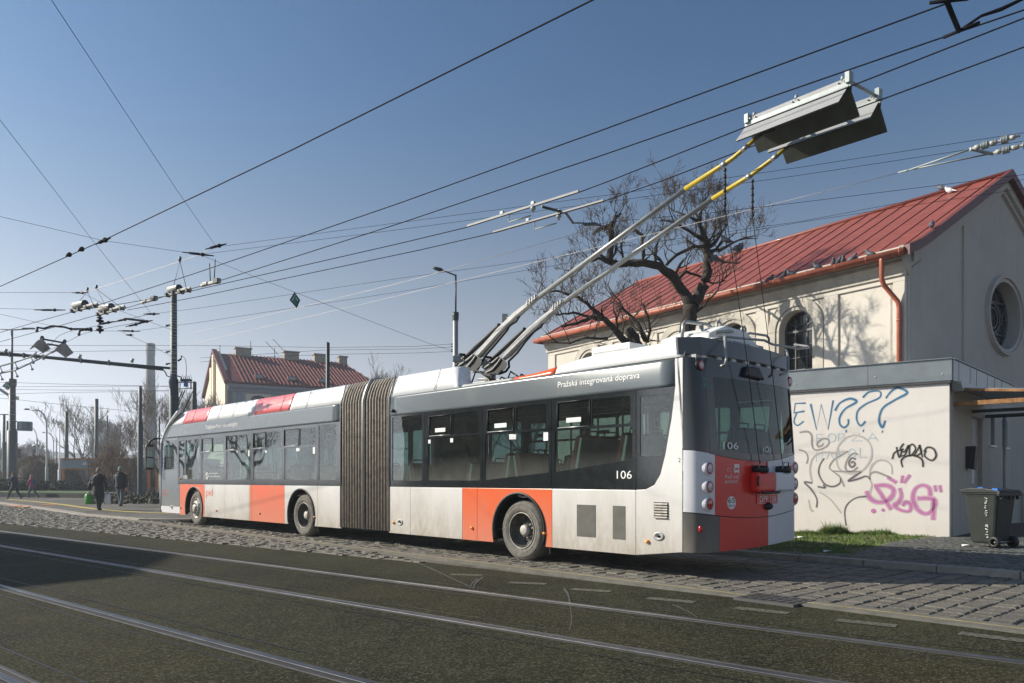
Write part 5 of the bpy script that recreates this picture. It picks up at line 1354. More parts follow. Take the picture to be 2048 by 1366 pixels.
mb = MB(); px = AS(3.55, -.35, 0); mb.tube([px, Vector((px.x, px.y, z1-.4))], .035, 10); obj('canopy_post', mb, 'mast_light', ann)
mb = MB(); mb.prism(lambda a, b, c: AS(a, b, c), [(.02, HB-.02), (1.7, HB-.02), (1.2, HB-.12), (.12, HB-.22)], -.22, -.03); obj('canopy_flashing', mb, 'flash', ann)
# graffiti
c5 = lambda x, y: AF.uv(1560+x/3.594, 720+y/3.594)
gl = {}
M['h_blue'] = spray('halo_blue', (.44, .48, .50)); M['h_dk'] = spray('halo_grey', (.48, .445, .42)); M['h_pink'] = spray('halo_pink', (.64, .44, .52))
HALO = {'g_blue': 'h_blue', 'g_dk': 'h_dk', 'g_black': 'h_dk', 'g_grey': 'h_dk', 'g_pink': 'h_pink'}
def g_(m, wd, *pts, b=-.004, smooth=True):
    mb = gl.setdefault(m, MB()); stroke(mb, AF, [c5(*p) for p in pts], wd*.85, b, smooth=smooth)
    if m in HALO: stroke(gl.setdefault(HALO[m], MB()), AF, [c5(*p) for p in pts], wd*1.6, -.0022-.0001*len(gl[HALO[m]].f)/400, smooth=smooth)
B = 'g_blue'
g_(B, .035, (184, 310), (110, 312), (100, 380), (175, 368), smooth=False); g_(B, .03, (120, 380), (100, 440), (125, 470), (170, 440))
g_(B, .04, (220, 315), (262, 500), (296, 320), (345, 500), (382, 290), smooth=False)
for dx, dy in ((0, 0),):
    g_(B, .04, (395, 365), (430, 310), (500, 278), (550, 300), (470, 350), (430, 410), (430, 460), (460, 485), (490, 460), (490, 425)); g_(B, .05, (470, 510), (480, 512))
    g_(B, .04, (595, 270), (640, 230), (715, 225), (715, 270), (620, 315), (560, 365), (552, 430), (580, 472), (615, 440)); g_(B, .05, (594, 507), (603, 510))
    g_(B, .042, (760, 275), (800, 225), (850, 200), (915, 235), (830, 285), (740, 345), (712, 430), (735, 485), (757, 435)); g_(B, .05, (732, 513), (740, 516))
Pb = 'g_pale'
for pts in (((262, 590), (262, 535), (310, 535)), ((262, 562), (300, 562)), ((420, 585), (420, 530), (455, 530), (460, 555), (425, 560), (465, 585)), ((520, 525), (575, 525), (515, 582), (590, 580)), ((630, 580), (665, 525), (705, 582)), ((640, 562), (695, 562)),
            ((262, 730), (262, 660), (300, 725), (300, 655)), ((335, 715), (355, 655), (385, 710)), ((425, 710), (425, 645), (455, 650), (455, 675), (425, 680)), ((575, 630), (575, 700), (620, 700)), ((655, 625), (655, 695))):
    g_(Pb, .028, *pts, b=-.003, smooth=False)
g_(Pb, .028, (345, 560), (360, 530), (395, 540), (395, 575), (365, 590), (345, 560), b=-.003); g_(Pb, .028, (490, 670), (510, 640), (540, 655), (540, 690), (510, 700), (490, 670), b=-.003)
K = 'g_grey'
g_('g_lt', .05, (470, 560), (420, 620), (405, 700), (425, 780), (500, 815), (590, 795), (650, 720), (660, 640), (620, 570), (540, 540), (470, 560), b=-.0035)
g_(K, .030, (140, 520), (200, 515), (228, 545), (230, 610), (250, 645), (300, 640), (345, 610), (350, 575), (310, 565), (270, 595), (275, 622), (305, 612), (310, 598))
g_(K, .028, (135, 645), (180, 660), (200, 700), (192, 745)); g_('g_dk', .030, (318, 705), (285, 760), (280, 820), (320, 890), (380, 910), (430, 885), (435, 850))
g_('g_lt', .05, (480, 655), (400, 665), (300, 665), (240, 700), (215, 780), (230, 880), b=-.0036); g_('g_dk', .034, (232, 885), (175, 878), (225, 930), (265, 1000), (262, 1060))
g_(K, .030, (490, 655), (430, 690), (385, 720), (355, 770), (380, 800), (430, 840), (462, 910)); g_('g_dk', .032, (270, 910), (325, 918), (310, 895)); g_(K, .03, (380, 798), (480, 803), (585, 802)); g_('g_dk', .036, (585, 802), (530, 840), (490, 870), (560, 855), (620, 835), (650, 860))
g_(K, .03, (560, 680), (530, 670), (490, 705), (470, 760), (480, 795), (520, 800), (560, 770)); g_('g_dk', .036, (545, 715), (515, 705), (495, 740), (515, 770), (540, 750), (525, 730), (510, 742))
g_('g_lt', .05, (805, 820), (800, 760), (760, 725), (700, 725), (655, 770), (640, 850), b=-.0034); g_(K, .032, (645, 855), (650, 820), (690, 805), (770, 835), (800, 850))
g_('g_dk', .028, (622, 980), (550, 990), (490, 1030), (465, 1090), (475, 1190)); g_('g_lt', .04, (285, 950), (360, 1000), (440, 1100), b=-.0037); g_('g_lt', .06, (205, 1005), (220, 1070), (240, 1090), b=-.0031)
g_('g_lt', .05, (640, 850), (660, 900), (640, 970), b=-.0032)
D = 'g_black'
g_(D, .032, (808, 712), (825, 665), (890, 640)); g_(D, .034, (838, 625), (858, 700), (880, 640)); g_(D, .034, (890, 600), (865, 640), (895, 660), (925, 610), (900, 680), (868, 690))
g_(D, .034, (930, 615), (935, 690), (975, 640), (950, 605), (920, 635)); g_(D, .034, (1010, 610), (965, 690), (1015, 665), (1000, 610), (1025, 700)); g_(D, .036, (1050, 650), (1040, 690), (1090, 722), (1122, 690), (1105, 640), (1060, 628), (1035, 660))
g_(D, .040, (882, 770), (872, 725), (900, 695), (960, 685), (1020, 715), (1028, 770))
K2 = 'g_pink'
g_(K2, .075, (625, 940), (640, 985), (690, 1020), (760, 1015), (810, 970), (810, 925), (760, 900), (675, 905)); g_(K2, .075, (690, 910), (740, 985), (800, 1075)); g_(K2, .07, (860, 920), (872, 975), (850, 1025), (820, 1045), (870, 1080), (930, 1085), (940, 1040), (905, 1020), (880, 1050))
g_(K2, .075, (1080, 975), (1070, 920), (1020, 900), (970, 930), (955, 1000), (990, 1075), (1050, 1105), (1100, 1070), (1105, 1000), (985, 995)); g_(K2, .08, (1103, 1000), (1103, 1075), (1100, 1150), smooth=False)
g_(K2, .06, (772, 842), (838, 882), smooth=False); g_(K2, .05, (882, 830), (872, 885), smooth=False); g_(K2, .055, (935, 825), (890, 885), smooth=False); g_(K2, .05, (1112, 900), (1120, 945), smooth=False); g_(K2, .05, (1148, 900), (1158, 950), smooth=False)
for x, y, r_ in ((672, 1085, .052), (740, 1078, .036)):
    a, c = c5(x, y); gl[K2].prism(AF, ringpoly(AF, a, c, r_, 16), -.005, -.001)
for m, mb in gl.items(): obj('graffiti', mb, m, ann, merge=False)
# ================= WHEELIE BIN =================
bc = G(1980, 1093, PZ+.015); BX = Fr((bc.x, bc.y), (.93, .37), (-.37, .93))
bn = thing('wheelie_bin', 'dark wheeled rubbish bin with white scrawl standing on the mosaic pavement by the annex', 'bin', bc)
bz = bc.z
mb = MB(); rings = []
for z, w_, d in ((.06, .19, .20), (.10, .205, .23), (.5, .225, .27), (.88, .245, .305), (.93, .25, .315)):
    r_ = .05; pts = []
    for sx, sy in ((1, 1), (-1, 1), (-1, -1), (1, -1)):
        for t in (0, .5, 1):
            a = math.atan2(sy, sx)+(t-.5)*math.pi/2*.9; pts.append(BX(sx*(w_-r_)+r_*math.cos(a), sy*(d-r_)+r_*math.sin(a), bz+z))
    rings.append(pts)
mb.loft(rings, sm=False); obj('body', mb, 'binplastic', bn, bevel=.006)
mb = MB(); mb.box(BX, -.265, .265, -.34, .34, bz+.925, bz+.975); mb.box(BX, -.28, .28, -.38, -.32, bz+.90, bz+.965); 
for x in (-.2, 0, .2): mb.box(BX, x-.02, x+.02, -.385, -.33, bz+.84, bz+.92)
obj('rim', mb, 'binplastic', bn, bevel=.012)
mb = MB(); pts = [(-.38, .975), (-.34, 1.0), (-.1, 1.03), (.2, 1.035), (.37, 1.0), (.40, .975), (.40, .955), (-.38, .96)]
mb.prism(lambda a, b, c: BX(b, a, bz+c), pts, -.28, .28); obj('lid', mb, 'binplastic', bn, bevel=.012)
mb = MB(); mb.box(BX, -.28, -.16, -.34, -.24, bz+1.0, bz+1.035); mb.box(BX, .08, .16, .2, .3, bz+1.03, bz+1.05); obj('clip', mb, 'blue_clip', bn)
for sx in (-1, 1):
    mb = MB(); mb.lathe(BX(sx*.23, -.25, bz+.10), (BX(1, 0, 0)-BX(0, 0, 0)), [(.05, -.03), (.06, -.035), (.098, -.03), (.10, -.02), (.10, .02), (.098, .03), (.06, .035), (.05, .02), (0, .02)], 28); obj('wheel', mb, 'black', bn)
mb = MB(); mb.tube([BX(-.23, -.25, bz+.10), BX(.23, -.25, bz+.10)], .012, 8); obj('axle', mb, 'steel', bn)
mb = MB(); rng = random.Random(4)
LT = lambda a, b, c: BX(-.212-.038*(c-bz)/.9+b, a, c)
for grp, z0, n_ in ((0, .86, 8), (1, .40, 6)):
    for i in range(n_):
        z = bz+z0-i*.042; p = [(-.12+rng.uniform(-.03, .03), z+rng.uniform(-.016, .016)) for _ in range(4)]; stroke(mb, LT, p, .006, -.022)
obj('scrawl', mb, 'decal_white', bn, merge=False)
for u, v, lb in ((1932, 1092, 'white scrap of paper on the pavement left of the bin'), (1588, 1077, 'white litter on the grass close behind the trolleybus'), (1656, 1104, 'pale scrap of litter at the front edge of the grass'), (1602, 1075.5, 'crumpled white litter where the grass meets the annex')):
    p = G(u, v, PZ+.02); mb = MB(); mb.add([p+Vector((x, y, z)) for x, y, z in ((-.10, -.04, 0), (.03, -.05, .03), (.11, .0, .01), (.07, .05, .02), (-.05, .05, .03))], [(0, 1, 2, 3, 4)]); one('litter', mb, 'paper', lb, 'litter', 'scraps of litter on the verge', merge=False)
# drain grate in the strip
dg = G(1548, 1197, .028); DT = lambda a, b, c: BR(a, b, c); sa = (Vector((dg.x, dg.y))-BR.o).dot(BR.d); sb = (Vector((dg.x, dg.y))-BR.o).dot(BR.e)
mb = MB()
mb.box(BR, sa-.34, sa+.34, sb-.24, sb+.24, .0, .029, 0)
for i in range(6):
    for j in range(3): mb.box(BR, sa-.30+i*.105, sa-.24+i*.105, sb-.19+j*.14, sb-.10+j*.14, .029, .032, 1)
one('drain_grate', mb, ['lead', 'under'], 'cast iron drain grate set at the edge of the setts near the bus rear', 'drain grate')
# ================= TREES =================
def grow(mb, p, d, r, L, lev, rng, tw, stats, up=.25, gn=.55, n=None, pods=None, minr=.004, fork=(2, 3)):
    """recursive bare branch: gnarled path, then forks"""
    segs = 4 if lev > 0 else 3; pts = [p]; rs_ = [r]; q = p.copy(); dd = d.copy()
    for i in range(segs):
        dd = (dd+Vector((rng.uniform(-1, 1), rng.uniform(-1, 1), rng.uniform(-.8, 1)+up*.4))*gn*.5).normalized()
        q = q+dd*(L/segs); pts.append(q.copy()); rs_.append(max(minr, r*(1-.42*(i+1)/segs)))
    k = 6 if r > .05 else 4 if r > .015 else 3
    (mb if r > tw else stats['tw']).tube(pts, rs_, k)
    if lev <= 0:
        if pods is not None:
            for _ in range(3):
                a = rng.choice(pts[1:]); v = (dd+Vector((rng.uniform(-1, 1), rng.uniform(-1, 1), rng.uniform(-.6, 1)))).normalized()*rng.uniform(.10, .24)
                stats['tw'].tube([a, a+v*.5+Vector((0, 0, rng.uniform(-.02, .02))), a+v], [minr, minr*.9, minr*.6], 3)
        if pods is not None and rng.random() < .8:
            for _ in range(rng.randint(1, 3)):
                a = rng.choice(pts[1:])+Vector([rng.uniform(-.03, .03) for _ in range(3)]); v = Vector((rng.uniform(-.4, .4), rng.uniform(-.4, .4), -1)).normalized()*rng.uniform(.04, .08); s = Vector((rng.uniform(-1, 1), rng.uniform(-1, 1), 0)).normalized()*.011
                pods.add([a, a+v*.5+s, a+v, a+v*.5-s], [(0, 1, 2, 3)])
        return
    nb = rng.randint(*fork)
    for b in range(nb):
        i = rng.choice([2, 3, 4]) if b else segs; i = min(i, segs)
        ax = Vector((rng.uniform(-1, 1), rng.uniform(-1, 1), rng.uniform(-.6, .8)+up)).normalized()
        nd = (dd*1.0+ax*rng.uniform(.6, 1.1)).normalized()
        grow(mb, pts[i], nd, rs_[i]*rng.uniform(.55, .8), L*rng.uniform(.62, .85), lev-1, rng, tw, stats, up, gn, pods=pods, minr=minr, fork=fork)
# --- big gnarled tree behind the bus
TY = 20.6
rng = random.Random(7)
trunk = MB(); twg = MB(); pods = MB(); st = {'tw': twg}
tb = P(1392, 958, TY); tb.z = PZ
c7 = lambda x, y, dy=0: P(1000+x*.3075, 340+y*.3075, TY+dy)
limbs = []
def limb(pts, r0, r1, lev=3, L=.75, every=1, up=.25, start=1):
    n = len(pts); fine = []
    for i in range(n-1):
        for k in range(3): fine.append(pts[i].lerp(pts[i+1], k/3)+Vector([rng.uniform(-.02, .02) for _ in range(3)]))
    fine.append(pts[-1]); m = len(fine)
    trunk.tube(fine, [(r0+(r1-r0)*i/(m-1))*rng.uniform(.93, 1.1) for i in range(m)], 9)
    for i in range(start*3, m, every):
        t = i/(m-1); d = (fine[min(i+1, m-1)]-fine[i-1]).normalized()
        for _ in range(1 if i < m-1 else 3):
            ax = Vector((rng.uniform(-1, 1), rng.uniform(-1, 1), rng.uniform(-.3, 1)+up)).normalized()
            grow(trunk, fine[i], (d*.6+ax).normalized(), max(.018, (r0+(r1-r0)*t)*.42), L*rng.uniform(.7, 1.2), lev if i > m*.3 else lev-1, rng, .016, st, up, .6, pods=pods, fork=(2, 3), minr=.0045)
limb([tb, c7(1215, 1080), c7(1235, 960), c7(1240, 890)], .23, .20, every=99, start=9)
limb([c7(1240, 890), c7(1200, 800), c7(1130, 700, -.3), c7(1040, 630, -.6), c7(930, 600, -.9), c7(770, 610, -1.1), c7(715, 600, -1.2)], .15, .07, 3, .5, every=2, start=2)
limb([c7(715, 600, -1.2), c7(725, 480, -1.2), c7(725, 370, -1.1), c7(755, 310, -1.0), c7(785, 285, -.9)], .09, .03, 3, .32, every=2, start=1)
limb([c7(725, 365, -1.1), c7(650, 380, -1.2), c7(610, 420, -1.2)], .06, .03, 2, .35, every=2)
limb([c7(715, 600, -1.2), c7(640, 570, -1.3), c7(560, 610, -1.4), c7(520, 650, -1.4)], .05, .02, 2, .4, every=2)
limb([c7(770, 610, -1.1), c7(935, 590, -.6), c7(930, 480, -.5), c7(920, 420, -.4), c7(870, 390, -.4)], .06, .03, 2, .5, every=2)
limb([c7(1250, 880), c7(1300, 800, .2), c7(1335, 720, .2), c7(1350, 640, .2), c7(1345, 560, .2), c7(1340, 500, .2)], .175, .08, 3, .6, every=3, start=3)
limb([c7(1340, 500, .2), c7(1320, 410, .2), c7(1290, 340, 0), c7(1300, 290, 0), c7(1320, 240, 0)], .08, .02, 3, .42, every=2, start=0)
limb([c7(1340, 510, .2), c7(1400, 470, .4), c7(1440, 410, .5), c7(1475, 350, .6)], .07, .02, 3, .45, every=2, start=0)
limb([c7(1345, 530, .2), c7(1430, 520, .5), c7(1500, 480, .8), c7(1600, 440, 1.0)], .06, .02, 3, .55, every=2, start=1)
limb([c7(1345, 500, .2), c7(1260, 500, 0), c7(1150, 550, -.3), c7(1080, 620, -.3)], .05, .04, 3, .5, every=2, start=0)
limb([c7(1330, 470, .2), c7(1230, 400, 0), c7(1130, 340, -.2), c7(1040, 330, -.3)], .05, .02, 3, .55, every=2, start=0)
limb([c7(1290, 330, 0), c7(1210, 290, 0), c7(1130, 270, .2)], .04, .015, 3, .4, every=2, start=0)
limb([c7(1150, 720), c7(1210, 660, .3), c7(1300, 690, .6), c7(1380, 740, .8), c7(1470, 720, 1.0)], .05, .015, 2, .45, every=2)
limb([c7(1380, 560, .2), c7(1450, 600, .5), c7(1560, 605, .8)], .035, .015, 2, .4, every=2)
limb([c7(1270, 930, .1), c7(1340, 870, -.3), c7(1410, 790, -.5), c7(1440, 730, -.5)], .035, .012, 2, .4, every=3)
tr = thing('gnarled_tree', 'large bare gnarled tree with dry seed pods standing between the trolleybus and the hall', 'tree', tb)
obj('trunk', trunk, 'bark', tr, merge=False); cr = obj('crown', twg, 'twig', tr, merge=False); obj('seed_pods', pods, 'pod', cr, merge=False)['kind'] = 'stuff'
print('tree faces', len(trunk.f), len(twg.f), len(pods.f))
# --- lower spreading tree to its left
trunk = MB(); twg = MB(); pods = MB(); st = {'tw': twg}; rng = random.Random(21); TY = 22.5
tb = P(1318, 958, TY); tb.z = PZ
limb([tb, c7(900, 1180), c7(870, 1090), c7(830, 1040)], .2, .14, every=99, start=9)
limb([c7(900, 1180), c7(800, 1100, -.3), c7(740, 1030, -.5), c7(680, 970, -.8), c7(600, 960, -1), c7(500, 1000, -1.2), c7(400, 1020, -1.3)], .12, .03, 3, .62, every=2, start=1)
limb([c7(680, 970, -.8), c7(590, 890, -1), c7(510, 830, -1.2), c7(400, 790, -1.4), c7(310, 790, -1.5)], .06, .02, 3, .55, every=2, start=1)
limb([c7(950, 1110), c7(910, 1030, .1), c7(860, 960, .2), c7(800, 900, .2), c7(760, 830, 0)], .08, .02, 3, .6, every=2, start=0)
limb([c7(600, 960, -1), c7(480, 930, -1.2), c7(380, 940, -1.4), c7(280, 920, -1.6)], .04, .015, 3, .5, every=2, start=0)
limb([c7(700, 1100, -.8), c7(560, 1090, -1), c7(450, 1130, -1.2), c7(330, 1120, -1.2)], .04, .015, 3, .5, every=2, start=0)
limb([c7(960, 1120), c7(980, 1040), c7(960, 950), c7(930, 870)], .05, .02, 3, .6, every=2, start=0)
tr = thing('spreading_tree', 'lower bare spreading tree reaching left in front of the hall wall', 'tree', tb)
obj('trunk', trunk, 'bark', tr, merge=False); cr = obj('crown', twg, 'twig', tr, merge=False); obj('seed_pods', pods, 'pod', cr, merge=False)['kind'] = 'stuff'
print('tree2 faces', len(trunk.f), len(twg.f))
TY = 20.6
for x, y, lb in ((1475, 455, 'pigeon sitting high in the bare tree crown, topmost of three'), (1540, 505, 'left pigeon of a close pair on the right side of the tree crown'), (1562, 510, 'right pigeon of a close pair on the right side of the tree crown'), (1380, 580, 'left pigeon of two near the fork of the gnarled tree'), (1405, 575, 'right pigeon of two near the fork of the gnarled tree')):
    pigeon(c7(x, y+28, -.1), rng.uniform(0, 6), lb, group='pigeons in the bare tree')
# --- distant bare trees
def fartree(u, Y, h, wd, label, seed, lev=6, m='far_twig', base_z=0, kind='bare_tree', cat='tree', group='bare trees in the distance'):
    r_ = random.Random(seed); mb = MB(); tw = MB(); s_ = {'tw': tw}; b = Vector(((u-CU)/F*Y, Y, base_z))
    th = h*.22; mr = Y*.00018
    mb.tube([b, b+Vector((0, 0, th*.5)), b+Vector((r_.uniform(-.2, .2), 0, th))], [h*.028, h*.022, h*.02], 7)
    t = b+Vector((0, 0, th))
    for k in range(5):
        a = 6.283*k/5+r_.uniform(-.4, .4); d = Vector((math.cos(a)*wd, math.sin(a)*wd, 1.0)).normalized()
        grow(mb, t-Vector((0, 0, r_.uniform(0, th*.3))), d, h*.013, h*.25, lev, r_, h*.0035, s_, .5, .42, minr=mr, fork=(2, 4) if lev < 6 else (2, 3))
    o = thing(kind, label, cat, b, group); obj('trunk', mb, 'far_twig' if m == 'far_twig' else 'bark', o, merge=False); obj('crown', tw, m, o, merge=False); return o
fartree(168, 95, 11.5, .75, 'large bare spreading tree behind the shelter, in front of the pale glass tower', 31)
fartree(255, 85, 8.2, .8, 'bare tree rising behind the shelter, right of the large spreading tree', 32)
fartree(225, 130, 10.0, .7, 'bare tree behind the two tall masts over the shelter', 33, 5)
fartree(322, 60, 8.8, .62, 'dense bare tree beside the tall wire mast ahead of the bus', 34)
fartree(395, 75, 10.5, .5, 'bare tree between the wire mast and the yellow gabled house', 35, 5)
fartree(742, 90, 14.5, .6, 'bare tree showing above the bellows of the trolleybus', 36)
fartree(1065, 60, 9.2, .6, 'slender bare tree beyond the roof left of the hall', 37, 5)
fartree(975, 120, 13.5, .5, 'small bare treetop seen between the two pole bases', 39, 5)
fartree(20, 140, 9.0, .9, 'hazy bare tree at the left edge behind the clock mast', 38, 5)
fartree(62, 170, 10.5, .8, 'hazy bare tree beyond the curved street lamps', 40, 5)
for x, y, hh, sd_n, lb in ((-52, 36, 11, 61, 'bare tree left of the tracks, first of the off road row'), (-58, 44, 12, 62, 'bare tree left of the tracks, second of the off road row'), (-50, 52, 11, 63, 'bare tree left of the tracks, third of the off road row')):
    fartree(CU+F*x/y, y, hh, .8, lb, sd_n, 6)
# ================= BUSHES =================
def bush(u, Y, w_, h, label, m, seed, n=1500, kind='bush', base_z=.3, d=None, sz=.06, group='bushes behind the kerbed bed', twiggy=True):
    r_ = random.Random(seed); mb = MB(); b = Vector(((u-CU)/F*Y, Y, base_z)); d = d or w_*.6
    for i in range(n):
        a = r_.uniform(0, 6.283); z = r_.random()**.8; rr = math.sqrt(max(.02, 1-(z*1.0)**2.4))*(r_.random()**.35)
        rr *= 1+.18*noise.noise(Vector((math.cos(a)*2, math.sin(a)*2, z*3+seed)))
        p = b+Vector((math.cos(a)*rr*w_/2, math.sin(a)*rr*d/2, z*h*(1+.12*noise.noise(Vector((a*1.5, seed, 0))))))
        if twiggy:
            v = Vector((math.cos(a)*.5+r_.uniform(-.6, .6), math.sin(a)*.5+r_.uniform(-.6, .6), r_.uniform(.3, 1))).normalized()*sz*3; s = Vector((r_.uniform(-1, 1), r_.uniform(-1, 1), r_.uniform(-1, 1))).normalized()*sz*.22
            mb.add([p-s, p+s, p+v], [(0, 1, 2)])
        else:
            x = Vector((r_.uniform(-1, 1), r_.uniform(-1, 1), r_.uniform(-1, 1))).normalized()*sz; y = Vector((r_.uniform(-1, 1), r_.uniform(-1, 1), r_.uniform(-1, 1))).normalized()*sz
            mb.add([p-x, p+y, p+x, p-y], [(0, 1, 2, 3)])
    core = MB(); core.ell(b+Vector((0, 0, h*.42)), (w_*.36, d*.36, h*.42), 10, 7, jit=.12)
    o = thing(kind, label, 'bush', b, group); obj('foliage', mb, m, o, merge=False); obj('branches', core, 'bark', o, merge=False)
bush(77, 80, 6.0, 3.3, 'large rounded brown leafless bush left of the shelter', 'hedge_brown', 1, 7000, sz=.10)
bush(44, 84, 5.0, 2.7, 'brown bush between the clock mast and the large rounded bush', 'hedge_brown', 2, 4000, sz=.10)
bush(110, 86, 4.5, 2.6, 'brown bush at the left end of the shelter', 'hedge_brown', 3, 3500, sz=.10)
bush(150, 76.5, 2.4, 2.2, 'small round brown bush in front of the shelter window', 'hedge_brown', 4, 3000, sz=.08)
bush(-25, 90, 6, 2.6, 'brown hedge at the left edge of the picture', 'hedge_brown', 5, 3000, sz=.1)
bush(45, 104, 5, 4.2, 'hazy brown bush farther back behind the clock mast', 'hedge_brown', 6, 3000, sz=.13)
for i, (u, w_, h, lb) in enumerate(((10, 5, .95, 'low dark green juniper at the left picture edge'), (50, 4.5, .85, 'low dark green juniper behind the man in the dark coat'), (88, 4.5, .8, 'low dark green juniper behind the girl in pink'), (122, 4.5, .85, 'low dark green juniper around the thin white post'), (157, 4.0, .8, 'low dark green juniper in front of the round brown bush'), (190, 4.0, .9, 'dark green shrub behind the person carrying the green bag'))):
    bush(u, 62.5, w_*.86, h, lb, 'leaf_dark', 20+i, 2600, sz=.07, twiggy=False, group='low evergreens along the bed')
fartree(236, 52, 4.2, 1.25, 'tall reddish leafless shrub beside the man in the green cap', 41, 5, 'red_twig', .0, 'twiggy_shrub', 'shrub', group=None)
fartree(216, 55, 3.4, 1.3, 'smaller reddish leafless shrub behind the person with the bags', 43, 5, 'red_twig', .0, 'twiggy_shrub', 'shrub', group=None)
fartree(262, 56, 3.0, 1.3, 'reddish leafless shrub at the foot of the slender mast', 44, 5, 'red_twig', .0, 'twiggy_shrub', 'shrub', group=None)
mb = MB(); rng = random.Random(9)
for i in range(3200):
    u = rng.uniform(178, 345); Y = rng.uniform(39, 62); p = Vector(((u-CU)/F*Y, Y, .03)); x = Vector((rng.uniform(-1, 1), rng.uniform(-1, 1), rng.uniform(-.2, 1))).normalized()*.16; y = Vector((rng.uniform(-1, 1), rng.uniform(-1, 1), .4)).normalized()*.10
    p.z += rng.random()*.25*(1 if u > 250 else .4); mb.add([p-x, p+y, p+x, p-y], [(0, 1, 2, 3)], 0 if rng.random() < .6 else 1)
struct('ground_cover', mb, ['leaf_dark', 'soil'], 'stuff', merge=False)
# ================= BACKGROUND BUILDINGS =================
SY = 76; s0 = Vector(((118-CU)/F*SY, SY)); ST = Fr(s0, (1, -.02), (.02, 1)); 
sh = thing('shelter_pavilion', 'flat roofed waiting pavilion with grey fascia and orange window frames behind the bushes', 'pavilion', (s0.x, s0.y, 0))
mb = MB(); mb.box(ST, 0, 14, -.1, 5, 2.35, 3.22); obj('roof', mb, 'fascia', sh)
mb = MB(); mb.box(ST, -.1, 14.1, -.18, 5.1, 3.22, 3.34); mb.box(ST, 0, 14, -.05, .05, 2.22, 2.35); obj('roof_trim', mb, 'wood_orange', sh)
mb = MB(); 
for x in (.3, 3.2, 4.6, 6.6, 8.8, 9.6, 10.6, 12): mb.box(ST, x, x+.28, -.02, .2, 0, 2.3)
obj('post', mb, 'wood_orange', sh)
mb = MB(); mb.box(ST, .3, 14, .22, .26, .5, 2.3); obj('window', mb, 'pav_glass', sh); mb = MB(); mb.box(ST, 0, 14, .0, .3, 0, .5); mb.box(ST, .2, 14, 4.6, 4.8, 0, 2.3); mb.box(ST, 0, 14, .3, 4.6, 0, .05); obj('low_wall', mb, 'mast', sh)
mb = MB(); p = ST.at(172, 926); mb.prism(ST, [(ST.uv(167, 930)[0], ST.uv(167, 930)[1]), (ST.uv(178, 930)[0], ST.uv(178, 930)[1]), (ST.uv(173, 924)[0], ST.uv(173, 924)[1])], -.3, -.2); obj('roof_sign', mb, 'paper', sh)
# gabled house
HO = Vector(((455-CU)/F*80, 80)); HD = Vector((.87, .49)).normalized(); HF = Fr(HO, HD, (-HD.y, HD.x)); HG = Fr(HO, (-HD.y, HD.x), (HD.x, HD.y))  # HF outwards b<0 ; HG outwards b<0
hs = thing('gabled_house', 'cream and pale blue house with brown red ribbed roof and four chimneys', 'house', (HO.x, HO.y, 0))
E_ = 1.3+195/1541*80; PK = 1.3+252/1541*87.2; HW = 16.6; HL = 17.2
mb = MB(); mb.box(HF, 0, HL, 0, .5, 0, E_-.9); mb.box(HF, 0, HL, HW-.5, HW, 0, E_); obj('wall', mb, 'pale_blue', hs)
mb = MB(); mb.prism(HG, [(0, 0), (HW, 0), (HW, E_), (HW/2, PK+.25), (0, E_)], 0, .5); bkg = lambda a, b, c: HG(a, HL-b, c); mb.prism(bkg, [(0, 0), (HW, 0), (HW, E_), (0, E_)], 0, .4)
for x0, x1, z1_ in ((HW/2-.5, HW/2+.5, PK+.3), (HW/2+1.0, HW/2+2.2, PK-1.0)): mb.box(HG, x0, x1, -.3, .02, 6, z1_-.5)
mb.box(HG, 0, .9, -.25, .02, 0, E_-.2); mb.box(HG, 0, HW/2-.6, -.15, .02, 4, 8.6); obj('gable_wall', mb, 'cream', hs)
mb = MB(); mb.prism(HG, [(-.15, E_-.25), (-.15, E_+.15), (HW/2, PK+.45), (HW/2, PK+.1)], -.35, .15); mb.prism(HG, [(HW+.15, E_-.25), (HW+.15, E_+.15), (HW/2, PK+.45), (HW/2, PK+.1)][::-1], -.35, .15); obj('verge', mb, 'tin_dark', hs)
mb = MB(); hpx = 2.4
A_, B_, C_, D_ = HF(-.1, -.4, E_-.05), HF(HL+.3, -.4, E_-.05), HF(HL-hpx, HW/2, PK), HF(-.1, HW/2, PK)
E2, F2 = HF(-.1, HW+.4, E_-.05), HF(HL+.3, HW+.4, E_-.05)
mb.add([A_, B_, C_, D_, E2, F2], [(0, 1, 2, 3), (3, 2, 5, 4), (1, 5, 2), ]); hr = obj('roof', mb, 'roof_brown', hs)
mb = MB(); s = 1.6
while s < HL:
    t = 1 if s < HL-hpx else (HL+.3-s)/(hpx+.3); a = HF(s, -.38, E_-.03); e = a.lerp(HF(s, HW/2, PK), t); d = Vector((HD.x, HD.y, 0))*.05; up = Vector((0, 0, .10)); mb.add([a-d, a+d, e+d, e-d, a-d+up, a+d+up, e+d+up, e-d+up], [(0, 1, 5, 4), (1, 2, 6, 5), (2, 3, 7, 6), (3, 0, 4, 7), (4, 5, 6, 7)]); s += .42
obj('roof_ribs', mb, 'roof_rib', hr, merge=False)
mb = MB(); mb.box(HF, -.2, HL+.3, -.55, -.38, E_-.15, E_); obj('gutter', mb, 'tin_dark', hs)
mb = MB(); mb.box(HF, 0, HL, -.35, .0, E_-.55, E_-.2); mb.box(HF, 0, HL, -.18, .0, E_-.95, E_-.55)
for i in range(56): mb.box(HF, i*.3, i*.3+.14, -.30, -.17, E_-.78, E_-.58)
mb.box(HF, 0, HL, -.12, 0, E_-2.75, E_-2.5)
for x in [1.3+4.2*i for i in range(4)]: mb.box(HF, x-.35, x+.1, -.1, 0, E_-2.5, E_-.95)
obj('cornice', mb, 'fascia', hs)
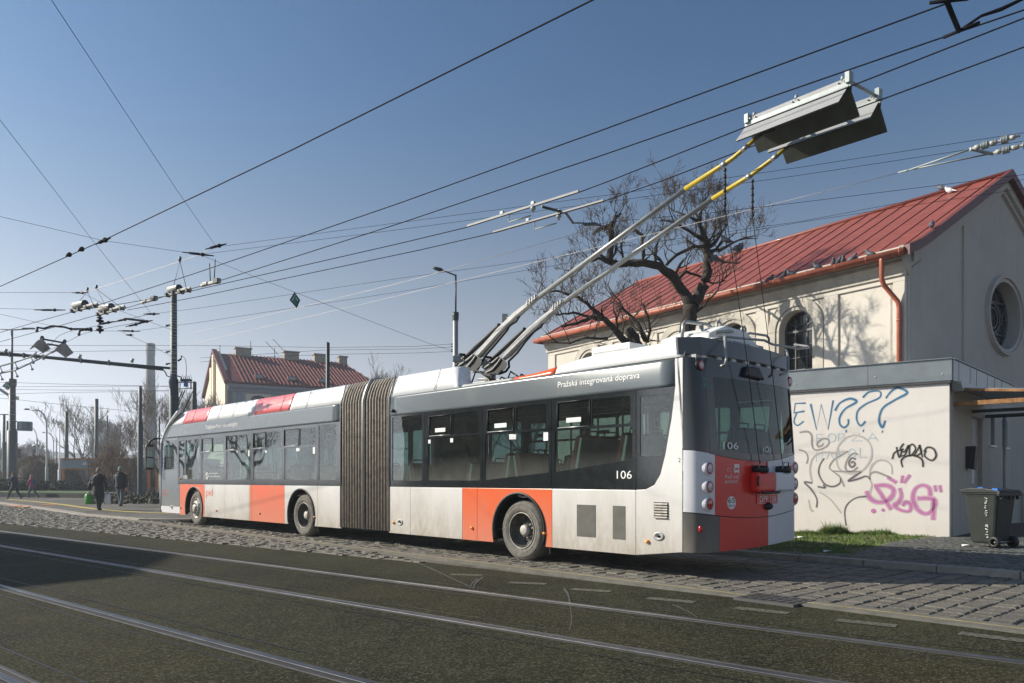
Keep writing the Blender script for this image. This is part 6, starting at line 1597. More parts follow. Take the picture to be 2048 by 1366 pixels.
for i in range(4):
    x = 3.4+4.2*i-.3; mb = MB(); mb.box(HF, x-1.3, x+1.3, -.05, 0, E_-2.3, E_-1.15, 0); wf = obj('window', mb, 'cream', hs)
    mb = MB(); mb.lathe(HF(x, -.06, E_-1.72), HF(0, -1, 0)-HF(0, 0, 0), [(.42, -.01), (.40, .04), (.34, .03), (0, .03)], 20)
    for j, v in enumerate(mb.v):
        q_ = v-HF(x, -.06, E_-1.72); hd = Vector((HD.x, HD.y, 0)); mb.v[j] = v+hd*(q_.dot(hd)*.8)
    obj('pane', mb, 'glass_dark', wf)
def onroof(u, v): return HF.uv(u, v, HW/2)
for u0, u1, vt, lb in ((470, 501, 700, 0), (567, 596, 707, 1), (627, 651, 712, 2), (676, 692, 716, 3)):
    a0 = HF.uv(u0, 720, HW/2)[0]; a1, z = HF.uv(u1, vt, HW/2); mb = MB(); mb.box(HF, a0, a1, HW/2-.5, HW/2+.4, PK-1.2, z); mb.box(HF, a0-.1, a1+.1, HW/2-.6, HW/2+.5, z, z+.15); obj('chimney', mb, 'chimney_stack', hs)
for u, v in ((518, 758), (583, 762), (644, 766)):
    b_ = 1.0; a = HF.uv(u, v, b_)[0]; mb = MB(); zz = E_+(PK-E_)*(b_+.4)/(HW/2+.4); mb.box(HF, a-.42, a+.42, b_-.3, b_+.6, zz-.1, zz+.42); mb.box(HF, a-.34, a+.34, b_-.32, b_-.28, zz, zz+.34, 1); obj('skylight', mb, ['tin_dark', 'mast_light'], hs)
mb = MB()
for u, v0, v1 in ((440, 708, 690), (501.5, 700, 682), (549, 716, 696)): 
    a, z0 = HF.uv(u, v0, HW/2); _, z1_ = HF.uv(u, v1, HW/2); mb.tube([HF(a, HW/2, z0-.3), HF(a, HW/2, z1_)], .035, 4)
a, z0 = HF.uv(549, 700, HW/2)
for d0, d1 in (((-1.0, .9), (.4, -.5)), ((-.2, 1.3), (1.4, -.3))): mb.tube([HF(a+d0[0], HW/2, z0+d0[1]), HF(a+d1[0], HW/2, z0+d1[1])], .03, 4)
obj('aerial', mb, 'wire', hs)
# factory chimney
CY = 180; cc = Vector(((301-CU)/F*CY, CY, 0)); mb = MB(); hC = 1.3+271/1541*CY
mb.lathe(cc, (0, 0, 1), [(1.75, 0), (1.35, hC*.45), (1.05, hC*.72), (.92, hC-3), (1.0, hC-2.6), (1.02, hC-.2), (.9, hC), (.6, hC)], 24)
one('factory_chimney', mb, 'factory', 'tall grey factory chimney tapering up behind the bare trees', 'chimney', loc=cc)
# glass tower far away
TYY = 420; mb = MB(); x0, x1 = (170-CU)/F*TYY, (213-CU)/F*TYY
mb.prism(lambda a, b, c: Vector((a, TYY+b, c)), [(x0, 0), (x1, 0), (x1, 1.3+105/1541*TYY), ((x0+x1)/2+1, 1.3+118/1541*TYY), (x0+3, 1.3+96/1541*TYY)], 0, 14)
tw_ = thing('glass_tower', 'hazy pale blue glass office tower seen through the bare tree', 'tower', ((x0+x1)/2, TYY, 0)); obj('facade', mb, 'tower_glass', tw_)
mb = MB()
for i in range(9): mb.box(W, x0, x1, TYY-.15, TYY, 3+i*3.1, 3.25+i*3.1)
obj('floor_bands', mb, 'fascia', tw_)
# hills
def ridge(Y, pts, name):
    mb = MB(); P_ = [((u-CU)/F*Y, 1.3+(HV-v)/F*Y) for u, v in pts]; n_ = len(P_)
    mb.add([(x, Y, z) for x, z in P_]+[(x*1.05, Y+Y*.25, z*.6) for x, z in P_]+[(x, Y-Y*.12, -.5) for x, z in P_], [(i, i+1, n_+i+1, n_+i) for i in range(n_-1)]+[(i, 2*n_+i, 2*n_+i+1, i+1) for i in range(n_-1)]); struct(name, mb, 'hill')
ridge(520, [(-400, 920), (-100, 915), (0, 912), (50, 905), (75, 903), (95, 902), (125, 905), (160, 906), (260, 910), (420, 915), (700, 925), (1100, 935), (2100, 935)], 'hills')
# house left of the road: outside the picture, throws the shadow on the tracks
hz_ = 11.0; k = hz_/math.tan(R(SUN_EL)); dx, dy = .992*k, -.126*k
shp = [(-6.05, 8.95), (-5.1, 10.4), (-5.75, 13.3), (-11.9, 18.3)]
fp = [(x-dx, y-dy) for x, y in shp]+[(-38, 17), (-36, 7)]
ap = thing('apartment_building', 'plain rendered building left of the tracks whose shadow falls on the rails', 'building', (fp[0][0], fp[0][1], 0))
mb = MB(); mb.slab(fp, 0, hz_); obj('wall', mb, 'far_plaster', ap)
mb = MB()
for (xa, ya), (xb, yb) in zip(fp, fp[1:]):
    d = Vector((xb-xa, yb-ya)); L_ = d.length; f_ = Fr((xa, ya), d); nwin = int(L_/2.2)
    for i in range(nwin):
        for z in (1.2, 4.2, 7.4): mb.box(f_, (i+.5)*L_/max(1, nwin)-.5, (i+.5)*L_/max(1, nwin)+.5, -.03, .03, z, z+1.6)
obj('window', mb, 'glass_dark', ap)
# ================= OVERHEAD WIRES =================
def wire(name, pts, z, r, label, m='wire', group=None, cat='wire', ends=None):
    """pts: (u,v) or (u,v,height); each lies at its real height above the road"""
    q = [Z(p[0], p[1], p[2] if len(p) > 2 else z) for p in pts]
    mb = MB(); mb.tube(q, [max(r, p.y*.00022) for p in q], 5); return one(name, mb, m, label, cat, group, loc=q[0])
CW = 'contact wires above the road'
wire('contact_wire', [(1300, -57), (1185, 0), (583.5, 300), (400, 388), (206, 481), (0, 573), (-200, 658)], 5.6, .0085, 'thick wire running from the top centre of the sky to the left edge', group=CW)
wire('contact_wire', [(2048, -52), (1912, 0), (1600, 114.6), (1200, 261.7), (800, 405.9), (400, 543.4), (208.7, 606), (144, 624), (70, 644.5), (0, 665), (-120, 698)], 5.6, .008, 'upper wire of the pair above the near metal hood, ending at the left insulator', group=CW)
wire('contact_wire', [(2300, -70), (2048, 19.8), (1852.5, 86), (1600, 173.5), (1200, 312), (800, 446.5), (439.5, 561.4), (334.8, 591), (254, 615.7), (192, 630.5), (117, 652), (0, 683.5), (-120, 712)], 5.6, .008, 'lower wire of the pair above the near metal hood, running to the left switch boxes', group=CW)
wire('contact_wire', [(2300, -66), (2048, 36.2), (1707.6, 170), (1490, 254.5), (1224, 360), (1158, 384.6), (932, 455), (800, 486.7), (400, 578), (365, 586), (254, 606), (150, 622)], 5.6, .008, 'wire that carries the near metal hood', group=CW)
wire('contact_wire', [(2300, -14), (2048, 94), (1759, 200.5), (1492, 297), (1328.5, 360), (1208.7, 402), (986, 466), (839.5, 500), (400, 592.6), (330, 606), (255, 620)], 5.6, .008, 'wire that carries the far metal hood', group=CW)
SP = 'span wires across the junction'
wire('span_wire', [(2300, 225), (2048, 265.4), (1600, 334.5), (1250, 385.6), (800, 445), (448, 492), (432, 493)], 6.6, .004, 'upper thin dark wire from the right edge to the fitting high left of centre', group=SP)
wire('span_wire', [(2300, 245), (2048, 282), (1600, 350.4), (1250, 398.8), (800, 459), (416, 507), (402, 508)], 6.6, .004, 'second thin dark wire just below, ending at the elongated fitting', group=SP)
wire('span_wire', [(2300, 320), (2048, 349), (1600, 404.8), (1427, 425), (1250, 441), (1188, 449)], 6.0, .004, 'thin dark wire crossing just over the hall roof to the wire switch bracket', group=SP)
wire('span_wire', [(2300, 325), (2048, 359), (1600, 443), (1250, 492), (1129.6, 512), (800, 556.4), (600, 586), (400, 616), (303, 628)], 6.4, .004, 'thin wire passing over the street lamp head towards the left fitting', group=SP)
wire('span_wire', [(2300, 345), (2048, 377), (1600, 444.5), (1142.7, 525), (800, 583.5), (400, 644.5), (270, 662)], 6.4, .004, 'lowest thin wire passing through the street lamp post top', group=SP)
wire('guy_wire', [(1797.6, 345.5), (1600, 395), (1250, 481), (800, 590.7), (400, 684.5), (376, 691)], 6.2, .005, 'long pale wire from the forked insulators to beside the mast', 'wire_pale', SP)
wire('guy_wire', [(1195.5, 455), (850, 552.6), (800, 566), (400, 663), (378, 668)], 6.2, .005, 'pale wire from the switch bracket down to the left of the lamp post', 'wire_pale', SP)
wire('guy_wire', [(432, 493), (402, 508), (360, 523), (193, 578), (160, 585)], 6.8, .006, 'short pale wire holding the hanging white drums', 'wire_pale', SP)
wire('span_wire', [(60, -64), (103, 0), (353.7, 380), (432, 493)], 6.6, .004, 'steep thin wire from the top left corner to the fitting', group=SP)
wire('span_wire', [(-30, 205), (0, 240), (108.8, 380), (182, 476.7), (303, 628)], 6.4, .004, 'steep thin wire from the left edge down to the small triangle yoke', group=SP)
wire('span_wire', [(-200, 388), (0, 433), (206, 481), (365, 504), (402, 508), (416.5, 516), (490, 546), (591, 585), (850, 684), (905, 702)], 6.2, .004, 'thin wire that carries the green diamond sign', group=SP)
wire('span_wire', [(-200, 585), (150, 585), (165, 586), (215, 612), (330, 655), (345, 660)], 7.2, .004, 'thin level wire at the left ending above the first white drum', group=SP)
wire('span_wire', [(-200, 610), (0, 617), (85, 619)], 6.2, .004, 'thin wire at the left edge pulling the first white drum by a chain', group=SP)
wire('span_wire', [(-100, 608), (0, 628), (105, 652), (180, 662), (240, 662), (300, 690), (345, 714)], 6.6, .004, 'thin wire through the curved feeder arms to the mast', group=SP)
wire('span_wire', [(-100, 682), (0, 691), (400, 691), (652, 695), (828, 692.8), (905, 688)], 9.0, .006, 'long level wire passing behind the chimneys of the gabled house', group=SP)
wire('span_wire', [(400, 716), (545, 707), (652, 700), (830, 698), (905, 694)], 9.0, .006, 'thin wire sloping up behind the second chimney to the lamp post', group=SP)
wire('span_wire', [(400, 724), (560, 712), (700, 708), (830, 706), (905, 703)], 9.0, .006, 'thin wire just over the right chimneys of the gabled house', group=SP)
wire('span_wire', [(-50, 700), (0, 702), (150, 703), (345, 700)], 6.6, .005, 'thin level wire crossing the factory chimney top', group=SP)
for i, (a, b, c, lb) in enumerate(((763, 768, 773, 'topmost of four thin wires low in the hazy sky by the clock mast'), (774, 773, 772, 'second of four thin wires low in the hazy sky by the clock mast'), (778, 780, 781, 'third of four thin wires low in the hazy sky by the clock mast'), (790, 785, 782, 'lowest of four thin wires low in the hazy sky by the clock mast'))):
    wire('span_wire', [(-50, a), (120, b), (340, c)], 9, .008, lb, group=SP)
wire('span_wire', [(-50, 792), (40, 800), (140, 811), (240, 820), (290, 830)], 9, .008, 'thin wire sagging between the far masts', group=SP)
wire('contact_wire', [(-60, 758), (0, 746), (60, 726), (100, 690), (117, 672), (135, 664), (250, 640), (300, 628)], 5.6, .006, 'curved wire coming down from the left feeder arm through the first far hood', group=CW)
wire('contact_wire', [(-60, 744), (0, 731), (60, 716), (100, 700), (142, 680), (160, 670), (190, 661), (290, 642)], 5.6, .006, 'curved wire through the second far hood', group=CW)
# green diamond sign hanging on a wire
gs = Z(588, 585, 6.2); gY = gs.y
sg = thing('diamond_sign', 'small green diamond sign with pale dots hanging from a wire in mid sky', 'sign', (gs.x, gY, gs.z-.4))
def diamond(cx, cz, hw, hh, T, par, m='green_sign'):
    mb = MB(); mb.prism(T, [(cx-hw, cz), (cx+hw*.35, cz-hh), (cx+hw, cz), (cx-hw*.05, cz+hh)], 0, .02, 0); obj('frame', mb, 'wire', par)
    mb = MB(); k = .82; mb.prism(T, [(cx-hw*k, cz), (cx+hw*.35*k, cz-hh*k), (cx+hw*k, cz), (cx-hw*.05*k, cz+hh*k)], -.006, .0, 0); pl_ = obj('panel', mb, m, par)
    mb = MB()
    for dx, dz in ((-.35, .0), (-.2, .25), (.05, .5), (.3, .2), (.52, .0)): mb.prism(T, [(cx+hw*(dx-.1), cz+hh*(dz-.07)), (cx+hw*(dx+.1), cz+hh*(dz-.07)), (cx+hw*(dx+.1), cz+hh*(dz+.07)), (cx+hw*(dx-.1), cz+hh*(dz+.07))], -.010, -.006)
    obj('dots', mb, 'decal_white', pl_)
T_s = lambda a, b, c: Vector((a, gY+b, c)); zz = H+(HV-600)/F*gY; diamond(gs.x+.02, zz, 10.5/F*gY, 16/F*gY, T_s, sg)
mb = MB(); mb.tube([gs, Vector((gs.x, gY, zz+15/F*gY))], .012, 5); obj('hanger', mb, 'wire', sg)
# small wire fittings
def fitting(u, v, z, L_, label, r=.03, m='wire', ang=0):
    c = Z(u, v, z); d = Vector((math.cos(ang), 0, math.sin(ang))); mb = MB()
    mb.tube([c-d*L_/2, c-d*L_*.3, c-d*L_*.25], [r*.4, r*.5, r], 6); mb.tube([c-d*L_*.25, c+d*L_*.05], r, 6); mb.tube([c+d*L_*.05, c+d*L_*.5], [r*.9, r*.4], 6); mb.ell(c+d*L_*.15, (r*1.8, r*1.2, r*1.6), 8, 6)
    one('wire_fitting', mb, m, label, 'wire fitting', 'wire fittings')
fitting(432, 493, 6.6, .5, 'dark wire fitting where the steep wire meets the pale wire', ang=.25); fitting(396, 508, 6.6, .75, 'elongated dark wire fitting left of the upper one', ang=-.12); fitting(206, 482, 5.6, .3, 'small clamp where the thick wire is crossed, upper left', ang=.4)
fitting(162, 499, 5.6, .12, 'small knob on the thick wire below its clamp', ang=.4); fitting(137, 510, 5.6, .12, 'lowest small knob on the thick wire', ang=.4)
fitting(100, 620, 6.2, .9, 'dark turnbuckle and chain at the left of the first white drum'); fitting(303, 628, 6.4, .5, 'dark yoke under the steep wire left of the mast'); fitting(160, 585.5, 7.2, .5, 'dark fitting at the end of the level wire on the left')
fitting(212, 646, 6, .5, 'upper left insulator of the four egg insulators', ang=.2); fitting(245, 640, 6, .5, 'upper right insulator of the four egg insulators', ang=.2); fitting(267, 650, 6, .5, 'lower left insulator of the four egg insulators', ang=.2); fitting(289, 644, 6, .5, 'lower right insulator of the four egg insulators', ang=.2)
fitting(258, 662, 6.6, .8, 'long dark fitting below the egg insulators', ang=-.03); fitting(259, 670, 6.6, .3, 'small open link under the long dark fitting')
mb = MB(); mb.tube([Z(252, 637.5, 6.1), Z(297, 643, 6.1)], .035, 6); one('spreader_bar', mb, 'mast', 'dark bar spreading the two wires left of the mast', 'bar')
mb = MB(); c = Z(200, 642, 5.7)
for dz in (0, -.25): mb.lathe(c+Vector((0, 0, dz)), (0, 0, 1), [(.02, .12), (.09, .09), (.03, .05), (.10, .02), (.10, -.02), (.03, -.05), (.02, -.1)], 10)
one('line_insulator', mb, 'wire', 'pair of dark ribbed insulators hanging below the second white drum', 'insulator')
# drums / switch boxes on the wires
def drum(u0, v0, u1, v1, z, label, rad, hang=None, rail=.9):
    a, b = Z(u0, v0, z), Z(u1, v1, z); d = (b-a).normalized(); L_ = (b-a).length; sd_ = d.cross(Vector((0, 0, 1)))
    t = thing('wire_switch', label, 'wire switch', a, 'wire switches hung over the junction'); up = Vector((0, 0, 1))
    mb = MB(); c0 = a+d*L_*.06+up*rad*1.1; mb.lathe(c0, d, [(0, 0), (rad*.8, .0), (rad, rad*.3), (rad, L_*.38), (rad*.92, L_*.42)], 18); obj('drum', mb, 'insul', t)
    mb = MB(); mb.lathe(c0+d*L_*.42, d, [(rad*.95, 0), (rad*.9, rad*.35), (0, rad*.4)], 18); obj('drum_cap', mb, 'mast', t)
    T = lambda x, y, zz_: a+d*x+sd_*y+up*zz_
    mb = MB(); mb.box(T, -.05, L_, -.03, .03, -.04, .02); mb.box(T, L_*.5, L_*1.05, .03, .06, -.01, .04); obj('rail', mb, 'insul', t, bevel=.008)
    mb = MB()
    for q_ in (0, .28, .6, .9): mb.box(T, L_*q_-.03, L_*q_+.03, -.05, .07, -.06, .03)
    if hang: 
        h = Z(*hang); mb.tube([T(L_*.25, 0, rad*2), h, T(L_*.8, 0, .05)], .008, 4); mb.tube([h, h+up*.12], .035, 6)
    obj('clamps', mb, 'mast', t)
drum(146, 621, 196, 609, 5.62, 'white drum box on the upper wire, leftmost of three', .095, (175, 583, 7.0))
drum(198, 628, 250, 614, 5.62, 'white drum box on the lower wire, just right of the leftmost drum', .095, (193, 578, 7.0))
drum(336, 589, 382, 578, 5.62, 'white drum box right above the tall mast', .085, (360, 523, 6.8))
def insbar(u0, v0, u1, v1, z, label, spikes=False):
    a, b = Z(u0, v0, z), Z(u1, v1, z); d = (b-a).normalized(); L_ = (b-a).length; s_ = d.cross(Vector((0, 0, 1))); up = Vector((0, 0, 1)); T = lambda x, y, zz_: a+d*x+s_*y+up*zz_
    mb = MB(); mb.box(T, 0, L_, -.03, .03, -.03, .035); mb.box(T, L_*.15, L_*.4, -.05, .05, -.02, .05); 
    o = one('section_insulator', mb, 'insul', label, 'insulator', 'section insulators in the wires', loc=a, bevel=.015)
    mb = MB(); mb.box(T, L_*.72, L_*.95, -.05, .05, -.03, .07); 
    if spikes: mb.tube([T(L_*.5, 0, .05), T(L_*.45, 0, .45)], .012, 4); mb.tube([T(L_*.7, 0, .05), T(L_*.75, 0, .5)], .012, 4)
    obj('clamp', mb, 'mast', o)
insbar(283, 606, 313, 597, 5.6, 'grey section insulator between the drums and the mast'); insbar(402, 572, 440, 562, 5.6, 'grey section insulator with two spikes right of the mast', True)
# switch rails above the bus
s1 = Z(935, 453, 5.63), Z(1158, 383.5, 5.63); s2 = Z(987, 465.5, 5.63), Z(1208, 402, 5.63)
cr_ = thing('wire_crossing', 'pair of pale metal rails with cross bar in the wires left of the gnarled tree', 'wire switch', s1[0]); up = Vector((0, 0, 1))
for a, b in (s1, s2):
    d = (b-a).normalized(); s_ = d.cross(up); T = lambda x, y, zz_: a+d*x+s_*y+up*zz_; mb = MB(); mb.box(T, 0, (b-a).length, -.018, .018, -.012, .026); obj('rail', mb, 'hood', cr_, bevel=.004)
    mb = MB(); L_ = (b-a).length
    for q_, w_ in ((.34, .10), (.62, .05)): mb.box(T, L_*q_-.03, L_*q_+.03, -.025, .025, .02, .07); 
    mb.tube([T(L_*.40, 0, -.02), T(L_*.40, .0, -.14), T(L_*.60, 0, -.14)], .012, 5); mb.tube([T(L_*.62, 0, .08), T(L_*.62, 0, -.10)], .018, 8); mb.ell(T(L_*.63, .03, -.05), (.045, .045, .045), 8, 6); obj('fitting', mb, 'mast_light', cr_)
mb = MB(); p0, p1, p2 = Z(1083, 413, 5.66), Z(1132, 426, 5.66), Z(1146, 446, 5.66)
mb.tube([p0, p1, p2], .022, 6); mb.tube([p2, Z(1165, 446, 5.7), Z(1170, 449, 5.7), Z(1190, 448, 5.8), Z(1205, 452, 5.9)], [.012, .012, .032, .032, .012], 6); obj('cross_bar', mb, 'mast', cr_)
# forked insulators on the right
fk = thing('forked_insulator', 'two pale ribbed rod insulators joined in a fork at the right edge of the sky', 'insulator', Z(1942, 297, 5.9))
for (u0, v0), (u1, v1) in (((1945, 297), (2040, 271)), ((1987, 306), (2085, 281))):
    a, b = Z(u0, v0, 5.9), Z(u1, v1, 5.9); d = (b-a).normalized(); mb = MB(); L_ = (b-a).length; mb.tube([a, b], .018, 6)
    for c0 in (.05, .38, .42, .8): mb.tube([a+d*L_*c0, a+d*L_*(c0+.10)], .035, 8)
    obj('rod', mb, 'insul', fk); mb = MB()
    for c0 in (.20, .62):
        for i in range(5): mb.lathe(a+d*L_*(c0+i*.03), d, [(.0, 0), (.055, .0), (.055, .008), (0, .01)], 10)
    obj('ribs', mb, 'mast_light', fk)
mb = MB(); n0 = Z(1818, 340, 5.9); mb.tube([n0, Z(1945, 297, 5.9)], .014, 6); mb.tube([n0, Z(1987, 306, 5.9)], .012, 6); mb.tube([Z(1940, 298, 5.9), Z(1985, 308, 5.9)], .022, 6); mb.tube([Z(1797, 345.5, 5.95), n0], .016, 6); obj('fork', mb, 'mast_light', fk)
# top right bracket
mb = MB(); a, b = Z(1893, 2, 5.6), Z(1918, 62, 5.6); mb.tube([a, b], .024, 8); 
for p, q_ in ((a, (1912, 0)), (b, (1930, 57))):
    e = Z(*q_, 5.6); d = (e-p).normalized(); mb.tube([p-d*.14, p+d*.18], .016, 6)
mb.tube([b, Z(1962, 32, 5.75), Z(2003, 18, 5.8), Z(2100, -28, 5.9)], [.015, .014, .02, .008], 6)
one('wire_spreader', mb, 'wire', 'dark bar tying the two upper wires together at the top right corner', 'wire spreader')
# metal hoods over the two wires
def hood(r0, l0, label):
    (ur, vr), (ul, vl) = r0, l0; a = P(ur, vr, F*4.45/(HV-vr)); b = P(ul, vl, F*4.45/(HV-vl)); d = (b-a).normalized(); d.z = 0; d.normalize(); s_ = Vector((d.y, -d.x, 0)); L_ = (b-a).length; up = Vector((0, 0, 1))
    T = lambda x, y, z: a+d*x+s_*y+up*z+Vector((0, 0, 0)); h = thing('wire_hood', label, 'metal hood', a, 'roof shaped metal hoods over the wires')
    mb = MB(); t = .012
    sgn = 1 if s_.x > 0 else -1
    for k in (-1, 1):
        x1 = L_+.02; inset = .0
        sec = [(.012*k, .03), (.012*k, -.04), (.235*k, -.30), (.235*k-.0, -.30+.004), (.028*k, -.03), (.028*k, .03)]
        T2 = lambda x, y, z: T(y, x, z)
        vs = [T(0, y, z) for y, z in ((.006*k, .05), (.006*k, -.04), (.25*k, -.31))]+[T(x1, y, z) for y, z in ((.006*k, .05), (.006*k, -.04), (.25*k, -.31))]
        mb.add(vs, [(0, 1, 4, 3), (1, 2, 5, 4)])
    o = obj('sheet', mb, 'hood', h, merge=False); m_ = o.modifiers.new('thickness', 'SOLIDIFY'); m_.thickness = .006
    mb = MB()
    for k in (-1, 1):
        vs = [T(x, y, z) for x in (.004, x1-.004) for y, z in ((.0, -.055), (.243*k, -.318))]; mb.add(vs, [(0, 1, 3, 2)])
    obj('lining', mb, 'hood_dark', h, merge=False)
    mb = MB(); mb.box(T, -.02, L_+.04, -.02, .02, -.06, .0); 
    for x in (.08, L_*.5, L_-.08): mb.tube([T(x, 0, .04), T(x, 0, .09)], .02, 6); mb.tube([T(x-.03, -.04, .02), T(x-.03, .04, .02)], .009, 5); mb.tube([T(x+.04, -.04, .02), T(x+.04, .04, .02)], .009, 5)
    mb.box(T, -.02, .03, -.05, .05, -.02, .11); mb.box(T, L_-.02, L_+.03, -.05, .05, -.02, .09); obj('clamp', mb, 'mast_light', h)
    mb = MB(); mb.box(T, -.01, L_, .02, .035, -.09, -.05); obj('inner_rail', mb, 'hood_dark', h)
    return a, b, d
a1_, b1_, d1_ = hood((1699, 163), (1497, 244), 'near pale metal hood over the wire at the tip of the left trolley pole')
a2_, b2_, d2_ = hood((1758, 197), (1557, 268), 'far pale metal hood over the wire at the tip of the right trolley pole')
mb = MB(); 
for x in (.02, .45, .80): mb.tube([a1_.lerp(b1_, x)+up*.03, a2_.lerp(b2_, x)+up*.03], .02, 6)
one('hood_crossbar', mb, 'mast_light', 'short bars joining the near and far metal hoods', 'bar')
# far hoods on the left
def farhood(u, v, hw, hh, z, label):
    c = Z(u, v, z); Y = c.y; k = Y/F; t = thing('wire_hood', label, 'metal hood', c, 'small tilted hoods of the far wires')
    mb = MB(); q_ = lambda x, y, dy: c+Vector((x*k, dy, -y*k))
    rd = 1.6
    q_ = lambda x, y, dy: P(u+x, v+y, Y+dy)
    mb.add([q_(0, -hh, 0), q_(-hw*.95, 2, -.2), q_(-hw*.95-9, 7, -1.0), q_(-10, -hh+5, -.8)], [(0, 1, 2, 3)])
    mb.add([q_(0, -hh, 0), q_(hw, hh*.38, .2), q_(2, hh, .1), q_(-hw*.95, 2, -.2)], [(0, 1, 2, 3)])
    o = obj('sheet', mb, 'hood', t, merge=False); s = o.modifiers.new('thickness', 'SOLIDIFY'); s.thickness = .02
    mb = MB(); mb.ell(q_(0, -hh-1, 0), (.07, .07, .07), 8, 6); obj('clamp', mb, 'mast', t)
farhood(84, 691.5, 17, 15, 5.7, 'left small tilted grey hood above the feeder boom'); farhood(129, 699.5, 18, 16, 5.7, 'right small tilted grey hood above the feeder boom')
mb = MB(); mb.tube([Z(84, 678, 5.8), Z(129, 686, 5.8)], .03, 5); mb.tube([Z(95, 688, 5.7), Z(120, 692, 5.7)], .03, 5); one('hood_crossbar', mb, 'mast', 'thin bars joining the two small far hoods', 'bar')
for pts, lb in (([(74, 662), (75, 655), (88, 657), (105, 652), (128, 654), (142, 658), (182, 658)], 'curved dark feeder arm at the left, hooking down at its left end'), ([(158, 669), (160, 661), (172, 659), (182, 660)], 'small curved dark feeder arm right of the longer one')):
    mb = MB(); q_ = [Z(u, v, 6.0) for u, v in pts]; mb.tube(q_, .032, 6); 
    for p in (q_[0], q_[-2], q_[-1]): mb.ell(p, (.05, .05, .05), 8, 6)
    one('feeder_pipe', mb, 'wire', lb, 'wire holder', 'curved feeder pipes')
# ================= MASTS AND LAMPS =================
def mast(u, Y, vtop, r0, r1, vstep=None, label='', name='wire_mast', m='mast', group='masts of the overhead line', z0=0, cat='mast', bands=0, cap=False):
    b = Vector(((u-CU)/F*Y, Y, z0)); top = H+(HV-vtop)/F*Y; t = thing(name, label, cat, b, group)
    zs = H+(HV-vstep)/F*Y if vstep else top*.5
    mb = MB(); mb.lathe(b, (0, 0, 1), [(r0, 0), (r0, zs-z0), (r1*1.12, zs+.06-z0), (r1, zs+.12-z0), (r1*.94, top-z0), (r1*.5, top+.03-z0), (0, top+.03-z0)], 18); obj('post', mb, m, t)
    if bands:
        mb = MB(); rg = random.Random(int(u))
        for i in range(bands):
            z = zs+.3+(top-zs-.6)*i/bands+rg.uniform(-.05, .05); mb.lathe(b+Vector((0, 0, z)), (0, 0, 1), [(r1, -.02), (r1*1.04, -.010), (r1*1.04, .010), (r1, .012)], 14)
        obj('straps', mb, 'insul', t)
    return t, b, top
t, b, top = mast(347.5, 35, 590, .205, .145, 760, 'tall dark banded mast ahead of the bus carrying the feeder boom', bands=26)
mb = MB()
A_ = lambda u, v, dy=0: P(u, v, 35+dy)
mb.box(lambda x, y, z: A_(372, 762)+Vector((x, y, z)), -.22, .24, -.1, .1, -.02, .08); mb.tube([A_(355, 765), A_(385, 765)], .02, 6); mb.tube([A_(358, 778), A_(385, 776)], .02, 6); mb.tube([A_(360, 762), A_(360, 785)], .02, 5); mb.tube([A_(382, 764), A_(382, 778)], .03, 5); obj('switch_frame', mb, 'mast', t)
mb = MB(); mb.tube([A_(365, 780), A_(352, 815), A_(346, 835)], .022, 6); mb.tube([A_(370, 780), A_(357, 810), A_(350, 840)], .022, 6); mb.tube([A_(386, 782), A_(372, 812), A_(364, 830)], .02, 5)
mb.tube([A_(356, 722), A_(362, 718), A_(363, 712)], .04, 6); mb.tube([A_(363, 711), A_(371, 718), A_(373, 735), A_(372, 758)], .012, 5); mb.tube([A_(355, 752), A_(362, 754), A_(364, 764)], .03, 6); mb.tube([A_(345, 797), A_(344, 822)], .02, 5)
for i in range(5): mb.tube([A_(362+i*4, 758), A_(365+i*4, 749+(i % 2)*3), A_(368+i*4, 758)], .010, 4)
obj('cable', mb, 'wire', t)
mb = MB(); mb.box(lambda x, y, z: A_(372, 769)+Vector((x, y, z)), -.06, .06, -.1, .1, -.1, .12); obj('blue_box', mb, 'blue_clip', t)
for v in (650, 703, 727): mb = MB(); mb.tube([A_(334, v), A_(342, v)], .035, 6); mb.ell(A_(334, v+1), (.08, .05, .05), 8, 6); obj('bracket', mb, 'mast', t)
# feeder boom: double tube from the mast out to the left
bm_ = thing('feeder_boom', 'long dark double tube boom reaching from the tall mast to the left edge', 'boom', A_(340, 737))
mb = MB(); mb.tube([A_(341, 736.5), A_(290, 732), A_(150, 719), A_(0, 705.5), A_(-120, 694)], .055, 8); mb.tube([A_(326, 739), A_(250, 731), A_(150, 721), A_(60, 712), A_(0, 709), A_(-120, 702)], .06, 8); obj('tube', mb, 'mast', bm_)
mb = MB(); 
for u in (20, 48, 72, 87, 162, 218): v = 707+(u/340)*29; mb.box(lambda x, y, z: A_(u, v)+Vector((x, y, z)), -.02, .02, -.07, .07, -.12, .12)
mb.tube([A_(326, 739), A_(331, 745), A_(334, 752), A_(340, 754)], .03, 6)
for u, v in ((158, 714), (263, 722), (10, 703)): mb.tube([A_(u, v+3), A_(u+3, v-5)], .07, 6)
obj('clip', mb, 'insul', bm_)
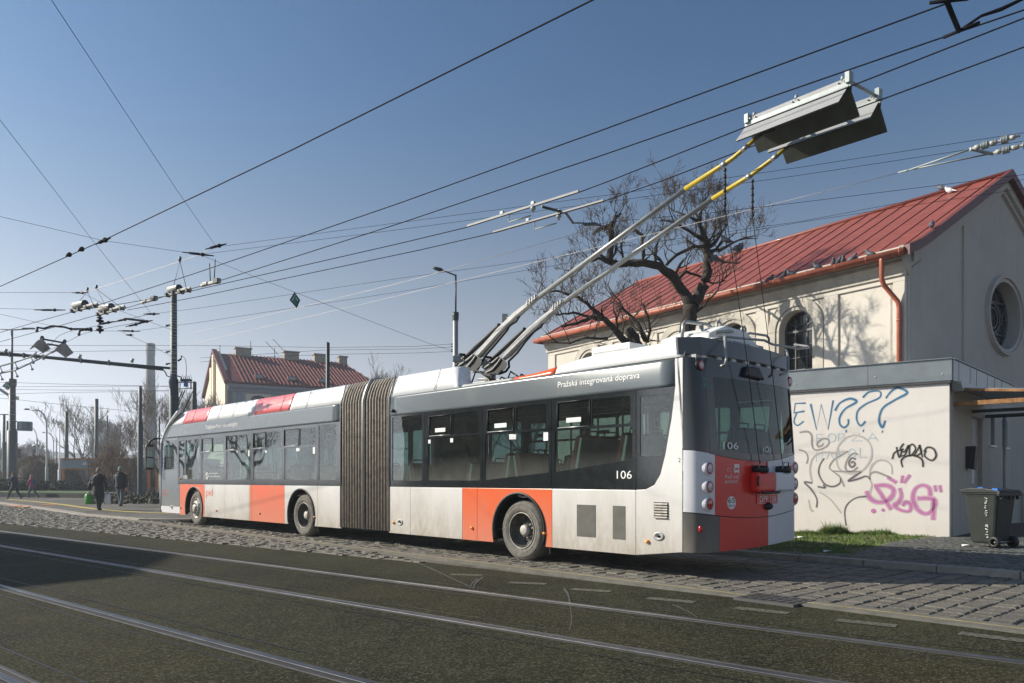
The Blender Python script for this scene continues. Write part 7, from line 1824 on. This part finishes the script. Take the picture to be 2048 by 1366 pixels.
# feeder rails hanging under the boom
for pts, lb in (([(-40, 742), (0, 733), (30, 725), (62, 714), (74, 704)], 'left thin feeder rail under the boom'), ([(-40, 760), (0, 747), (30, 741), (60, 727), (85, 715), (115, 698)], 'right thin feeder rail under the boom')):
    mb = MB(); q_ = [P(u, v, 33) for u, v in pts]; mb.tube(q_, .03, 5)
    for p in q_[1:4]: mb.tube([p, p+Vector((.1, 0, -.22))], .02, 5); mb.ell(p+Vector((.1, 0, -.25)), (.07, .05, .05), 6, 5)
    one('feeder_rail', mb, 'insul', lb, 'rail', 'feeder rails')
mast(388.5, 45, 764, .16, .13, 800, 'short dark mast just right of the tall banded mast')
mast(655.5, 30, 686, .085, .08, None, 'dark round post rising behind the front roof of the bus')
mast(280.5, 47.5, 773, .165, .105, 845, 'slender dark mast between the walkers and the bus front')
mast(193, 78, 798, .24, .19, 890, 'thick dark mast rising behind the shelter roof, middle of three', m='mast')
mast(133, 80, 823, .21, .17, 890, 'leaning dark mast left of the thick one over the shelter')
mast(214.5, 95, 831, .14, .10, 900, 'thinner dark mast right of the thick one over the shelter')
mast(318.5, 70, 833, .09, .08, None, 'thin dark mast close to the bus front roof')
mast(8, 85, 829, .20, .15, 885, 'dark mast at the left edge left of the clock mast'); mast(14.5, 100, 842, .18, .13, 885, 'farther dark mast close to the left edge')
mast(107, 160, 880, .12, .09, None, 'faint far mast left of the shelter'); mast(113, 150, 875, .12, .10, None, 'second faint far mast left of the shelter')
t, b, top = mast(24.5, 72, 768, .43, .30, 862, 'thick clock mast with a tall thin lamp pole on top at the left', name='clock_mast', bands=6)
mb = MB(); k = 72/F; Q = lambda u, v, dy=0: P(u, v, 72+dy)
mb.tube([Q(24, 768), Q(24, 660)], .10, 8); mb.lathe(Q(24, 768), (0, 0, 1), [(.36, -.2), (.38, 0), (.38, .45), (.15, .5)], 12); mb.tube([Q(-20, 657), Q(24, 660), Q(60, 658)], [.05, .06, .05], 6); mb.box(lambda x, y, z: Q(56, 657.5)+Vector((x, y, z)), -.5, .6, -.12, .12, -.05, .08); obj('lamp_pole', mb, 'mast', t)
for q_ in ((-14, 24, 829), (24, 34, 843), (24, 34, 859)): mb = MB(); mb.tube([Q(q_[0], q_[2]), Q(q_[1], q_[2])], .05, 6); obj('bracket', mb, 'mast', t)
ck = thing('street_clock', 'blue green box clock with two dials fixed to the clock mast', 'clock', Q(47, 862))
mb = MB(); cx = Q(47, 852); T = lambda a, b, c: cx+Vector((a, b, c)); hw = 6.6*k; 
c_pts = [(-2*hw, 0), (0, -.35), (2*hw, .25), (.3, .9)]
mb.slab([(cx.x+a, cx.y+b_) for a, b_ in c_pts], cx.z-9.3*k, cx.z+9*k); obj('case', mb, 'mast_light' if False else 'tower_glass', ck)
for (xa, ya), (xb, yb) in ((c_pts[0], c_pts[1]), (c_pts[1], c_pts[2])):
    f_ = Fr((cx.x+xa, cx.y+ya), (xb-xa, yb-ya)); L_ = math.hypot(xb-xa, yb-ya); mb = MB(); mb.prism(f_, ringpoly(f_, L_/2, cx.z, .33, 20), -.03, -.0); di = obj('dial', mb, 'mast_light', ck)
    mb = MB(); stroke(mb, f_, [(L_/2, cx.z), (L_/2+.14, cx.z+.20)], .05, -.045, smooth=False); stroke(mb, f_, [(L_/2, cx.z), (L_/2-.14, cx.z+.12)], .05, -.046, smooth=False)
    for i in range(12): a = i*math.pi/6; stroke(mb, f_, [(L_/2+.27*math.cos(a), cx.z+.27*math.sin(a)), (L_/2+.31*math.cos(a), cx.z+.31*math.sin(a))], .03, -.044, smooth=False)
    obj('hands', mb, 'wire', di, merge=False)
gs2 = thing('diamond_sign', 'green diamond sign with pale dots at the clock mast, left edge of the picture', 'sign', Q(13, 772, -.5)); c = Q(13, 772, -.5); diamond(c.x, c.z, 8.5*k, 8.5*k, lambda a, b_, z: Vector((a, c.y+b_, z)), gs2)
mb = MB(); mb.tube([Q(24, 763), Q(16, 764), Q(12, 764, -.5)], .03, 5); obj('hanger', mb, 'mast', gs2)
cm = thing('barrier_beam', 'pale slanting beam crossing behind the clock mast at the left edge', 'beam', Q(18, 790, 2)); mb = MB(); mb.tube([Q(-20, 770, 2), Q(0, 779, 2), Q(28, 797, 2)], .13, 8); mb.box(lambda x, y, z: Q(27, 796, 2)+Vector((x, y, z)), -.4, .4, -.2, .2, -.15, .15); obj('tube', mb, 'insul', cm)
mb = MB(); tl = Q(36, 908, 3); mb.box(lambda x, y, z: tl+Vector((x, y, z)), -.2, .2, -.2, .2, -.4, .5); one('traffic_signal', mb, 'black', 'dark signal box behind the clock mast', 'signal', bevel=.03)
# thin white post
mb = MB(); p = G(119, 984.5); p.z = .3; zt = H+(HV-845)/F*p.y; mb.lathe(p, (0, 0, 1), [(.14, 0), (.14, 1.9), (.06, 2.0), (.05, zt-.3), (0, zt-.28)], 12); mb.box(lambda x, y, z: p+Vector((x, y, z)), -.2, .3, -.1, .1, zt-.5, zt-.2); one('white_post', mb, 'decal_white', 'thin pale post standing in front of the left end of the shelter', 'post', loc=p)
# curved street lamps
def cobra(u, Y, vt, reach, label, r=.09, lx=-1):
    b = Vector(((u-CU)/F*Y, Y, 0)); top = H+(HV-vt)/F*Y; t = thing('street_lamp', label, 'street lamp', b, 'curved arm street lamps'); mb = MB()
    mb.lathe(b, (0, 0, 1), [(r*1.6, 0), (r*1.6, top*.3), (r, top*.31), (r*.8, top*.8)], 12); obj('base', mb, 'mast_light', t)
    mb = MB(); pts = [b+Vector((0, 0, top*.8))]+[b+Vector((lx*reach*.45*(1-math.cos(a)), 0, top*.8+top*.2*math.sin(a))) for a in [math.pi/2*i/6 for i in range(1, 7)]]+[b+Vector((lx*reach*.75, 0, top*1.004))]; mb.tube(pts, r*.7, 8); obj('arm', mb, 'mast_light', t)
    mb = MB(); mb.ell(b+Vector((lx*reach*.88, 0, top*1.01)), (reach*.15, .13, .09), 10, 6); obj('lamp_head', mb, 'mast', t)
cobra(93.5, 78, 820, 2.3, 'tall curved street lamp left of the shelter, nearest of its kind'); cobra(74, 110, 855, 2.0, 'curved street lamp just left of the nearest curved lamp', .08); cobra(107, 130, 866, 1.9, 'small far curved street lamp between the masts', .08); cobra(1, 140, 850, 2, 'partly visible curved street lamp at the left edge', .1)
mb = MB(); bn_ = P(68, 902, 108); mb.box(lambda x, y, z: bn_+Vector((x, y, z)), -.2, .2, -.03, .03, -.7, .75); bo = one('lamp_banner', mb, 'mast', 'dark vertical banner on the far curved lamp', 'banner'); mb = MB(); text(mb, lambda a, b, c: bn_+Vector((a, b, c)), 'P', -.1, .1, .2, .5, -.04); obj('lettering', mb, 'decal_white', bo, merge=False)
# street lamp by the hall
LY = 26; t, b, top = mast(911, LY, 637, .10, .095, None, 'grey lamp post with dark thin upper pole and flat head above the bus roof', name='lamp_post', m='pole_grey', group=None, cat='street lamp')
Q2 = lambda u, v, dy=0: P(u, v, LY+dy)
mb = MB(); mb.lathe(Q2(911, 632), (0, 0, 1), [(.105, -.15), (.115, 0), (.115, .12), (.04, .14)], 14); mb.tube([Q2(911.5, 634), Q2(911.5, 549)], .030, 8); mb.tube([Q2(911.5, 551), Q2(884, 540)], .024, 8); obj('upper_pole', mb, 'mast', t)
mb = MB(); a, c = Q2(886, 541), Q2(865, 535); d = (c-a); mb.tube([a, a+d*.2, a+d*.7, c], [.03, .07, .06, .03], 8); hd = obj('lamp_head', mb, 'mast', t); 
for v in (688, 693, 699, 703): mb = MB(); mb.tube([Q2(902, v), Q2(908, v)], .022, 6); obj('bracket', mb, 'mast', t)
# ================= PEOPLE =================
def skinfig(nodes, edges, par, m, name='body', sub=2):
    base_ = Vector(par.location); me = bpy.data.meshes.new(name); me.from_pydata([n_[0]-base_ for n_ in nodes], edges, []); me.materials.append(M[m])
    bm = bmesh.new(); bm.from_mesh(me); ly = bm.verts.layers.skin.verify(); bm.verts.ensure_lookup_table()
    for i, n_ in enumerate(nodes): bm.verts[i][ly].radius = (n_[1], n_[1]*(n_[2] if len(n_) > 2 else 1)); bm.verts[i][ly].use_root = i == 0
    bm.to_mesh(me); bm.free()
    o = bpy.data.objects.new(name, me); COL.objects.link(o); o.parent = par; s = o.modifiers.new('skin', 'SKIN'); s.use_smooth_shade = True
    q = o.modifiers.new('smooth', 'SUBSURF'); q.levels = q.render_levels = sub; return o
def person(label, foot, face, h, lfoot, rfoot, lhand, rhand, coat, coat_len, trous, hair, cap=None, lean=.0, bulk=1.0, hood=False, pack=None, hem=1.0):
    """face: heading angle of the front; foot/hand offsets are (side, forward, up) in body units of height"""
    t = thing('person', label, 'person', foot)
    fd = Vector((math.cos(face), math.sin(face), 0)); sdv = Vector((fd.y, -fd.x, 0))
    X = lambda s, f, u: Vector(foot)+(sdv*s+fd*(f+lean*u*u)+Vector((0, 0, u)))*h
    pel = X(0, 0, .53); che = X(0, .005, .72); nk = X(0, .01, .835); hd = X(0, .02, .90)
    N = []; E_ = []
    def nd(p, r, par_=None, k=1): N.append((p, r*h, k)); i = len(N)-1; 
    def add(p, r, par_=None, k=1):
        N.append((p, r*h, k)); i = len(N)-1
        if par_ is not None: E_.append((par_, i))
        return i
    ip = add(pel, .075); ic = add(X(0, 0, .65), .075, ip); ih = add(che, .08, ic); inn = add(nk, .032, ih); 
    i1 = add(X(0, .018, .875), .045, inn); i2 = add(X(0, .016, .925), .052, i1); i3 = add(X(0, .012, .962), .042, i2)
    add(X(0, .062, .905), .010, i1)           # nose
    for sgn, ft, hn in ((-1, lfoot, lhand), (1, rfoot, rhand)):
        hip = add(X(sgn*.05, 0, .50), .055, ip); f = X(*ft); kn = X(sgn*.055, 0, .50).lerp(f, .5)+fd*h*.035*(1 if ft[1] > -.12 else .8)
        k_ = add(kn, .036, hip); an = add(f+Vector((0, 0, .04*h)), .022, k_); 
        sh = add(X(sgn*.105, 0, .80), .036, ih); hd_ = X(*hn); el = X(sgn*.13, 0, .80).lerp(hd_, .5)+sdv*sgn*h*.02-fd*h*.015; e = add(el, .026, sh); wr_ = add(hd_, .016, e)
        dv = (hd_-el).normalized(); pm_ = add(hd_+dv*.03*h, .018, wr_)
        for j in range(4): add(hd_+dv*(.062+.004*(j in (1, 2)))*h+fd*(j-1.5)*.011*h-sdv*sgn*.008*h, .0052, pm_)
        add(hd_+dv*.040*h+fd*.026*h, .0058, pm_)
    skinfig(N, E_, t, 'skin', sub=1)
    # shoes
    for ft in (lfoot, rfoot):
        mb = MB(); f = X(*ft); up_ = ft[2] > .02; mb.ell(f+fd*h*.03+Vector((0, 0, .022*h)), (.032*h, .032*h, .024*h), 10, 6)
        for i, v in enumerate(mb.v):
            q = v-(f+fd*h*.03); mb.v[i] = v+fd*q.dot(fd)*1.3
        obj('shoe', mb, 'shoe', t)
    def ring(c, a, b, n=14, fwd=fd, sd_=sdv): return [c+sd_*math.cos(6.283*i/n)*a*h+fwd*math.sin(6.283*i/n)*b*h for i in range(n)]
    # trousers
    mb = MB(); mb.loft([ring(X(0, 0, .60), .085*bulk, .065), ring(X(0, 0, .53), .095*bulk, .075), ring(X(0, 0, .475), .09*bulk, .07)])
    for sgn, ft in ((-1, lfoot), (1, rfoot)):
        f = X(*ft); hp_ = X(sgn*.048, 0, .50); kn = X(sgn*.055, 0, .50).lerp(f, .5)+fd*h*.035*(1 if ft[1] > -.12 else .8); an = f+Vector((0, 0, .045*h))
        pts = [hp_, hp_.lerp(kn, .5), kn, kn.lerp(an, .5), an, an-Vector((0, 0, .015*h))]; mb.tube(pts, [.062*h*bulk, .056*h, .043*h, .039*h, .036*h, .037*h], 10)
    obj('trousers', mb, trous, t)
    # coat with sleeves and collar
    mb = MB(); rr = [(coat_len, .105*hem, .088*hem), (coat_len+.05, .102*hem, .086*hem), (.60, .098, .082), (.68, .108, .088), (.76, .118, .082), (.80, .112, .07), (.83, .07, .052), (.855, .05, .045)]
    mb.loft([ring(X(0, 0, u), a*bulk, b*bulk) for u, a, b in rr])
    for sgn, hn in ((-1, lhand), (1, rhand)):
        hd_ = X(*hn); el = X(sgn*.13, 0, .80).lerp(hd_, .5)+sdv*sgn*h*.02-fd*h*.015; s0 = X(sgn*.098*bulk, 0, .795); mb.tube([s0, s0.lerp(el, .3), s0.lerp(el, .7), el, el.lerp(hd_, .5), hd_.lerp(el, .03)], [.044*h, .043*h, .037*h, .036*h, .032*h, .030*h], 10)
    if hood: mb.ell(X(0, -.035, .835), (.075*h, .06*h, .04*h), 12, 8)
    obj('coat', mb, coat, t)
    mb = MB(); mb.ell(X(0, .008, .945), (.060*h, .062*h, .058*h), 14, 10)
    mb.v = [v-fd*max(0, (v-X(0, .008, .945)).dot(fd))*.35 for v in mb.v]; mb.ell(X(0, -.015, .915), (.056*h, .045*h, .05*h), 12, 8); obj('hair', mb, hair, t)
    mb = MB()
    for sgn in (-1, 1): mb.ell(X(sgn*.022, .058, .925), (.006*h, .006*h, .005*h), 6, 4)
    obj('eyes', mb, 'black', t)
    if cap: mb = MB(); mb.ell(X(0, .01, .965), (.062*h, .064*h, .045*h), 14, 8); mb.box(lambda a, b, c: X(a, b, c), -.035, .035, .06, .10, .958, .966); obj('cap', mb, cap, t)
    return t, X, fd, sdv
g0 = G(30, 998); random.seed(1)
person('man in dark coat striding left along the kerb in front of the clock mast', g0, math.pi, 1.76, (-.05, .24, .0), (.05, -.20, .005), (-.13, .12, .56), (.12, -.02, .52), 'cloth_navy', .46, 'cloth_navy', 'hair_brown', lean=.06, bulk=1.12)
g1 = G(65, 996)
t, X, fd, sdv = person('girl in pink jacket and jeans with a teal rucksack walking left behind the man', g1, math.pi, 1.60, (-.05, .14, .0), (.05, -.22, .01), (-.10, .12, .62), (.11, .08, .60), 'cloth_pink', .47, 'cloth_denim', 'hair_blond', lean=.06)
rp = thing('rucksack', 'teal rucksack on the back of the girl in pink', 'rucksack', X(0, -.13, .60)); mb = MB(); mb.ell(X(0, -.10, .69), (.09*1.6, .11*1.6, .12*1.6), 12, 8); obj('bag_body', mb, 'cloth_teal', rp)
g2 = G(196, 1022); g2.z = .03
t, X, fd, sdv = person('person in long dark coat with rucksack, carrying a green and a white bag', g2, R(88), 1.74, (-.05, .10, .01), (.05, -.04, .0), (-.22, .0, .47), (.20, .02, .47), 'cloth_black', .33, 'cloth_black', 'hair_grey', lean=.03, bulk=1.1, hem=1.2)
rp = thing('rucksack', 'dark blue grey rucksack worn by the person with the two bags', 'rucksack', X(0, -.13, .55)); mb = MB(); mb.ell(X(0, -.135, .68), (.085*1.74, .055*1.74, .12*1.74), 14, 10); obj('bag_body', mb, 'cloth_navy', rp); mb = MB(); mb.ell(X(0, -.185, .62), (.06*1.74, .03*1.74, .05*1.74), 12, 8); obj('front_pocket', mb, 'cloth_navy', rp)
def carrier(c, w_, h, m, label, seed):
    r_ = random.Random(seed); t = thing('carrier_bag', label, 'bag', c-Vector((0, 0, h))); mb = MB(); rings = []
    for z, a, b in ((0, .75, .6), (-.15, .95, .9), (-.5, 1.0, 1.0), (-.85, 1.0, 1.0), (-1, .85, .8)):
        rings.append([c+Vector((math.cos(6.283*i/12)*w_/2*a*r_.uniform(.88, 1.1), math.sin(6.283*i/12)*w_/4*b*r_.uniform(.88, 1.1), z*h*.8-h*.2)) for i in range(12)])
    mb.loft(rings); obj('bag_body', mb, m, t); mb = MB()
    for s in (-1, 1): mb.tube([c+Vector((-w_*.28, s*w_*.15, -h*.2)), c+Vector((0, 0, .02)), c+Vector((w_*.28, s*w_*.15, -h*.2))], .012, 5)
    obj('handles', mb, 'paper' if m == 'bag_green' else m, t)
hl = X(-.22, .0, .44); hr_ = X(.20, .02, .44)
carrier(hl, .34, .52, 'bag_green', 'green carrier bag in the left hand of the person in the long coat', 3); carrier(hr_+Vector((.02, 0, 0)), .26, .52, 'bag_white', 'white plastic bag in the right hand of the person in the long coat', 5)
g3 = G(241, 1014); g3.z = .03
person('man in green cap, black hooded jacket and grey trousers walking away', g3, R(93), 1.84, (-.06, .10, .0), (.06, -.12, .015), (-.14, .06, .50), (.15, -.04, .47), 'cloth_black', .46, 'cloth_grey', 'hair_grey', cap='cap_green', bulk=1.22, hood=True)
# ================= AIR =================
def volume(dens):
    m = bpy.data.materials.new('haze_air'); m.use_nodes = True; t = m.node_tree
    for n in list(t.nodes):
        if n.type == 'BSDF_PRINCIPLED': t.nodes.remove(n)
    v = t.nodes.new('ShaderNodeVolumePrincipled'); v.inputs['Color'].default_value = (.80, .88, 1, 1); v.inputs['Density'].default_value = dens; v.inputs['Anisotropy'].default_value = .35
    t.links.new(v.outputs[0], t.nodes['Material Output'].inputs['Volume']); return m
M['haze'] = volume(.0010)
mb = MB(); mb.box(W, -720, 720, -60, 720, -1.2, 46)
struct('haze', mb, 'haze', 'stuff')
